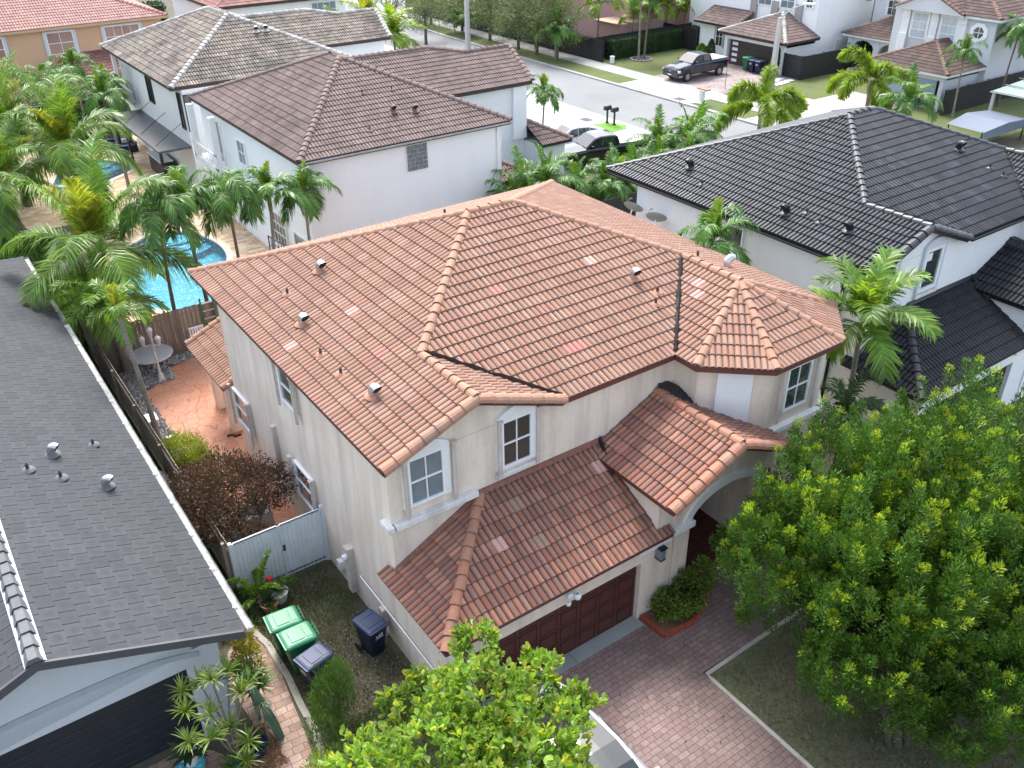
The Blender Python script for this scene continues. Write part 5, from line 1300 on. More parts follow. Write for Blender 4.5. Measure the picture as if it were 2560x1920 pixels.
P_(pC, 'C', 'slender palm beside the pool, leftmost of the row behind the wooden back fence', (7.3, 34.3, 0), .3, 1.02, group=GR)
P_(pA, 'A', 'palm with reddish trunk before the turquoise pool, second in the fence row', (8.75, 34.5, 0), 1.2, 1.06, group=GR)
P_(pC, 'C', 'palm whose drooping fronds hang over the right end of the pool', (10.3, 34.4, 0), 2.4, 1.02, group=GR)
P_(pB, 'B', 'palm standing in front of the arched window of the brown roofed house', (11.75, 34.5, 0), 3.5, 1.03, group=GR)
P_(pB, 'B', 'round headed palm at the right end of the row, against the white wall', (13.4, 34.5, 0), 4.4, .97, group=GR)
# the big coconut palm and its neighbours on the left
cc = palm('coconut_palm', 'coco', 5, 3.6, (.0, .0), 15, 4.0, .16, mats=(MT['frond_coco'], MT['frond_yellow']), trunk='trunk_brown', shaft=.2, droop=1.6, ll=1.2, hang=.5, nl=120, lw=.042, nd=4, vee=.2)
def C_(key, label, loc, rz, sc, **k):
    o = put(cc, 'coco' not in used, 'coconut_palm', label, loc, rz, sc, **k); used.add('coco'); return o
C_('c', 'large coconut palm with long yellow green fronds beside the pool', (5.3, 35.4, 0), .7, 1.08)
C_('c', 'coconut palm with arching silvery fronds over the far pool terrace', (7.2, 49.4, 0), 2.6, (1, 1, 1.15))
C_('c', 'coconut palm half cut off by the left edge below the orange house', (4.0, 48.6, 0), 4.4, .95)
C_('c', 'coconut palm in front of the orange house, highest on the left edge', (5.4, 55.5, 0), 5.6, (1.0, 1.0, 1.1))
fat = palm('palm_tree', 'ad', 71, 2.5, (-.35, .1), 13, 2.2, .22, mats=(MT['frond_coco'], MT['frond_yellow']), trunk='trunk_grey', shaft=.75, droop=1.7, ll=.62, hang=.35, nl=54, lw=.05)
put(fat, True, 'palm_tree', 'short palm with thick ringed grey trunk in the corner of the patio fence', (4.95, 33.0, 0), 1.0, 1)
slim = palm('palm_tree', 'ad', 72, 5.0, (-.15, .55), 7, 1.25, .085, mats=(MT['frond_coco'], MT['frond_yellow']), trunk='trunk_grey', shaft=.3, droop=2.2, ll=.5, hang=.4, nl=36, lw=.045, nd=1)
put(slim, True, 'palm_tree', 'tall thin palm with bare lichened trunk rising from the edge of the orange patio', (4.4, 27.3, 0), 0, .95)
GB = 'palms by the far pool terrace'
P_(pB, 'B', 'straight palm standing on the far pool terrace left of the blue lounge seat', (10.9, 55.4, 0), .8, 1.05, group=GB)
P_(pC, 'C', 'dense palm left of the straight one on the far pool terrace', (9.3, 60.2, 0), 1.9, 1.0, group=GB)
P_(pB, 'B', 'palm touching the back wall of the tan roofed house', (12.2, 62.5, 0), 2.9, .9, group=GB)
P_(pC, 'C', 'shorter palm under the small red roof of the orange house', (8.3, 66.5, 0), 3.7, .85, group=GB)
P_(pB, 'B', 'leafy palm in front of the porch posts of the orange house', (11.5, 67.5, 0), 4.7, .95, group=GB)
# single palms between the houses on the right
wind = palm('palm_tree', 'ad', 91, 3.6, (.1, .1), 14, 1.9, .075, mats=(MT['frond_coco'], MT['frond_bright']), trunk='trunk_grey', shaft=.7, droop=1.8, ll=.62, hang=.35, nl=40, lw=.055)
put(wind, True, 'palm_tree', 'windblown palm between the beige and the black roofed house, behind the big round tree', (21.8, 13.2, 0), .4, 1.25)
P_(pB, 'B', 'palm rising in front of the satellite dishes and white wall of the black roofed house', (21.7, 19.2, 0), 4.9, (1, 1, 1.12))
dk = palm('palm_tree', 'ad', 92, 2.2, (-.1, 0), 11, 1.5, .08, mats=(MT['frond_dark'], None), trunk='trunk_brown', shaft=.5, droop=2.2, ll=.5, hang=.5, nl=34, lw=.05)
put(dk, True, 'palm_tree', 'small dark palm tucked beside the bay window of the beige house', (20.95, 12.7, 0), 0, 1.0)
P_(pB, 'B', 'single palm by the driveway in front of the brown roofed house', (33.4, 44.6, 0), 2.2, .84)
# low palms in the garden strip between brown and black roofed houses
low = palm('palm_tree', 'ad', 55, 1.5, (.1, 0), 15, 2.0, .06, mats=(MT['frond'], MT['frond_bright']), trunk='trunk_grey', shaft=.5, droop=2.2, ll=.6, hang=.6, nl=42, lw=.055, nd=1)
GL = 'low palms in the garden strip behind the beige house'
strip_l = [('low palm against the white wall at the left end of the garden strip', 23.6, 33.8, 1.0), ('low palm under the corner gutter of the brown roofed house', 25.0, 34.8, 1.05), ('low palm below the little porch roof of the brown roofed house', 26.8, 35.3, 1.1),
           ('yellow centred low palm before the black pickup', 28.4, 35.2, .85), ('low palm directly behind the black fence', 29.9, 34.4, .85), ('low palm touching the eave corner of the black roof', 31.4, 34.8, .85),
           ('low palm on the lawn beside the pickup bed', 33.0, 35.8, .8), ('low palm behind the black roof ridge, nearest the pickup tailgate', 35.3, 36.2, .85), ('yellowish low palm in the row along the black ridge', 36.9, 37.9, .95),
           ('low palm along the black ridge left of the first foxtail palm', 38.8, 37.2, 1.0), ('low palm at the kerb end of the row along the black ridge', 40.4, 38.2, .95), ('dark low palm hidden between the row and the black roof', 36.4, 35.0, .9)]
for i, (lb, x, y, s) in enumerate(strip_l):
    put(low, i == 0, 'palm_tree', lb, (x, y, 0), i*1.7, s*1.12, group=GL)
# foxtail palms
fx = palm('foxtail_palm', 'fox', 61, 1.7, (.1, .1), 8, 3.4, .14, mats=(MT['frond_bright'], None), trunk='trunk_grey', shaft=.55, droop=3.0, ll=.75, hang=.35, nl=150, lw=.055, plume=True)
GF = 'foxtail palms beyond the black roof'
put(fx, True, 'foxtail_palm', 'foxtail palm with bushy arching fronds at the kerb beyond the black roof', (46.6, 38.6, 0), .5, 1.12, group=GF)
put(fx, False, 'foxtail_palm', 'foxtail palm with yellow upright frond in front of the blue garage door', (57.6, 38.4, 0), 2.2, 1.12, group=GF)
# far right palms
GZ = 'palms along the far right side yard'
for lb, x, y, k, s in (('palm with pale trunk standing before the right end of the blue garage door', 62.9, 35.0, 'B', .88), ('palm beside the grey house wall, middle of the right side yard', 68.0, 34.6, 'A', 1.0), ('palm at the right edge beside the green gazebo roof', 72.0, 35.2, 'C', 1.0), ('tall palm overlapping the grey wall at the far right edge', 75.0, 36.0, 'B', 1.05)):
    P_({'A': pA, 'B': pB, 'C': pC}[k], k, lb, (x, y, 0), x, s, group=GZ)
put(low, False, 'palm_tree', 'low yellow green palm just behind the black ridge on the right', (55.6, 34.0, 0), 1, 1.2)
thin = palm('palm_tree', 'ad', 81, 5.6, (.3, .2), 9, 1.5, .06, mats=(MT['frond'], None), trunk='trunk_grey', shaft=.7, droop=2.2, ll=.5, hang=.5, nl=30, lw=.05)
put(thin, True, 'palm_tree', 'left one of two very thin tall palms, beside the banana plant', (73.4, 50.2, 0), 0, 1.0)
put(thin, False, 'palm_tree', 'right one of two very thin tall palms, before the arched entrance', (73.0, 47.6, 0), 1.3, .98)
# bright palms beyond the brown roof and twin palm
P_(pB, 'B', 'one trunk of the twin palm in the ring of stones, leaning left', (58.2, 63.1, 0), .9, 1.15); P_(pA, 'A', 'one trunk of the twin palm in the ring of stones, leaning right', (58.8, 63.0, 0), 5.2, 1.2)
ye = palm('palm_tree', 'ad', 66, 2.4, (0, 0), 12, 1.8, .07, mats=(MT['frond_bright'], MT['frond_yellow']), trunk='trunk_grey', shaft=.4, droop=1.9, ll=.55, hang=.45, nl=34, lw=.055, nd=5)
GY = 'bright yellow green palms behind the brown roof'
for i, (lb, x, y, s) in enumerate((('tallest bright yellow green palm behind the brown roof ridge', 31.9, 64.0, 1.9), ('bright palm left of the tallest one behind the brown roof', 30.0, 65.3, 1.6), ('bright palm at the right end of the clump behind the brown roof', 34.2, 64.6, 1.65))):
    put(ye, i == 0, 'palm_tree', lb, (x, y, 0), i*2.1, s, group=GY)
put(ye, False, 'palm_tree', 'yellow topped palm inside the black fence beside the pink house', (57.6, 68.2, 0), 1.0, 1.6)
GX = 'yellow areca palms above the black fence'
for i, (lb, x, y, s) in enumerate((('yellow areca palm above the hedge, nearest the twin palm', 60.5, 66.6, 1.2), ('yellow areca palm in the middle of the clump above the hedge', 62.8, 66.8, 1.35), ('orange tinted areca palm right of the middle of the clump', 65.2, 67.0, 1.3), ('areca palm above the end of the hedge', 67.6, 67.0, 1.15), ('yellow areca palm beside the white canopy roof', 69.8, 67.0, 1.2))):
    put(ye, False, 'areca_palm', lb, (x, y, 0), i*1.3+.4, s, group=GX)
pal = palm('palm_tree', 'ad', 56, .5, (0, 0), 11, 1.5, .07, mats=(MT['frond_grey'], None), trunk='trunk_brown', shaft=.2, droop=1.6, ll=.4, hang=.4, nl=40, lw=.03)
put(pal, True, 'palm_tree', 'low silvery palm against the white wall right of the round headed palm', (15.6, 34.6, 0), 0, 1.1)
put(pal, False, 'palm_tree', 'low grey green palm beside the black metal gate panel', (12.9, 33.9, 0), 1.4, .95)
for lb, x, y, s in (('low palm under the street trees, left one with reddish leaves', 51.9, 84.5, .8), ('low palm under the street trees with skirt of brown leaves', 52.1, 67.6, 1.3), ('low palm under the street trees behind the concrete pole', 52.0, 82.0, .9)):
    put(low, False, 'palm_tree', lb, (x, y, .1), x+y, s)

# ---------------- leafy trees
def leaves_np(centers, dirs, size, ratio, rg, fold=.25, curl=0.0):
    """one folded leaf (2 quads, 6 verts) per centre; dirs = unit growth direction"""
    n = len(centers); d = dirs
    a = rg.normal(size=(n, 3)); s = np.cross(d, a); s /= np.linalg.norm(s, axis=1)[:, None]+1e-9
    u = np.cross(s, d)
    sz = size*(rg.uniform(.7, 1.25, n))[:, None]; w = sz*ratio*.5
    c = centers
    v0 = c; v1 = c+d*sz*.45+s*w+u*w*fold; v2 = c+d*sz*.85+s*w*.62+u*w*fold*.6; v3 = c+d*sz - u*sz*curl
    v4 = c+d*sz*.85-s*w*.62+u*w*fold*.6; v5 = c+d*sz*.45-s*w+u*w*fold
    V = np.stack([v0, v1, v2, v3, v4, v5], 1).reshape(-1, 3)
    b = (np.arange(n)*6)[:, None]
    F = np.concatenate([b+np.array([[0, 1, 2, 3]]), b+np.array([[0, 3, 4, 5]])], 1).reshape(-1, 4)
    return V, F
def tree_limbs(m, base, tips, r0, rg, nseg=5, fork=None):
    base = Vector(base)
    for tp in tips:
        tp = Vector(tp); pts = []; rads = []
        for i in range(nseg+1):
            t = i/nseg; p = base.lerp(tp, t); p += Vector((rg.uniform(-1, 1), rg.uniform(-1, 1), rg.uniform(-.3, 1)))*.1*(tp-base).length*sin(pi*t)*.6
            pts.append(p); rads.append(r0*(1-.8*t))
        m.tube(pts, rads, 6)
# the big round tree in the front lawn: upright plumes of narrow leaves
def plume_tree(name, label, loc, trunks, shells, npl, mats, seed, plen=(.55, 1.15), nl=(150, 210), leaf=(.10, .27), up=.75, tip_frac=.2):
    t = thing(name, label, 'tree', loc)
    rg = np.random.default_rng(seed); r2 = random.Random(seed)
    C = []; D = []; Lf = []; TIP = []
    limb_tips = []
    for k in range(npl):
        sh = shells[int(rg.choice(len(shells), p=np.array([s[6] for s in shells])/sum(s[6] for s in shells)))]
        cx, cy, cz, rx, ry, rz_, _ = sh
        a = rg.uniform(0, 2*pi); zz = rg.uniform(-.75, 1); rr = math.sqrt(max(0, 1-zz*zz)); q = (rg.uniform(.8, 1.08) if rg.random() < .72 else rg.uniform(.35, .8))
        p = np.array([cx+rx*rr*cos(a)*q, cy+ry*rr*sin(a)*q, cz+rz_*zz*q])
        out = np.array([rr*cos(a), rr*sin(a), zz*.5]); d = out*(1-up)+np.array([0, 0, up])+rg.normal(size=3)*.12; d /= np.linalg.norm(d)
        L = rg.uniform(*plen); n = int(rg.uniform(*nl)); 
        tt = rg.uniform(0, 1, n)**.8
        ax = p+np.outer(tt*L, d)
        w = (.27*(1-tt)**.55+.015)*(L*.4+.45)
        rad = rg.normal(size=(n, 3)); rad -= np.outer(rad@d, d); rad /= np.linalg.norm(rad, axis=1)[:, None]
        c = ax+rad*(w*rg.uniform(.2, 1, n))[:, None]
        dd = rad*.75+d*.85+rg.normal(size=(n, 3))*.22; dd /= np.linalg.norm(dd, axis=1)[:, None]
        C.append(c); D.append(dd); Lf.append(tt > (1-tip_frac*rg.uniform(.3, 1.6) if rg.random() < .5 and zz > -.2 else 2))
        if k % 24 == 0: limb_tips.append(p)
    C = np.concatenate(C); D = np.concatenate(D); T = np.concatenate(Lf)
    V, F = leaves_np(C[~T], D[~T], leaf[0], leaf[1], rg, .3); mesh_np('crown', V, F, mats[0], t)
    V, F = leaves_np(C[T], D[T], leaf[0]*.9, leaf[1], rg, .3); mesh_np('new_shoots', V, F, mats[1], t)
    m = MB()
    for (bx, by, tx, ty, tz, r) in trunks: m.tube([(bx, by, -.1), (bx*.8+tx*.2, by*.8+ty*.2, tz*.3), ((bx+tx)/2+.1, (by+ty)/2, tz*.65), (tx, ty, tz)], [r*1.5, r, r*.8, r*.5], 8)
    tips = [trunks[i % len(trunks)] for i in range(len(limb_tips))]
    for tk, p in zip(tips, limb_tips): tree_limbs(m, (tk[2], tk[3], tk[4]*.8), [p], tk[5]*.45, r2)
    m.build('trunk', MT['bark_dark'], t, smooth=True)
    return t
MT['bark_dark'] = bark_mat('dark_bark', (.085,.07,.055), (.035,.03,.025))
MT['big_leaf'] = leaf_mat('big_tree_leaf', [(.04,.10,.014), (.065,.145,.016), (.095,.20,.02), (.05,.12,.016), (.08,.14,.016)], .35, .2)
MT['big_tip'] = leaf_mat('big_tree_new_leaf', [(.18,.30,.015), (.32,.40,.015), (.14,.26,.018), (.42,.42,.03)], .35, .3)
plume_tree('tree', 'large round dense green tree with yellow tipped shoots in the front lawn', (14.5, 6.2, 0),
           [(-.2, -.5, .3, .6, 2.6, .085), (0, -.6, 1.4, 1.2, 2.8, .07), (-.3, -.4, -.6, 1.0, 2.6, .065), (.1, -.4, .6, -.3, 2.4, .05)],
           [(-.1, 2.8, 2.7, 1.7, 1.7, 1.6, 2.6), (1.9, 3.2, 3.1, 2.1, 1.9, 1.9, 3.2), (.8, 1.0, 3.1, 2.3, 2.2, 2.0, 4), (3.3, 1.3, 3.3, 2.5, 2.3, 2.2, 4), (2.2, -.8, 2.8, 2.2, 2.0, 2.0, 3), (5.4, 2.2, 3.2, 2.4, 2.2, 2.1, 3), (5.0, -.6, 3.0, 2.5, 2.2, 2.1, 3), (-.5, .3, 1.9, 1.5, 1.4, 1.2, 1.7), (1.0, -1.2, 1.8, 1.8, 1.3, 1.2, 2.2), (3.4, -1.6, 1.9, 1.8, 1.4, 1.2, 1.6)],
           2500, (MT['big_leaf'], MT['big_tip']), 3)
# the nearest tree: rounded yellow-green leaves in rosettes at twig ends
def rosette_tree(name, label, loc, clumps, mats, seed, leaf=.1, ratio=.62, per=9, limbs=None, cat='tree', bark='twig', trunk_r=.1, spread=.13, yf=.2):
    t = thing(name, label, cat, loc); rg = np.random.default_rng(seed); r2 = random.Random(seed)
    m = MB(); C = []; D = []; Y = []
    for (cx, cy, cz, rx, ry, rz_, n) in clumps:
        tips = []
        for k in range(n):
            a = rg.uniform(0, 2*pi); zz = rg.uniform(-.7, 1); rr = math.sqrt(1-zz*zz); q = rg.uniform(.25, 1)**.4
            p = np.array([cx+rx*rr*cos(a)*q, cy+ry*rr*sin(a)*q, cz+rz_*zz*q]); tips.append(p)
            d0 = np.array([rr*cos(a)*.6, rr*sin(a)*.6, .7+.3*zz]); d0 /= np.linalg.norm(d0)
            for j in range(rg.integers(per-3, per+4)):
                s = rg.uniform(0, 1); rad = rg.normal(size=3); rad -= rad@d0*d0; rad /= np.linalg.norm(rad)
                dd = rad*(1-.5*s)+d0*(.25+.7*s); dd /= np.linalg.norm(dd)
                C.append(p-d0*spread*(1-s)+dd*.01); D.append(dd); Y.append(rg.random() < (yf if q > .8 else yf*.3))
        for i in range(max(3, n//9)):
            p = tips[rg.integers(len(tips))]; tree_limbs(m, (cx*.75, cy*.75, max(.4, cz-rz_*.9)), [p], trunk_r*.22, r2, 4)
        m.tube([(0, 0, -.05), (cx*.3, cy*.3, cz*.4), (cx*.75, cy*.75, max(.5, cz-rz_*.85))], [trunk_r*.7, trunk_r*.5, trunk_r*.3], 7)
    C = np.array(C); D = np.array(D); Y = np.array(Y)
    V, F = leaves_np(C[~Y], D[~Y], leaf, ratio, rg, .35, .12); mesh_np('crown', V, F, mats[0], t)
    if Y.any(): V, F = leaves_np(C[Y], D[Y], leaf, ratio, rg, .35, .12); mesh_np('yellow_leaves', V, F, mats[1], t)
    m.build('trunk', MT[bark], t, smooth=True)
    return t
MT['round_leaf'] = leaf_mat('round_bright_leaf', [(.14,.25,.04), (.20,.33,.05), (.27,.40,.08), (.12,.22,.035), (.36,.45,.12)], .28, .4)
MT['round_yellow'] = leaf_mat('round_yellow_leaf', [(.36,.38,.04), (.45,.42,.05), (.28,.36,.05)], .3, .4)
rosette_tree('tree', 'leafy bright green tree with round leaves at the bottom edge, over the parked white car', (4.9, 7.6, 0),
    [(-.5, 1.2, 4.1, 1.25, 1.2, .85, 235), (.7, 1.5, 4.25, 1.1, 1.1, .8, 225), (.95, .3, 4.35, 1.05, 1.0, .85, 190), (-1.1, .1, 3.9, 1.3, 1.1, .9, 200), (.2, -.4, 4.4, 1.3, 1.1, .85, 230), (1.45, 2.9, 4.15, .5, .6, .42, 58), (2.1, 1.7, 4.1, .5, .45, .4, 42), (2.35, .8, 4.0, .45, .4, .4, 34), (.0, 2.7, 3.9, .8, .5, .45, 70), (-1.4, 2.1, 3.7, .8, .7, .5, 95), (-2.2, 2.2, 3.4, .75, .6, .4, 80), (-1.9, 1.0, 3.6, .8, .8, .5, 100), (-2.6, 1.6, 3.2, .7, .6, .4, 70)],
    (MT['round_leaf'], MT['round_yellow']), 9, leaf=.14, ratio=.66, per=9, trunk_r=.12, spread=.2)
def bush(name, label, loc, clumps, mat, seed, leaf, ratio, n, cat='shrub', stems=True, flower=None, group=None, flat_top=False, up=.3, sc=1):
    """shrub of scattered leaves in ellipsoidal clumps"""
    t = thing(name, label, cat, loc, 0, group); rg = np.random.default_rng(seed); r2 = random.Random(seed); C = []; D = []
    m = MB()
    for (cx, cy, cz, rx, ry, rz_, w) in clumps:
        k = int(n*w); d = rg.normal(size=(k, 3)); d /= np.linalg.norm(d, axis=1)[:, None]; q = rg.uniform(.15, 1, k)**.38
        # break the outline into tufts
        wob = 1+.16*np.sin(d[:, 0]*7+cx*3)*np.cos(d[:, 1]*6+cy)+.12*np.sin(d[:, 2]*11+d[:, 0]*5)
        c = np.array([cx, cy, cz])+d*np.array([rx, ry, rz_])*(q*wob)[:, None]
        dd = d*.6+rg.normal(size=(k, 3))*.5+np.array([0, 0, up]); dd /= np.linalg.norm(dd, axis=1)[:, None]
        C.append(c); D.append(dd)
        if stems:
            for i in range(6):
                e = d[i]; m.tube([(cx*.2, cy*.2, 0), (cx*.6, cy*.6, cz*.5), (cx+e[0]*rx*.7, cy+e[1]*ry*.7, cz+e[2]*rz_*.7)], [.03*sc, .022*sc, .008*sc], 5)
    C = np.concatenate(C); D = np.concatenate(D); keep = C[:, 2] > .02
    V, F = leaves_np(C[keep], D[keep], leaf, ratio, rg, .3); mesh_np('leaves', V, F, mat, t)
    if stems: m.build('stem', MT['bark'], t)
    if flower:
        k = flower[1]; i = rg.choice(len(C), k); V, F = leaves_np(C[i]+D[i]*leaf*.6, D[i], leaf*flower[2], .9, rg, .2); mesh_np('blossoms', V, F, flower[0], t)
    return t
MT['purple_leaf'] = leaf_mat('purple_brown_leaf', [(.07,.03,.028), (.11,.045,.035), (.05,.05,.028), (.15,.07,.05), (.045,.055,.03)], .5, .25)
MT['hedge_leaf'] = leaf_mat('yellow_green_hedge_leaf', [(.16,.23,.03), (.26,.31,.035), (.10,.17,.025), (.34,.34,.04)], .4, .3)
MT['green_leaf'] = leaf_mat('mid_green_leaf', [(.05,.11,.025), (.08,.15,.03), (.06,.13,.028), (.11,.18,.04)], .45, .3)
MT['dark_leaf'] = leaf_mat('dark_green_leaf', [(.02,.045,.018), (.03,.06,.022), (.04,.08,.025)], .5, .2)
MT['oak_leaf'] = leaf_mat('live_oak_leaf', [(.09,.125,.05), (.13,.17,.07), (.16,.20,.09), (.11,.145,.06)], .55, .25)
MT['gold_leaf'] = leaf_mat('golden_croton_leaf', [(.30,.28,.03), (.40,.34,.04), (.16,.18,.03), (.24,.12,.03)], .4, .3)
MT['planter_leaf'] = leaf_mat('planter_leaf', [(.10,.18,.03), (.17,.25,.04), (.07,.13,.025), (.24,.28,.04)], .4, .3)
MT['red_flower'] = plain('red_flower', (.55,.02,.03), .5)
MT['magenta_flower'] = plain('magenta_flower', (.32,.03,.12), .5)
bush('purple_leaf_tree', 'reddish brown leaved small tree behind the white metal gate', (4.9, 20.6, 0), [(.0, .3, 2.0, 1.3, 1.2, .8, 1), (-.9, .9, 1.9, .9, .9, .7, .6), (.9, -.1, 2.0, .8, .8, .7, .5), (.1, 1.6, 1.7, .9, .8, .6, .5), (-.7, -.4, 1.7, .8, .8, .6, .45), (.0, -1.3, 1.5, .35, .35, .35, .12)], MT['purple_leaf'], 4, .085, .42, 5200, cat='tree')
bush('clipped_bush', 'clipped yellow green bush at the edge of the orange patio', (4.75, 25.3, 0), [(0, .4, .55, .75, .85, .6, 1), (.25, -.4, .5, .6, .6, .55, .6)], MT['hedge_leaf'], 5, .06, .5, 6500)
bush('flowering_bush', 'small magenta flowering bush between the clipped bush and the brown leaved tree', (4.6, 23.9, 0), [(0, 0, .7, .45, .45, .5, 1)], MT['purple_leaf'], 6, .07, .45, 900, flower=(MT['magenta_flower'], 90, 1.2))
bush('planter_shrub', 'bushy green shrub growing in the red brick planter by the garage', (13.2, 11.55, .1), [(-.3, 0, .4, .5, .42, .35, 1), (.45, .1, .5, .45, .45, .5, 1), (.1, -.15, .35, .6, .35, .3, .8), (1.0, .1, .6, .3, .3, .6, .5)], MT['planter_leaf'], 7, .085, .5, 2300)
bush('shrub', 'leafy shrub pushing into the frame behind the black ridge at right', (47.5, 24.3, 0), [(0, 0, 2.0, 1.5, 1.4, 1.2, 1), (1.6, -.6, 1.8, 1.3, 1.2, 1.0, .8)], MT['green_leaf'], 8, .16, .4, 3500)
# live oaks and bare tree along the street
def oak(label, loc, H, rad, seed, dens=1.0, lo=.45, group='street trees on the verge'):
    t = thing('oak_tree', label, 'tree', loc, 0, group); rg = np.random.default_rng(seed); r2 = random.Random(seed); C = []; D = []; m = MB()
    m.tube([(0, 0, -.1), (.05, 0, H*.3), (.1, .05, H*.5)], [.17, .12, .09], 8)
    K = int(34*dens)
    for k in range(K):
        a = rg.uniform(0, 2*pi); z = rg.uniform(lo, 1); rr = rad*rg.uniform(.2, 1)*math.sqrt(max(.05, 1-((z-.58)/.5)**2)) ; p = np.array([rr*cos(a), rr*sin(a), H*z])
        tree_limbs(m, (.08, .03, H*rg.uniform(.32, .5)), [p], .035, r2, 4)
        n = int(rg.uniform(120, 210)); c = p+rg.normal(size=(n, 3))*np.array([.34, .34, .24])*rad/2.2; d = rg.normal(size=(n, 3))+np.array([0, 0, .3]); d /= np.linalg.norm(d, axis=1)[:, None]
        C.append(c); D.append(d)
    m.build('trunk', MT['bark'], t, smooth=True)
    V, F = leaves_np(np.concatenate(C), np.concatenate(D), .17, .4, rg, .3); mesh_np('crown', V, F, MT['oak_leaf'], t)
    return t
for i, (lb, x, y, H, r, ds) in enumerate((('street tree whose trunk stands nearest the end of the black fence', 52.1, 70.4, 6.2, 2.9, 1.25), ('street tree over the middle of the black fence, dense grey green crown', 52.25, 73.6, 6.4, 2.9, 1.25), ('street tree left of the dense ones, over the shaded pavement', 52.4, 78.7, 6.2, 2.8, 1.2),
        ('street tree right behind the concrete pole', 53.0, 84.8, 6.0, 2.6, 1.0), ('multi stemmed tree on the near side of the road left of the concrete pole', 46.7, 81.6, 6.2, 2.6, .8), ('farthest street tree near the bend of the road', 52.6, 90.5, 6.0, 2.6, .9), ('street tree filling the gap above the black fence corner', 52.3, 67.6, 5.8, 2.2, .7))):
    oak(lb, (x, y, .1 if x > 50 else 0), H, r*1.15, 100+i, ds*1.35, .27)
def bare_tree(label, loc, seed):
    t = thing('bare_tree', label, 'tree', loc); r2 = random.Random(seed); m = MB()
    m.tube([(0, 0, -.1), (.1, 0, 1.5), (.05, .1, 3)], [.16, .12, .1], 8)
    for i in range(16):
        a = r2.uniform(0, 6.28); L = r2.uniform(1, 2); z0 = r2.uniform(1.6, 3); tp = (cos(a)*L, sin(a)*L, z0+r2.uniform(1, 3)); tree_limbs(m, (.08, .05, z0), [tp], .06, r2)
        for j in range(3): tree_limbs(m, Vector(tp)*.8+Vector((0, 0, .3)), [(tp[0]+r2.uniform(-.6, .6), tp[1]+r2.uniform(-.6, .6), tp[2]+r2.uniform(.2, .9))], .02, r2)
    m.build('trunk', MT['bark'], t, smooth=True)
bare_tree('bare leafless tree beside the road left of the multi stemmed tree', (45.6, 86.5, 0), 77)
# hedges
def hedge(label, x0, y0, x1, y1, h, mat, seed, leaf=.1, dens=420, cat='hedge', name='hedge'):
    cx, cy = (x0+x1)/2, (y0+y1)/2; t = thing(name, label, cat, (cx, cy, 0)); rg = np.random.default_rng(seed)
    m = MB(); m.box((x0-cx+.1, y0-cy+.1, 0), (x1-cx-.1, y1-cy-.1, h-.12)); m.build('hedge_core', MT['dark_leaf'], t)
    A = 2*((x1-x0)+(y1-y0))*h+(x1-x0)*(y1-y0); n = int(A*dens); C = np.empty((n, 3)); D = np.empty((n, 3))
    pr = np.array([(x1-x0)*h, (x1-x0)*h, (y1-y0)*h, (y1-y0)*h, (x1-x0)*(y1-y0)]); f = rg.choice(5, n, p=pr/pr.sum()); u = rg.uniform(0, 1, n); v = rg.uniform(0, 1, n)
    X = x0+(x1-x0)*u; Y = y0+(y1-y0)*u; Z = h*v
    C[:, 0] = np.where(f < 2, X, np.where(f == 2, x0, np.where(f == 3, x1, X))); C[:, 1] = np.where(f == 0, y0, np.where(f == 1, y1, np.where(f < 4, Y, y0+(y1-y0)*v))); C[:, 2] = np.where(f == 4, h, Z)
    N_ = np.array([[0,-1,.2],[0,1,.2],[-1,0,.2],[1,0,.2],[0,0,1]])[f]; C -= N_*.1*rg.uniform(0, 1, n)[:, None]
    D = N_*.7+rg.normal(size=(n, 3))*.5; D /= np.linalg.norm(D, axis=1)[:, None]; C[:, 0] -= cx; C[:, 1] -= cy
    V, F = leaves_np(C, D, leaf, .5, rg, .3); mesh_np('leaves', V, F, mat, t); return t
hedge('long dark clipped hedge along the black fence by the front lawn', 56.2, 64.4, 67.6, 65.3, 1.75, MT['dark_leaf'], 31, .13, 150)
hedge('tall dark hedge at the back of the far pool terrace', 6.2, 67.8, 13.6, 68.8, 2.6, MT['dark_leaf'], 32, .14, 90)
hedge('clipped green hedge between the orange and the red roofed house', 21.2, 92, 25.0, 94, 4.6, MT['dark_leaf'], 33, .2, 60)
def cyp(label, loc, h, r, seed, group=None):
    t = thing('conical_shrub', label, 'shrub', loc, 0, group); rg = np.random.default_rng(seed); n = int(1500*h*r*2)
    z = rg.uniform(0, 1, n); rr = r*(np.sin(np.pi*np.clip(z*.85+.15, 0, 1))**.6)*rg.uniform(.6, 1, n); a = rg.uniform(0, 2*pi, n)
    C = np.stack([rr*np.cos(a), rr*np.sin(a), z*h], 1); D = np.stack([np.cos(a)*.5, np.sin(a)*.5, np.ones(n)], 1)+rg.normal(size=(n, 3))*.25; D /= np.linalg.norm(D, axis=1)[:, None]
    V, F = leaves_np(C, D, .12, .4, rg, .3); mesh_np('leaves', V, F, MT['green_leaf'] if h < 1.5 else MT['dark_leaf'], t)
    m = MB(); m.tube([(0, 0, -.05), (0, 0, h*.8)], [.05, .02], 6); m.build('stem', MT['bark'], t)
cyp('tall conical shrub at the left corner of the dark garage door', (62.3, 58.2, 0), 2.0, .4, 41, 'shrubs by the dark garage door'); cyp('round shrub nearest the long hedge beside the garage', (62.9, 59.9, 0), 1.3, .5, 42, 'shrubs by the dark garage door'); cyp('middle round shrub beside the garage', (62.5, 59.0, 0), 1.25, .5, 43, 'shrubs by the dark garage door')
cyp('tall conical shrub at the right corner of the dark garage door', (62.6, 51.2, 0), 2.6, .38, 44, 'shrubs by the dark garage door'); cyp('thin conical shrub against the low white wall of the brown roofed house', (28.3, 39.3, 0), 1.9, .35, 45)

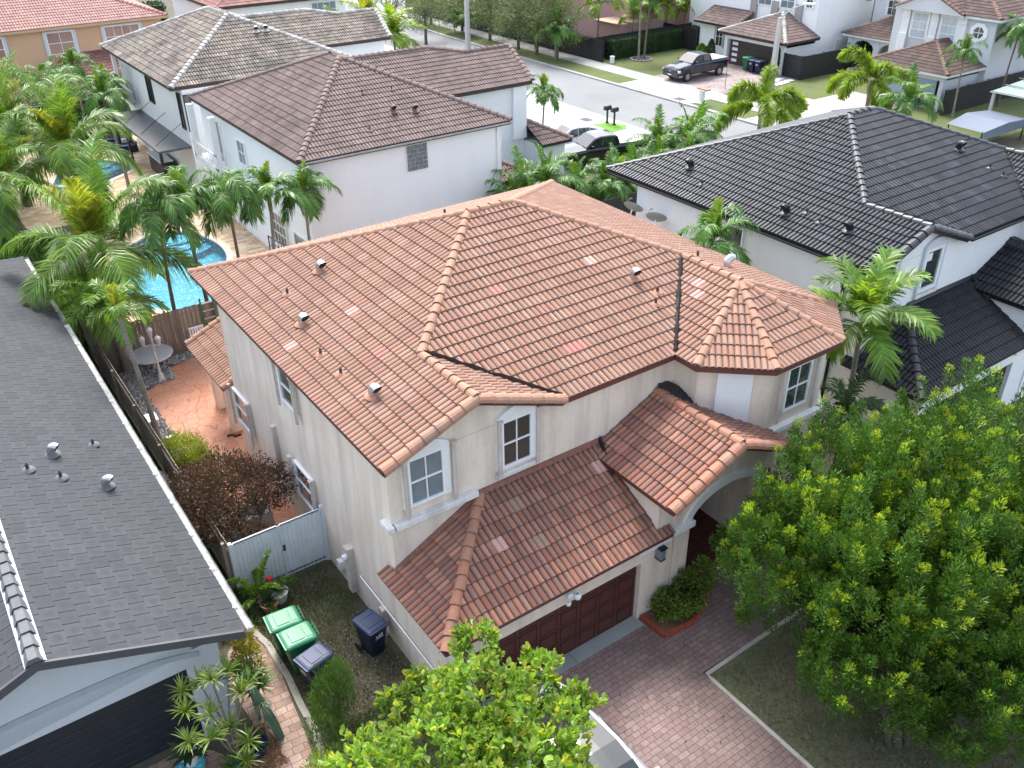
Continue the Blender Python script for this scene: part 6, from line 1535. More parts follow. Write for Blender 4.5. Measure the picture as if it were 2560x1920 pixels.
def strap_plant(name, label, loc, mat, seed, n=26, L=.5, w=.05, up=.9, pot=None, cat='plant', stems=None, droop=1.2, group=None, sc=1):
    """rosette(s) of strap leaves; stems = list of (x,y,z) heads on bare stems"""
    t = thing(name, label, cat, loc, 0, group); rg = random.Random(seed); V, F = [], []
    heads = stems or [(0, 0, pot[1] if pot else .03)]
    for (hx, hy, hz_) in heads:
        for i in range(n):
            a = rg.uniform(0, 6.28); e = rg.uniform(.15, 1.35) if up > .5 else rg.uniform(-.1, .9); l = L*rg.uniform(.7, 1.1); d = Vector((cos(a)*cos(e), sin(a)*cos(e), sin(e)))
            P = bez((hx, hy, hz_), d, l, droop, 3); s = Vector((-sin(a), cos(a), 0))*w*.5; b = len(V)
            V += [P[0]-s*.5, P[0]+s*.5, P[1]+s, P[1]-s, P[2]+s*.8, P[2]-s*.8, P[3]+s*.08, P[3]-s*.08]
            F += [(b, b+1, b+2, b+3), (b+3, b+2, b+4, b+5), (b+5, b+4, b+6, b+7)]
    mesh_np('leaves', np.array([tuple(v) for v in V]), np.array(F), mat, t)
    if stems:
        m = MB()
        for h in stems: m.tube([(0, 0, -.03), (h[0]*.3, h[1]*.3, h[2]*.55), h], [.035*sc, .025*sc, .015*sc], 6)
        m.build('stem', MT['twig'], t)
    if pot:
        r, h, mt = pot; m = MB(); m.lathe([(0, .0), (r*.7, .0), (r, h), (r*.9, h), (r*.85, h-.05), (0, h-.05)], 20); p = m.build('plant_pot', mt, t, smooth=False)
    return t
MT['pot_white'] = plain('white_glazed_pot', (.62,.6,.55), .4, var=.15); MT['pot_blue'] = plain('navy_glazed_pot', (.02,.035,.09), .15, var=.3); MT['pot_teal'] = plain('teal_glazed_pot', (.06,.22,.27), .2)
MT['strap_bright'] = leaf_mat('spiky_bright_leaf', [(.14,.22,.03), (.22,.31,.05), (.10,.18,.03), (.30,.36,.08)], .35, .3)
hs = [(-.1,-.1,2.7), (-.75,-.2,2.3), (-.35,-.5,2.2), (.35,-.4,2.3), (-.65,.2,2.45), (-.3,.3,2.4), (.3,.2,2.4), (-.5,-.8,1.9), (-.05,-.7,1.8), (.15,-.9,1.4), (.6,-.1,2.1), (-.9,-.6,1.9), (.0,-1.0,1.0)]
strap_plant('dracaena', 'tall spiky dracaena with many pale stems at the corner of the grey tiled house', (2.15, 14.1, 0), MT['strap_bright'], 51, 34, .42, .035, stems=hs, droop=.7)
strap_plant('dracaena', 'dark green spiky plant against the corner pillar of the pale blue house', (2.95, 14.75, 0), MT['green_leaf'], 52, 46, .5, .04, stems=[(0, 0, 1.6), (.1, -.25, 1.3), (-.15, .2, 1.4), (.2, .1, 1.1)], droop=.9)
bush('croton', 'golden leaved croton under the roof corner of the grey tiled house', (3.1, 15.3, 0), [(0, 0, 1.3, .3, .4, .8, 1), (.1, .5, 1.6, .25, .3, .5, .6)], MT['gold_leaf'], 53, .16, .25, 620)
strap_plant('air_plant', 'grey green hanging tuft below the spiky plants', (2.9, 14.0, 0), MT['frond_grey'], 54, 50, .4, .02, stems=[(0, 0, 1.3)], droop=2.5)
bush('shrub', 'wiry green shrub beside the paved path left of the bright green tree', (3.4, 11.9, 0), [(0, 0, .8, .5, .5, .7, 1), (-.6, -.4, .6, .5, .45, .5, .7)], MT['hedge_leaf'], 61, .11, .25, 1100, up=1.1)
# column cactus leaning over the path
t = thing('column_cactus', 'leaning blue green column cactus over the paved garden path', 'cactus', (3.15, 14.0, 0)); m = MB(); rows = []
P_c = [Vector(p) for p in ((0, 0, 0), (-.08, .03, .6), (-.2, .08, 1.2), (-.33, .12, 1.8), (-.42, .16, 2.25), (-.43, .17, 2.33))]; rad = [.1, .115, .1, .085, .065, .01]
for p, r in zip(P_c, rad): rows.append([p+Vector((cos(k*pi/8)*r*(1 if k % 2 else .66), sin(k*pi/8)*r*(1 if k % 2 else .66), 0)) for k in range(16)])
m.grid(rows, close=True); m.build('stem', plain('blue_green_cactus', (.10,.19,.13), .55, var=.3), t, smooth=False)
bush('shrub', 'feathery green shrub in front of the blue recycling bin', (4.35, 13.6, 0), [(0, 0, .9, .5, .5, .8, 1), (-.4, -.5, .7, .45, .4, .6, .6), (.3, .2, 1.2, .25, .25, .6, .4)], MT['green_leaf'], 56, .17, .08, 2300, up=1.4)
bush('shrub', 'dark twiggy undergrowth below the bright green tree', (3.9, 11.6, 0), [(0, 0, .7, .9, .9, .6, 1), (-1.0, -1.0, .6, .8, .8, .5, .7), (.9, -.8, .6, .8, .8, .5, .7)], MT['green_leaf'], 57, .07, .3, 3800, up=.8)
strap_plant('potted_plant', 'snake plant in a white pot on the turquoise round table', (1.25, 14.15, .5), MT['dark_leaf'], 58, 12, .55, .12, pot=(.19, .3, MT['pot_white']), droop=.5)
strap_plant('potted_plant', 'bushy plant in a large navy glazed bowl by the mulch', (2.55, 13.95, 0), MT['green_leaf'], 59, 30, .4, .05, pot=(.3, .32, MT['pot_blue']), droop=1.0)
strap_plant('potted_plant', 'green plant in a teal pot between the white pots', (1.95, 13.75, 0), MT['green_leaf'], 60, 44, .42, .03, pot=(.17, .26, MT['pot_teal']), droop=1.3)
strap_plant('potted_plant', 'spiny crown of thorns with red flower in a clay pot before the white gate', (4.85, 18.1, 0), MT['green_leaf'], 62, 34, .36, .05, pot=(.26, .34, MT['pot_white']), droop=1.0)
m = MB(); m.lathe([(0, .0), (.09, .02), (.07, .12), (0, .14)], 10, (4.7, 18.2, .72)); tag(m.build('flower', MT['red_flower'], smooth=True), 'single red flower above the pot by the white gate', 'flower')
strap_plant('potted_plant', 'green plant in a brown pot left of the white pot by the gate', (4.5, 17.9, 0), MT['dark_leaf'], 63, 34, .4, .05, pot=(.24, .3, MT['terracotta_pot']), droop=1.0)
fern = palm('fern', 'fox', 64, .2, (0, 0), 8, 1.25, .05, mats=(MT['frond_coco'], None), trunk='trunk_brown', shaft=.1, droop=2.2, ll=.16, hang=.2, nl=60, lw=.03, plume=True)
put(fern, True, 'fern', 'foxtail fern with curling fronds in front of the white metal gate', (4.35, 18.2, .1), .5, 1.0, cat='fern')
m = MB(); m.lathe([(0, 0), (.1, 0), (.12, .15), (.1, .15), (0, .12)], 16); o = m.build('plant_pot', MT['pot_white']); o.location = (1.55, 13.5, .02); tag(o, 'small empty white pot beside the turquoise table', 'pot')
# banana plant
strap_plant('banana_plant', 'banana plant with broad leaves in front of the arched entrance', (71.8, 49.2, 0), MT['green_leaf'], 65, 11, 2.3, .6, stems=[(0, 0, 1.4), (.4, .2, 1.0)], droop=1.2, sc=4)
# ground cover and litter: countless, so one object each
def scatter(name, label, cat, regions, n, size, ratio, mat, seed, up=.8, z=.02):
    rg = np.random.default_rng(seed); C = []
    for (x0, y0, x1, y1, w) in regions:
        k = int(n*w); c = np.stack([rg.uniform(x0, x1, k), rg.uniform(y0, y1, k), np.full(k, z)], 1); C.append(c)
    C = np.concatenate(C); D = rg.normal(size=C.shape)*.5+np.array([0, 0, up]); D /= np.linalg.norm(D, axis=1)[:, None]
    V, F = leaves_np(C, D, size, ratio, rg, .2); o = mesh_np(name, V, F, mat); tag(o, label, cat, kind='stuff'); return o
MT['grass_blade'] = leaf_mat('dull_grass_blade', [(.07,.09,.035), (.11,.12,.05), (.16,.14,.07), (.08,.10,.03)], .7, .2)
MT['litter'] = plain('fallen_leaves', (.20,.12,.06), .8, var=.4)
scatter('grass', 'thin dry grass of the front lawn', 'grass', [(12.4, -1, 24, 9.5, 1)], 42000, .09, .13, MT['grass_blade'], 1)
scatter('leaf_litter', 'fallen brown leaves under the big round tree', 'leaf litter', [(12.6, 0, 22, 9.3, 1)], 9000, .09, .4, MT['litter'], 2, .1)
scatter('weeds', 'low weeds along the shaded side yard', 'weeds', [(4.0, 12.2, 6.5, 18, .7), (4.6, 9.5, 6.6, 13.5, 1.2), (4.0, 16.5, 6.4, 18.7, .4)], 8500, .07, .25, MT['green_leaf'], 3)
scatter('ground_cover', 'tangle of low plants between the wooden fence and the grey tiled house', 'ground cover', [(3.05, 17.5, 3.95, 36, 1)], 16000, .3, .1, MT['green_leaf'], 4, 1.0)
scatter('ground_cover', 'shrubbery filling the corner left of the coconut palm', 'ground cover', [(2.6, 35, 5.6, 48, 1), (-8, 38.5, 4, 62, 1.6)], 9000, .55, .16, MT['green_leaf'], 5, 1.0, .3)
scatter('ground_cover', 'green undergrowth beneath the low palms behind the black roof', 'ground cover', [(23, 33.6, 30, 36.4, .5), (30, 34, 41.5, 38, 1)], 5000, .7, .12, MT['green_leaf'], 15, .8, .1)
scatter('mulch', 'orange brown bark mulch beside the navy bowl', 'mulch', [(2.25, 13.3, 3.05, 14.6, 1)], 2600, .06, .5, plain('orange_mulch', (.34,.18,.08), .8, var=.4, scale=20), 6, .2)
scatter('leaf_litter', 'scattered fallen leaves on the brick driveway', 'leaf litter', [(7.0, 1, 12.2, 11.8, 1), (12.4, 9.8, 14.5, 12, .3)], 420, .07, .5, MT['litter'], 16, .05, .045)
scatter('leaf_litter', 'brown leaves and twigs on the soil of the side yard', 'leaf litter', [(4.0, 12.2, 6.5, 18.7, 1)], 900, .07, .45, MT['litter'], 17, .05, .02)
scatter('white_gravel', 'white and grey decorative stones around the patio table', 'gravel', [(4.15, 27.5, 4.95, 33.1, 1), (4.9, 31.4, 6.2, 33.1, .7), (6.2, 32.6, 8.4, 33.1, .35)], 5200, .11, .8, plain('white_stones', (.5,.49,.47), .8, var=.5, scale=12), 7, .15)
scatter('gravel', 'pale chips on the bare soil beside the bins', 'gravel', [(4.6, 12.2, 6.5, 16.5, 1)], 1800, .035, .8, plain('pale_chips', (.36,.33,.28), .8, var=.4, scale=20), 8, .1)
# ------------------------------------------------------------------ fences, gate
MT['wood'] = None
def wood_mat():
    m = NT('weathered_fence_wood'); p = m.pos(); r = m.island()
    c = m.mix(r, (.20,.155,.12,1), (.30,.245,.20,1))
    c = m.mix(m.ramp(m.noise(2.2, 5, .65, m.scalev(p, (5, 5, .5))), [(.42, 0.), (.75, .7)]), c, (.09,.075,.055,1))
    c = m.mix(m.ramp(m.noise(.9, 4, .6, p), [(.5, 0.), (.75, .35)]), c, (.10,.12,.05,1))
    m.bump(m.noise(30, 4, .6, m.scalev(p, (3, 3, .4))), .4, .01)
    return m.out(c, .9)
MT['wood'] = wood_mat()
def board_fence(name, label, a, b, h, mat, bw=.14, gap=.008, posts=2.4, rail_side=1, cat='fence', group=None, dog=False, thin=.02, loc=None):
    a, b = Vector((*a, 0)), Vector((*b, 0)); L = (b-a).length; t = thing(name, label, cat, a, math.atan2((b-a).y, (b-a).x), group)
    m = MB(); n = int(L/(bw+gap))
    for i in range(n):
        x = i*(bw+gap); hh = h+rnd.uniform(-.02, .015); dy = rnd.uniform(-.004, .004)
        m.box((x, -thin/2+dy, .02), (x+bw, thin/2+dy, hh))
    m.build('boards', mat, t)
    m = MB()
    for z in (.35, h-.3): m.box((0, rail_side*.012, z), (L, rail_side*.055, z+.085))
    k = int(L/posts)
    for i in range(k+1): m.box((i*L/k-.045, rail_side*.056, 0), (i*L/k+.045, rail_side*.14, h+.02))
    m.build('rails', mat, t)
    return t
board_fence('wooden_fence', 'long grey wooden fence between our yard and the grey tiled house', (4.0, 18.95), (4.0, 35.4), 1.88, MT['wood'], rail_side=1)
board_fence('wooden_fence', 'grey wooden fence at the back of the orange patio in front of the pool', (4.1, 33.35), (9.4, 33.35), 1.88, MT['wood'], bw=.16, rail_side=1)
GBF = 'black board fences'
board_fence('black_fence', 'black fence behind the gap between the beige and the black roofed house', (20.5, 32.9), (31.5, 32.9), 1.8, MT['blackfence'], group=GBF)
board_fence('black_fence', 'black fence along the shaded pavement under the street trees', (54.75, 64.15), (54.75, 100), 1.9, MT['blackfence'], group=GBF, rail_side=-1)
board_fence('black_fence', 'black fence behind the long clipped hedge', (54.75, 65.6), (69.5, 65.6), 1.95, MT['blackfence'], group=GBF)
board_fence('black_fence', 'short black gate between the white house and its side fence', (63.3, 50.9), (63.3, 48.95), 1.9, MT['blackfence'], group=GBF, posts=1.9)
board_fence('black_fence', 'black side fence along the lawn, ending at the banana plant', (63.3, 48.95), (74, 48.95), 1.9, MT['blackfence'], group=GBF)
board_fence('black_fence', 'black fence behind the palms at the far right', (62.6, 35.6), (84, 35.6), 1.8, MT['blackfence'], group=GBF)
board_fence('black_fence', 'black fence left of the white house behind the truck', (65.0, 62.6), (65.0, 69), 2.0, MT['blackfence'], group=GBF)
# white metal double gate
t = thing('metal_gate', 'white corrugated metal double gate closing the side yard', 'gate', (4.05, 18.83, 0))
MT['gate_white'] = plain('white_gate_metal', (.70,.76,.80), .4, var=.1)
for x0, x1 in ((.04, 1.3), (1.32, 2.52)):
    m = MB(); n = int((x1-x0)/.11); rows = [[], []]
    for i in range(n):
        xa = x0+(x1-x0)*i/n; dx = (x1-x0)/n
        for f, y in ((0, 0), (.78, 0), (.84, -.022), (.94, -.022)):
            for r, z in enumerate((.04, 1.84)): rows[r].append((xa+dx*f, y, z))
    for r, z in enumerate((.04, 1.84)): rows[r].append((x1, 0, z))
    m.grid(rows); rows2 = [[(p[0], .03, p[2]) for p in r] for r in rows]; m.grid(rows2[::-1]); m.box((x0, -.03, .02), (x0+.035, .035, 1.86)); m.box((x1-.035, -.03, .02), (x1, .035, 1.86)); m.box((x0, 0, 1.8), (x1, .034, 1.86)); m.box((x0, 0, .1), (x1, .034, .16))
    m.build('gate_leaf', MT['gate_white'], t)
m = MB(); m.box((-.05, -.05, 0), (.035, .05, 1.9)); m.build('post', MT['gate_white'], t); m = MB(); m.box((2.53, -.05, 0), (2.6, .05, 1.95)); m.build('post', MT['gate_white'], t)
m = MB(); m.lathe([(0, 0), (.045, .01), (.045, .03), (.02, .06), (0, .065)], 12, M=Matrix.Translation((1.37, -.025, 1.02)) @ Matrix.Rotation(R(90), 4, 'X')); m.lathe([(0, 0), (.045, .01), (.045, .03), (.02, .06), (0, .065)], 12, M=Matrix.Translation((1.37, -.025, 1.13)) @ Matrix.Rotation(R(90), 4, 'X')); m.build('handle', MT['black'], t)

# ------------------------------------------------------------------ wheelie bins
def bin_(col_body, col_lid, ribbed=True, mark=None):
    t = bpy.data.objects.new('wheelie_bin', None); col.objects.link(t)
    def sec(z, wx, wy, c=.06, ox=0):
        return [(ox+sx*(wx-(c if k in (0,) else 0)), sy*(wy-(0 if k in (0,) else c)), z) for sx, sy, k in ()]
    def rr(z, wx, wy, c=.06, oy=0):
        pts = []
        for cx, cy, a0 in ((wx-c, wy-c, 0), (-(wx-c), wy-c, 90), (-(wx-c), -(wy-c), 180), (wx-c, -(wy-c), 270)):
            for k in range(4): a = R(a0+k*30); pts.append((cx+c*cos(a), oy+cy+c*sin(a), z))
        return pts
    m = MB(); rows = [rr(.02, .20, .24), rr(.3, .225, .28), rr(.62, .25, .32), rr(.64, .262, .335), rr(.90, .275, .355), rr(.97, .28, .36)]
    m.grid(rows, close=True); m.poly(rows[0][::-1]); m.poly(rows[-1])
    m.grid([rr(.93, .30, .385), rr(.985, .305, .39), rr(.985, .28, .36)], close=True)
    m.build('body', col_body, t, smooth=False)
    m = MB(); rows = [rr(.985, .315, .40, .08, .01), rr(1.02, .315, .40, .08, .01), rr(1.05, .29, .37, .08, .01), rr(1.065, .25, .32, .08, .01)]
    m.grid(rows, close=True); m.poly(rows[-1])
    m.box((-.2, -.2, 1.06), (.2, .13, 1.078)); m.box((-.2, .17, 1.06), (.2, .3, 1.074)); m.box((-.29, -.415, 1.0), (.29, -.36, 1.035))
    m.build('lid', col_lid, t, bevel=.006)
    m = MB(); m.tube([(-.24, .37, 1.0), (-.24, .47, 1.02), (.24, .47, 1.02), (.24, .37, 1.0)], .016, 6)
    for x in (-.12, 0, .12): m.tube([(x, .38, 1.0), (x, .47, 1.02)], .012, 5)
    m.build('handle', col_body, t)
    for s in (-1, 1):
        m = MB(); m.lathe([(0, -.03), (.13, -.03), (.14, 0), (.13, .03), (0, .03)], 16, M=Matrix.Translation((s*.27, .27, .13)) @ Matrix.Rotation(R(90), 4, 'Y')); m.build('wheel', MT['black'], t)
    if mark:
        m = MB()   # recycling emblem: three bent bars forming a loop, and a line of small letters below
        y = -.362
        M = Matrix.Translation((0, y, .78)) @ Matrix.Rotation(R(5), 4, 'X')
        m.box((-.10, -.004, -.03), (-.03, 0, .0), M); m.box((-.10, -.004, 0), (-.07, 0, .05), M)
        m.box((.0, -.004, -.03), (.09, 0, -.005), M); m.box((.0, -.004, .045), (.08, 0, .07), M); m.box((.07, -.004, -.02), (.10, 0, .06), M); m.box((-.02, -.004, -.03), (.01, 0, .045), M)
        for i in range(9): m.box((-.12+i*.028, -.004, -.075), (-.12+i*.028+.02, 0, -.055), M)
        m.build('emblem', MT['white_gloss'], t)
    return t
MT['bin_green'] = plain('green_bin_plastic', (.015,.13,.055), .4, var=.15); MT['lid_green'] = plain('faded_green_lid', (.03,.22,.11), .4, var=.12)
MT['bin_blue'] = plain('navy_bin_plastic', (.008,.015,.045), .4, var=.15); MT['lid_blue'] = plain('faded_navy_lid', (.025,.045,.11), .5, var=.2)
bg_ = bin_(MT['bin_green'], MT['lid_green']); bb = bin_(MT['bin_blue'], MT['lid_blue'], mark=True)
RZ = R(90)
def setbin(o, label, loc, rz, sc=1, group='wheelie bins in the side yard'): tag(o, label, 'bin', group); place(o, loc, rz, sc); return o
setbin(bg_, 'green wheelie bin farther from the camera of the two by the garden path', (4.35, 16.35, 0), R(-95), (1.08, 1.0, 1.05))
setbin(copy_tree(bg_), 'green wheelie bin between the other green one and the blue one', (4.42, 15.65, 0), R(-92), (1.08, 1.0, 1.05))
setbin(bb, 'navy blue wheelie bin at the near end of the row beside the green ones', (4.5, 14.9, 0), R(-78), .95)
setbin(copy_tree(bb), 'navy blue wheelie bin standing alone against the beige wall', (6.1, 15.1, 0), R(10), .95)
g2 = 'wheelie bins before the dark garage door'
setbin(copy_tree(bg_), 'green wheelie bin before the dark garage door across the street', (62.6, 54.1, 0), R(-90), 1.1, g2); setbin(copy_tree(bb), 'blue wheelie bin nearest the green one across the street', (62.4, 53.3, 0), R(-90), 1.05, g2); setbin(copy_tree(bb), 'blue wheelie bin nearest the concrete street lamp pole', (62.4, 52.6, 0), R(-90), 1.05, g2)

# ------------------------------------------------------------------ patio objects
t = thing('garden_table', 'round grey metal patio table on a pedestal beside the lamp post', 'table', (5.75, 32.55, 0)); MT['tabletop'] = plain('brushed_grey_tabletop', (.50,.49,.50), .4, var=.12)
m = MB(); m.lathe([(0, .76), (.78, .76), (.8, .745), (.8, .72), (0, .715)], 40); m.build('tabletop', MT['tabletop'], t)
m = MB(); m.lathe([(0, 0), (.3, .0), (.28, .06), (.07, .1), (.07, .715)], 14); m.build('pedestal', MT['tabletop'], t)
t = thing('lamp_post', 'white ornate garden lamp post with three glass lanterns', 'lamp', (5.72, 31.6, 0)); MT['iron_white'] = plain('dirty_white_iron', (.60,.56,.52), .5, var=.2)
m = MB(); m.lathe([(0, 0), (.2, 0), (.2, .05), (.12, .1), (.1, .3), (.055, .36), (.045, .9), (.06, .95), (.04, 1.0), (.035, 1.75), (.06, 1.8), (.03, 1.85), (.03, 1.95)], 16)
for a in (60, 180, 300):
    if a != 60: m.tube([(0, 0, 1.62), (.2*cos(R(a)), .2*sin(R(a)), 1.55), (.33*cos(R(a)), .33*sin(R(a)), 1.6), (.33*cos(R(a)), .33*sin(R(a)), 1.68)], .015, 6)
m.build('pole', MT['iron_white'], t, smooth=True)
for x, y, z in ((0, 0, 1.95), (.33*cos(R(180)), .33*sin(R(180)), 1.68), (.33*cos(R(300)), .33*sin(R(300)), 1.68)):
    m = MB(); m.lathe([(.05, 0), (.075, .06), (.1, .2), (.09, .24), (0, .24)], 8, (x, y, z)); o = m.build('lantern', MT['glass_blind'], t)
    m = MB(); m.lathe([(.115, .24), (.08, .3), (.02, .34), (.01, .4), (0, .41)], 8, (x, y, z))
    for k in range(8): a = k*pi/4; m.tube([(x+.055*cos(a), y+.055*sin(a), z), (x+.105*cos(a), y+.105*sin(a), z+.22)], .008, 4)
    m.lathe([(0, -.02), (.06, -.02), (.06, .02), (0, .02)], 8, (x, y, z)); m.build('lantern_cage', MT['iron_white'], o)
t = thing('ladder', 'green and silver step ladder leaning beside the back fence', 'ladder', (8.1, 33.15, 0)); m = MB()
for x in (0, .5): m.box((x, -.02, 0), (x+.06, .05, 2.1), Matrix.Rotation(R(-4), 4, 'X'))
m.build('rails', plain('green_fibreglass', (.01,.16,.07), .4), t); m = MB()
for i in range(6): m.box((.06, -.03, .25+i*.32), (.5, .06, .285+i*.32), Matrix.Rotation(R(-4), 4, 'X'))
m.build('rungs', MT['gutter_met'], t)
def ac_unit(label, loc, sc=1, rz=0):
    t = thing('air_conditioner', label, 'air conditioner', loc, rz); m = MB(); m.box((-.4, -.4, .02), (.4, .4, .75)); m.build('housing', plain('beige_ac_housing', (.52,.49,.45), .5), t, bevel=.02)
    m = MB(); m.lathe([(.33, .755), (.33, .79), (.1, .8), (0, .8)], 24); m.build('fan_grille', MT['black'], t)
    m = MB()
    for i in range(9): m.box((-.405, -.38, .1+i*.065), (.405, .38, .115+i*.065)); m.box((-.38, -.405, .1+i*.065), (.38, .405, .115+i*.065))
    m.build('louvres', MT['shutter_track'], t); place(t, loc, rz, sc); return t
ac_unit('air conditioner unit with round fan just behind the white gate, nearer one', (5.7, 19.6, 0)); ac_unit('air conditioner unit half hidden under the brown leaved tree', (5.5, 21.3, 0))
t = thing('barbecue', 'dark round topped barbecue between the wooden fence and the grey tiled house', 'barbecue', (3.5, 23.7, 0)); m = MB(); m.lathe([(0, .0), (.25, 0), (.25, .05), (.06, .1), (.06, .5), (.36, .6), (.4, .8)], 16); m.build('kettle', MT['black'], t)
m = MB(); rows = []
for i in range(9): a = pi*i/8; rows.append([Vector((.42*cos(a), y, .82+.42*sin(a))) for y in (-.45, .45)])
m.grid(rows); m.poly([r[0] for r in rows]); m.poly([r[1] for r in rows]); m.build('lid', plain('grey_bbq_lid', (.10,.105,.11), .35), t, smooth=False)
def chair(label, loc, rz, mat, cat='chair'):
    t = thing('patio_chair', label, cat, loc, rz); m = MB(); m.box((-.28, -.28, .38), (.28, .28, .43)); m.build('seat', mat, t)
    m = MB()
    for i in range(6): m.box((-.28+i*.1, .25, .5), (-.28+i*.1+.06, .28, .95))
    m.box((-.3, .24, .93), (.3, .29, 1.0)); m.build('backrest', mat, t)
    for x in (-.26, .22):
        for y in (-.26, .22): m = MB(); m.box((x, y, 0), (x+.04, y+.04, .4)); m.build('leg', mat, t)
    return t
chair('white plastic garden chair against the wooden fence', (4.45, 28.6, 0), R(90), MT['white'])
chair('white chair by the back fence next to the ladder', (7.75, 32.95, .03), 0, MT['white'])
m = MB(); m.box((-.12, -.08, 0), (.12, .08, .18)); o = m.build('box', MT['white'], bevel=.01); o.location = (4.75, 27.4, .03); tag(o, 'small white box on the patio edge beside the thin palm', 'box')
for i, (x, y) in enumerate(((6.55, 26.45), (6.72, 26.3))):
    m = MB(); m.prism([(-.05, -.13), (.05, -.13), (.06, 0), (.05, .13), (-.05, .13), (-.045, 0)], 0, .03); m.tube([(-.05, .04, .03), (0, .06, .07), (.05, .04, .03)], .012, 5); o = m.build('sandal', MT['black']); o.location = (x, y, .032); o.rotation_euler = (0, 0, 1.2+i*.4); tag(o, ('dark sandal lying nearest the patio column' if i else 'dark sandal lying away from the patio column'), 'sandal', 'sandals by the patio column')
# planter
t = thing('brick_planter', 'red painted brick planter edging beside the garage pillar', 'planter', (13.05, 11.5, 0)); m = MB()
out = [(-.78, .42), (-.75, -.4), (.1, -.5), (.75, -.3), (1.3, .1), (1.4, .4)]
for (a, b) in zip(out, out[1:]):
    a, b = Vector((*a, 0)), Vector((*b, 0)); n = max(2, int((b-a).length/.21)); M = frame_M((a.x, a.y, 0), b-a); L = (b-a).length
    for i in range(n): m.box((i*L/n+.005, -.05, 0), ((i+1)*L/n-.005, .05, .17), M)
m.build('bricks', MT['red_brick'], t, bevel=.008); m = MB(); m.prism(out, 0, .12); m.build('soil', MT['mulch'], t)
# garden hose
m = MB()
for cx, cy, r, z in ((5.9, 12.9, .5, .03), (6.0, 12.75, .42, .05), (5.7, 13.1, .6, .03)): m.tube([(cx+r*cos(a*pi/10)*1.1, cy+r*sin(a*pi/10)*.8, z+.01*sin(a)) for a in range(19)], .014, 5)
m.tube([(5.3, 13.1, .03), (5.6, 12.6, .04), (6.3, 12.4, .03), (6.5, 11.8, .03)], .016, 5); tag(m.build('garden_hose', MT['black']), 'coiled black garden hose on the soil by the beige wall', 'hose')
# turquoise table
t = thing('side_table', 'round turquoise side table with spiral pattern carrying a white pot', 'table', (1.2, 14.1, 0)); m = MB(); m.lathe([(0, .5), (.3, .5), (.31, .47), (0, .46)], 32); m.build('tabletop', plain('turquoise_glaze', (.05,.35,.45), .3), t)
m = MB()
for k in range(9):
    a = k*2*pi/9; cx, cy = .21*cos(a), .21*sin(a); m.tube([(cx+.045*(1-q/16)*cos(q*.8), cy+.045*(1-q/16)*sin(q*.8), .503) for q in range(14)], .005, 4)
m.build('spirals', plain('pale_turquoise', (.35,.68,.75), .3), t)
for a in (0, 120, 240): m = MB(); m.tube([(.12*cos(R(a)), .12*sin(R(a)), .46), (.24*cos(R(a)), .24*sin(R(a)), 0)], .02, 6); m.build('leg', MT['black'], t)
# iron trellis on the ground by the garage
t = thing('iron_grille', 'black iron lattice panel lying in front of the charcoal garage door', 'grille', (.3, 14.2, .04)); m = MB()
m.box((-.75, -.45, 0), (.55, -.4, .05)); m.box((.5, -.45, 0), (.58, .4, .05)); m.box((-.75, .36, 0), (.55, .4, .04))
m.build('frame', plain('dark_green_iron', (.015,.035,.04), .5), t); m = MB()
for i in range(9):
    m.tube([(-.7+i*.14, -.42, .02), (-.7+i*.14+.3, .38, .02)], .008, 4); m.tube([(-.4+i*.12, -.42, .03), (-.7+i*.12, .38, .03)], .008, 4)
m.build('bars', MT['black'], t)
# brown deck gate panel leaning on the brown house wall
t = thing('decorative_panel', 'black decorative metal panel leaning on the white wall behind the beige roof', 'panel', (13.55, 38.9, 0), R(96)); m = MB()
m.box((-.8, 0, 0), (.8, .04, .05)); m.box((-.8, 0, 1.35), (.8, .04, 1.4)); m.box((-.8, 0, 0), (-.75, .04, 1.4)); m.box((.75, 0, 0), (.8, .04, 1.4)); m.build('frame', MT['black'], t); m = MB()
for x in (-.5, -.22, .22, .5): m.box((x, .01, .05), (x+.03, .03, 1.35))
for z in (.45, .9): m.box((-.75, .012, z), (.75, .028, z+.03))
m.tube([(.0+.28*cos(a*pi/8), .02, .7+.42*sin(a*pi/8)) for a in range(17)], .02, 5); m.build('bars', MT['black'], t)
# canopy and lounge by the tan roofed house
t = thing('canopy', 'dark metal canopy hung on rods over the far pool terrace', 'canopy', (12.2, 52.0, 0)); m = MB(); m.box((0, 0, 2.55), (1.9, 10.2, 2.68)); m.build('canopy_roof', plain('slate_grey_canopy', (.085,.09,.10), .4, var=.15), t)
for y in (1.2, 4.2, 7.4): m = MB(); m.tube([(.15, y, 2.65), (1.85, y, 3.7)], .018, 6); m.build('rod', MT['black'], t)
for y in (.1, 7.4, 10.0): m = MB(); m.box((.05, y, 0), (.2, y+.15, 2.55)); m.build('post', MT['black'], t)
t = thing('lounge_seat', 'dark wicker lounge seat with blue cushions on the far terrace', 'seat', (12.6, 62.9, 0)); m = MB(); m.box((-.8, -.6, 0), (.8, .6, .35)); m.box((-.8, .45, .3), (.8, .6, .8)); m.box((-.8, -.6, .3), (-.65, .6, .65)); m.box((.65, -.6, .3), (.8, .6, .65)); m.build('frame', MT['black'], t)
MT['blue_cushion'] = plain('royal_blue_cushion', (.01,.03,.22), .8); m = MB(); m.box((-.64, -.58, .35), (.64, .44, .48)); m.box((-.64, .3, .48), (.64, .44, .85)); m.build('cushion', MT['blue_cushion'], t, bevel=.03); m = MB(); m.box((-.1, .1, .49), (.35, .2, .8)); m.build('pillow', MT['white'], t, bevel=.03)
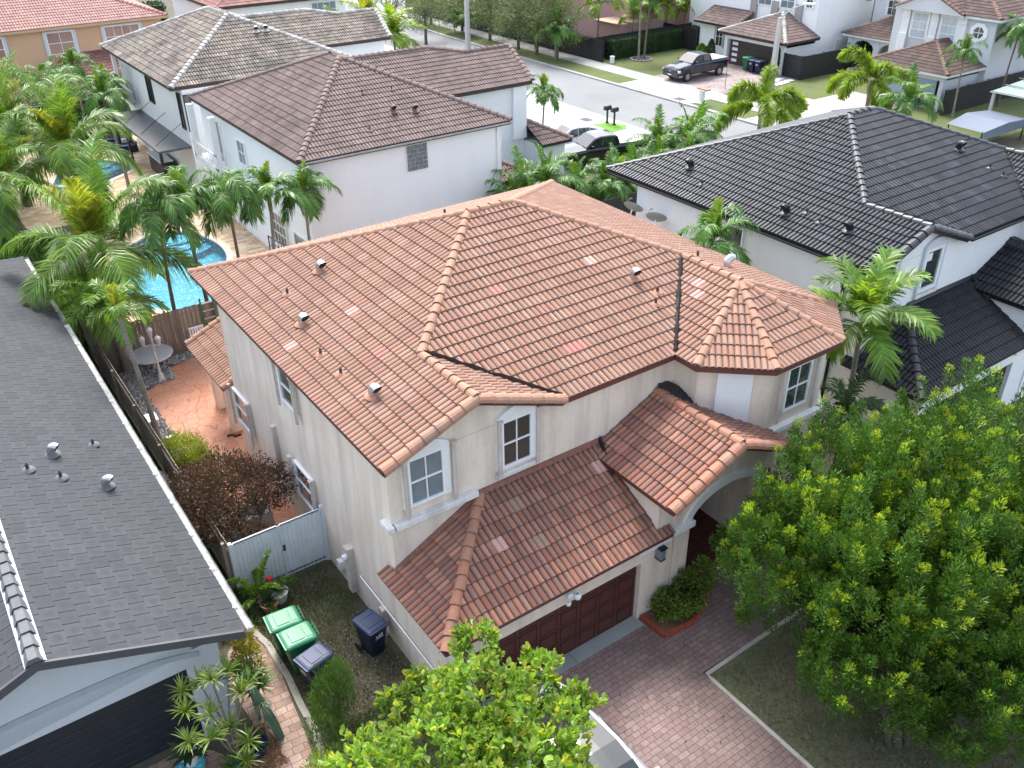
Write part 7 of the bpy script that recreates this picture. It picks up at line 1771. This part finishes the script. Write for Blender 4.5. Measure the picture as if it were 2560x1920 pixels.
t = thing('bar_counter', 'dark outdoor counter with blue chairs under the canopy', 'counter', (13.0, 55.5, 0)); m = MB(); m.box((0, 0, 0), (.7, 2.6, 1.0)); m.build('cabinet', MT['black'], t); m = MB(); m.box((-.05, -.05, 1.0), (.75, 2.65, 1.05)); m.build('worktop', MT['white'], t)
board_fence('slatted_screen', 'black slatted screen at the end of the far pool terrace', (12.3, 66.3), (14.0, 66.3), 2.3, MT['blackfence'], bw=.08, gap=.06, posts=1.6, cat='screen')

# ------------------------------------------------------------------ street furniture
def mailbox(label, loc):
    t = thing('mailbox', label, 'mailbox', loc, 0, 'mailboxes on the artificial turf'); m = MB(); m.box((-.05, -.05, 0), (.05, .05, .95)); m.box((-.09, -.09, 0), (.09, .09, .12)); m.build('post', MT['black'], t)
    m = MB(); rows = []
    for i in range(9): a = pi*i/8; rows.append([Vector((x, .13*cos(a), 1.13+.11*sin(a))) for x in (-.27, .27)])
    rows = [[Vector((x, .13, .95)) for x in (-.27, .27)]]+rows+[[Vector((x, -.13, .95)) for x in (-.27, .27)]]
    m.grid(rows, close=False); m.poly([r[0] for r in rows]); m.poly([r[1] for r in rows][::-1]); m.poly([rows[0][0], rows[0][1], rows[-1][1], rows[-1][0]]); m.build('box', MT['black'], t)
    m = MB(); m.box((.1, -.15, 1.1), (.14, -.135, 1.3)); m.build('flag', MT['black'], t)
mailbox('left one of the two black mailboxes on the bright green turf', (42.05, 48.45, .1)); mailbox('right one of the two black mailboxes on the bright green turf', (42.1, 47.75, .1))
t = thing('mailbox', 'white masonry mailbox pillar with terracotta top beside the far kerb', 'mailbox', (51.2, 48.3, .1)); m = MB(); m.box((-.3, -.3, 0), (.3, .3, .12)); m.box((-.18, -.18, .1), (.18, .18, 1.0)); m.box((-.24, -.5, .98), (.24, .5, 1.06)); m.build('pillar', MT['trim'], t, bevel=.02); m = MB(); m.box((-.2, -.7, 1.06), (.2, .45, 1.16)); m.build('roof', MT['cap_terra'], t, bevel=.03)
def pole(label, loc, h, arm=None):
    t = thing('concrete_pole', label, 'pole', loc); m = MB(); w0, w1 = .19, .13
    m.grid([[(-w0, -w0, 0), (w0, -w0, 0), (w0, w0, 0), (-w0, w0, 0)], [(-w1, -w1, h), (w1, -w1, h), (w1, w1, h), (-w1, w1, h)]], close=True); m.poly([(-w1, -w1, h), (w1, -w1, h), (w1, w1, h), (-w1, w1, h)])
    m.build('pole', MT['kerb_old'] if 0 else MT['concrete'], t)
    if arm:
        m = MB(); m.tube([(0, 0, h-.1), (.8*arm[0], .8*arm[1], h+.7), (arm[0]*1.7, arm[1]*1.7, h+1.0)], [.05, .045, .04], 7); o = m.build('arm', MT['gutter_met'], t)
        m = MB(); m.box((-.2, -.45, -.05), (.2, .45, .08), Matrix.Translation((arm[0]*2.0, arm[1]*2.0, h+1.02)) @ Matrix.Rotation(math.atan2(arm[1], arm[0])+R(90), 4, 'Z')); m.build('lamp_head', MT['white_gloss'], o, bevel=.03)
pole('concrete street lamp pole with curved arm in front of the white house', (59.1, 48.4, 0), 5.4, (.6, -.8)); pole('tall concrete pole cut by the top edge behind the brown roof', (47.7, 75.4, 0), 8.5)
m = MB(); m.tube([(0, 0, 0), (.02, 0, 2.1)], .03, 6); o = m.build('wooden_stake', MT['twig']); o.location = (56.2, 50.6, 0); tag(o, 'thin wooden stake in front of the green bin across the street', 'stake')
t = thing('utility_box', 'small white utility box at the corner of the black fence', 'utility box', (55.4, 63.5, 0)); m = MB(); m.box((-.15, -.15, 0), (.15, .15, .58)); m.build('housing', MT['white'], t, bevel=.02); m = MB(); m.box((-.17, -.17, .58), (.17, .17, .63)); m.build('cap', MT['white'], t)
for lb, x, y in (('iron drain cover in the far bright pavement beside the mailbox pillar', 50.95, 50.3), ('iron drain cover in the near bright pavement behind the parked white car', 41.5, 50.1)):
    m = MB(); m.box((-.35, -.45, .0), (.35, .45, .012)); 
    for i in range(5): m.box((-.3, -.4+i*.17, .012), (.3, -.34+i*.17, .02))
    o = m.build('drain_cover', MT['lead']); o.location = (x, y, .102); tag(o, lb, 'drain cover')
m = MB(); m.lathe([(0, 0), (.42, 0), (.42, .008), (0, .008)], 20); o = m.build('manhole_cover', MT['sidewalk']); o.location = (48.6, 43.5, .006); tag(o, 'pale round manhole cover in the road', 'manhole cover')
t = thing('stone_ring', 'ring of pale stones around the foot of the twin palm', 'stones', (58.45, 63.0, .03)); m = MB()
for i in range(18): a = i*pi/9; m.box((-.1, -.07, 0), (.1, .07, .14), Matrix.Translation((.95*cos(a), .95*sin(a), 0)) @ Matrix.Rotation(a+1.57, 4, 'Z'))
m.build('stones', MT['kerb_old'], t, bevel=.03); m = MB(); m.lathe([(.9, .05), (0, .08)], 18); m.build('gravel_fill', MT['lead'], t)
t = thing('stone_ring', 'low ring of stones at the foot of the banana plant', 'stones', (69.0, 47.6, .03)); m = MB()
for k in range(3):
    for i in range(14): a = i*pi/7+k*.2; m.box((-.12, -.08, 0), (.12, .08, .12), Matrix.Translation((.8*cos(a), .8*sin(a), k*.12)) @ Matrix.Rotation(a+1.57, 4, 'Z'))
m.build('stones', MT['kerb_old'], t, bevel=.02)
for i, (x, y) in enumerate(((62.2, 50.2), (61.3, 50.0), (62.4, 49.3), (61.5, 49.1), (60.6, 49.0))):
    m = MB(); m.box((-.38, -.28, 0), (.38, .28, .03)); o = m.build('stepping_stone', MT['white'], bevel=.01); o.location = (x, y, .062); tag(o, ['paving slab closest to the black gate', 'paving slab left of the one by the black gate', 'paving slab at the lawn side below the black gate', 'middle paving slab toward the lamp pole', 'paving slab nearest the lamp pole'][i], 'paving slab', 'white paving slabs by the black gate')
t = thing('gazebo', 'gazebo with pale green panel roof at the right edge', 'gazebo', (64.6, 29.8, 0)); m = MB(); m.grid([[(-3.2, -2.4, 2.55), (-3.2, 2.2, 2.55)], [(0, -2.0, 2.95), (0, 1.8, 2.95)], [(3.2, -2.4, 2.55), (3.2, 2.2, 2.55)]])
for x in (-3.2, -1.6, 0, 1.6): m.box((x, -2.3, 2.6+(.2 if abs(x) < 1.7 else 0)+(.2 if x == 0 else 0)), (x+.06, 2.1, 2.64+(.2 if abs(x) < 1.7 else 0)+(.2 if x == 0 else 0)))
m.build('gazebo_roof', plain('grey_green_panel', (.22,.27,.25), .4), t)
for x in (-3.0, 2.8):
    for y in (-2.1, 1.9): m = MB(); m.box((x, y, 0), (x+.18, y+.18, 2.56)); m.build('post', MT['concrete'], t)
t = thing('tarp_cover', 'blue grey tarpaulin stretched over a low frame behind the black roof', 'tarpaulin', (58.8, 30.6, 0)); m = MB(); m.grid([[(-2.6, -1.6, 1.35), (-2.6, .9, 1.4)], [(0, -1.7, 1.6), (0, 1.2, 1.62)], [(2.6, -1.6, 1.4), (2.4, 1.0, 1.45)]]); m.grid([[(-2.6, -1.6, 1.35), (0, -1.7, 1.6), (2.6, -1.6, 1.4)], [(-2.65, -1.65, .9), (0, -1.75, .95), (2.65, -1.65, .95)]]); m.build('tarpaulin', plain('blue_grey_tarp', (.13,.16,.21), .45, var=.1), t)
for x, y in ((-2.5, -1.5), (2.5, -1.5), (-2.5, .8), (2.3, .9)): m = MB(); m.box((x, y, 0), (x+.06, y+.06, 1.38)); m.build('post', MT['black'], t)
t = thing('canopy', 'white fabric canopy above the black fence near the top edge', 'canopy', (70.5, 71.0, 0)); m = MB(); m.grid([[(-2.4, -2, 2.3), (-2.4, 2, 2.3)], [(0, 0, 3.0), (0, .01, 3.0)], [(2.4, -2, 2.3), (2.4, 2, 2.3)]]); m.grid([[(-2.4, -2, 2.3), (2.4, -2, 2.3)], [(-.01, 0, 3.0), (.01, 0, 3.0)], [(-2.4, 2, 2.3), (2.4, 2, 2.3)]]); m.build('fabric', MT['white'], t)
for x, y in ((-2.3, -1.9), (2.3, -1.9), (-2.3, 1.9), (2.3, 1.9)): m = MB(); m.tube([(x, y, 0), (x, y, 2.32)], .04, 6); m.build('post', MT['white'], t)

# ------------------------------------------------------------------ vehicles (local +x = front)
def car_paint(name, c, rough=.25): 
    m = NT(name); n = m.noise(2, 3, .5, m.pos()); cc = m.mix(1, (*c, 1), m.ramp(n, [(.3, .93), (.7, 1.03)]), 'MULTIPLY'); return m.out(cc, rough, coat=.45)
MT['car_glass'] = glass_mat('car_glass', (.015,.018,.02), .03, .9); MT['tyre'] = plain('tyre_rubber', (.018,.018,.018), .8); MT['rim'] = plain('alloy_rim', (.35,.36,.37), .3, metal=.7)
MT['headlight'] = plain('headlight_lens', (.8,.83,.86), .1); MT['taillight'] = plain('tail_light', (.35,.01,.01), .2)
def loft(m, secs, close_ends=True):
    rows = [[Vector(q) for q in s] for s in secs]; m.grid(rows, close=True)
    if close_ends: m.poly(rows[0][::-1]); m.poly(rows[-1])
def sec(x, w, z0, zs, zt, crown=.03, tumble=.93):
    half = [(w*.9, z0), (w*.985, z0+.1), (w, zs-.12), (w*.985, zs), (w*tumble*.95, zt-.035), (w*tumble*.82, zt), (0, zt+crown)]
    return [(x, y, z) for y, z in half]+[(x, -y, z) for y, z in half[::-1][1:]]
def wheel(t, x, y, r, w_=.24):
    M = Matrix.Translation((x, y, r)) @ Matrix.Rotation(R(90), 4, 'X'); m = MB(); m.lathe([(r*.62, -w_/2), (r*.95, -w_/2), (r, -w_/2+.03), (r, w_/2-.03), (r*.95, w_/2), (r*.62, w_/2)], 24, M=M); o = m.build('wheel', MT['tyre'], t)
    s = -1 if y > 0 else 1
    m = MB(); m.lathe([(r*.62, s*w_*.5), (r*.6, s*(w_*.5-.04)), (r*.16, s*(w_*.5-.03)), (0, s*(w_*.5-.01))], 20, M=M)
    for k in range(6): a = k*pi/3; m.box((-.03, r*.1, s*(w_*.5-.035)-.01), (.03, r*.6, s*(w_*.5-.035)+.01), M @ Matrix.Rotation(a, 4, 'Z'))
    m.build('rim', MT['rim'], o)
def mirrors(t, x, y, z, mat):
    for s in (-1, 1): m = MB(); m.box((x-.1, s*y-.13 if s < 0 else s*y-.02, z-.09), (x+.06, s*y+.02 if s < 0 else s*y+.13, z+.09)); m.build('wing_mirror', mat, t, bevel=.03)
def pickup(label, loc, rz, paint, tonneau, grille_dark=True):
    t = thing('pickup_truck', label, 'pickup truck', loc, rz); W_ = .98
    m = MB(); loft(m, [sec(-2.92, W_*.95, .62, 1.18, 1.32, 0), sec(-2.86, W_, .55, 1.2, 1.36, 0), sec(-1.2, W_, .5, 1.2, 1.38, 0), sec(-.9, W_, .48, 1.2, 1.36, .0), sec(1.2, W_, .48, 1.2, 1.33, .02), sec(1.4, W_, .48, 1.12, 1.3, .05), sec(2.3, W_*.98, .5, 1.08, 1.22, .05), sec(2.78, W_*.94, .5, 1.0, 1.14, .03), sec(2.92, W_*.88, .55, .9, 1.02, .0)]); b = m.build('body', paint, t)
    m = MB()
    def cs(x, w, z, zt, tw): return [(x, w, z), (x, w*.985, z+.02), (x, tw, zt-.05), (x, tw*.9, zt), (x, 0, zt+.025), (x, -tw*.9, zt), (x, -tw, zt-.05), (x, -w*.985, z+.02), (x, -w, z)]
    loft(m, [cs(-.98, .9, 1.3, 1.34, .88), cs(-.80, .9, 1.3, 1.87, .78), cs(-.4, .9, 1.3, 1.93, .79), cs(.35, .9, 1.3, 1.93, .79), cs(.62, .9, 1.3, 1.86, .78), cs(1.32, .9, 1.26, 1.32, .86)]); m.build('cab', paint, t)
    g = MB()
    g.poly([(-.88, .7, 1.8), (-.88, -.7, 1.8), (-1.02, -.8, 1.42), (-1.02, .8, 1.42)][::-1]); g.build('rear_window', MT['car_glass'], t); g = MB()
    g.poly([(.70, .73, 1.82), (.70, -.73, 1.82), (1.30, -.82, 1.36), (1.30, .82, 1.36)])
    o = g.build('windscreen', MT['car_glass'], t)
    o.location = (.02, 0, .022)
    for s in (-1, 1):
        g = MB()
        for x0, x1, x2, x3 in ((.14, 1.12, .52, .14), (-.74, .06, .06, -.66)):
            q = [(x0, s*.905, 1.42), (x1, s*.905, 1.42), (x2, s*.815, 1.83), (x3, s*.815, 1.83)]; g.poly(q if s < 0 else q[::-1])
        g.build('side_window', MT['car_glass'], t)
        m = MB()
        for xx in (-.86, .1): m.box((xx, s*.984-.004, .6), (xx+.012, s*.984+.004, 1.2))
        for xx in (-.7, .25): m.box((xx, s*.99-.012, 1.12), (xx+.2, s*.99+.012, 1.15))
        m.build('door_line', MT['black'], t)
        for xx in (-1.85, 1.85):
            m = MB(); m.lathe([(0, 0), (.47, 0), (.47, .02), (0, .02)], 26, M=Matrix.Translation((xx, s*.972+(.012 if s > 0 else -.012)-.01, .52)) @ Matrix.Rotation(R(90), 4, 'X')); m.build('wheel_arch', MT['black'], t)
            wheel(t, xx, s*.9, .40)
        m = MB(); m.box((2.62, s*.82-.12, .78), (2.9, s*.82+.12, .98)); m.build('headlight', MT['headlight'], t, bevel=.03); m = MB(); m.box((-2.95, s*.9-.08, .85), (-2.8, s*.9+.08, 1.25)); m.build('tail_light', MT['taillight'], t, bevel=.02)
    m = MB(); m.box((2.82, -.7, .72), (2.945, .7, 1.0)); o = m.build('grille', MT['lead'], t, bevel=.02); m = MB(); m.lathe([(0, 0), (.09, 0), (.09, .015), (0, .015)], 20, M=Matrix.Translation((2.945, 0, .88)) @ Matrix.Rotation(R(90), 4, 'Y') @ Matrix.Diagonal((.6, 1.3, 1, 1))); m.build('badge', MT['steel'], o)
    m = MB(); m.box((2.7, -.85, .42), (2.98, .85, .66)); m.build('bumper', MT['lead'], t, bevel=.04); m = MB(); m.box((-3.0, -.9, .5), (-2.85, .9, .7)); m.build('bumper', MT['steel'], t, bevel=.03)
    m = MB(); m.box((-2.82, -.86, 1.37), (-1.02, .86, 1.40)); m.build('bed_cover', tonneau, t, bevel=.01); m = MB(); m.box((2.93, -.2, .56), (2.99, .2, .64)); m.build('number_plate', MT['white'], t); mirrors(t, 1.0, 1.0, 1.42, paint); return t
MT['paint_navy'] = car_paint('midnight_blue_paint', (.006,.011,.025), .2); MT['paint_black'] = car_paint('black_car_paint', (.012,.013,.016)); MT['paint_white'] = car_paint('white_car_paint', (.72,.74,.77), .3); MT['tonneau'] = plain('pale_bed_cover', (.5,.5,.48), .5)
pickup('dark blue pickup truck parked on the mauve driveway across the street', (57.35, 55.1, .06), R(180), MT['paint_navy'], MT['tonneau'])
pickup('black pickup truck parked behind the low palms by the brown roofed house', (35.9, 42.0, .0), R(168), MT['paint_black'], plain('white_bed_cover', (.7,.7,.7), .4))
def sedan(label, loc, rz, paint, roofmat, L=4.7, H=1.5, name='car', cat='car'):
    t = thing(name, label, cat, loc, rz); W_ = .92; k = L/4.7
    m = MB(); loft(m, [sec(-2.33*k, W_*.8, .45, .78, .92, 0), sec(-2.2*k, W_*.92, .36, .85, .98, .02), sec(-1.6*k, W_*.99, .28, .88, 1.0, .03), sec(0, W_, .25, .88, .98, .03), sec(1.2*k, W_, .26, .82, .93, .05), sec(1.9*k, W_*.96, .28, .72, .82, .05), sec(2.25*k, W_*.85, .35, .62, .7, .03), sec(2.34*k, W_*.7, .4, .56, .6, 0)]); m.build('body', paint, t)
    def cs(x, w, z, zt, tw): return [(x, w, z), (x, w*.985, z+.02), (x, tw, zt-.06), (x, tw*.9, zt-.01), (x, 0, zt+.02), (x, -tw*.9, zt-.01), (x, -tw, zt-.06), (x, -w*.985, z+.02), (x, -w, z)]
    m = MB(); S = [cs(-2.1*k, .8, .95, .98, .74), cs(-1.5*k, .84, .94, 1.25*H/1.5, .68), cs(-.8*k, .84, .93, 1.43*H/1.5, .64), cs(0, .84, .93, H, .64), cs(.5*k, .84, .92, 1.44*H/1.5, .63), cs(1.35*k, .84, .88, .95, .72)]
    loft(m, S); m.build('cabin', paint, t)
    def roofstrip(i, j, wf=.82, up=.012):
        a, b = S[i], S[j]; n = 5; ra = [(a[3][0], a[3][1]*wf*(1-2*q/n), a[3][2]+.03*(1-abs(1-2*q/n))+up) for q in range(n+1)]; rb = [(b[3][0], b[3][1]*wf*(1-2*q/n), b[3][2]+.03*(1-abs(1-2*q/n))+up) for q in range(n+1)]; return [ra, rb]
    g = MB(); g.grid(roofstrip(4, 5, .95, .014)); g.build('windscreen', MT['car_glass'], t)
    g = MB(); g.grid(roofstrip(0, 1, .95, .014)); g.build('rear_window', MT['car_glass'], t)
    if roofmat:
        g = MB(); ra = [roofstrip(1, 2, .93, .014)[0], roofstrip(1, 2, .93, .014)[1], roofstrip(2, 3, .93, .014)[1], roofstrip(3, 4, .93, .014)[1]]; g.grid(ra); g.build('glass_roof', roofmat, t)
    for s in (-1, 1):
        g = MB()
        for (x0, x1, x2, x3, z2, z3) in ((.08, 1.05, .5, .08, 1.36, 1.41), (-.85, 0, 0, -.8, 1.41, 1.34), (-1.5, -.93, -.88, -1.3, 1.32, 1.2)):
            q = [(x0*k, s*.84, .99), (x1*k, s*.84, .99), (x2*k, s*.685, z2*H/1.5), (x3*k, s*.69, z3*H/1.5)]; g.poly(q if s < 0 else q[::-1])
        o = g.build('side_window', MT['car_glass'], t); o.location = (0, s*.012, 0)
        for xx in (-1.42*k, 1.42*k):
            m = MB(); m.lathe([(0, 0), (.38, 0), (.38, .02), (0, .02)], 24, M=Matrix.Translation((xx, s*.912, .36)) @ Matrix.Rotation(R(90), 4, 'X')); m.build('wheel_arch', MT['black'], t); wheel(t, xx, s*.84, .335, .2)
        m = MB(); m.box((2.0*k, s*.66-.16, .56), (2.26*k, s*.66+.16, .68)); m.build('headlight', MT['headlight'], t, bevel=.02); m = MB(); m.box((-2.32*k, s*.62-.18, .74), (-2.2*k, s*.62+.18, .86)); m.build('tail_light', MT['taillight'], t, bevel=.02)
    m = MB(); m.box((-2.345*k, -.25, .55), (-2.3*k, .25, .68)); m.build('number_plate', MT['white'], t); mirrors(t, .85*k, .9, 1.02, paint); return t
sedan('white car with dark glass roof on the brick driveway under the bright green tree', (8.0, 8.7, .03), R(-90), MT['paint_white'], MT['car_glass'], 4.8, 1.5)
sedan('white car parked beyond the black pickup by the brown roofed house', (36.5, 45.4, .06), R(174), MT['paint_white'], None, 4.8, 1.55)
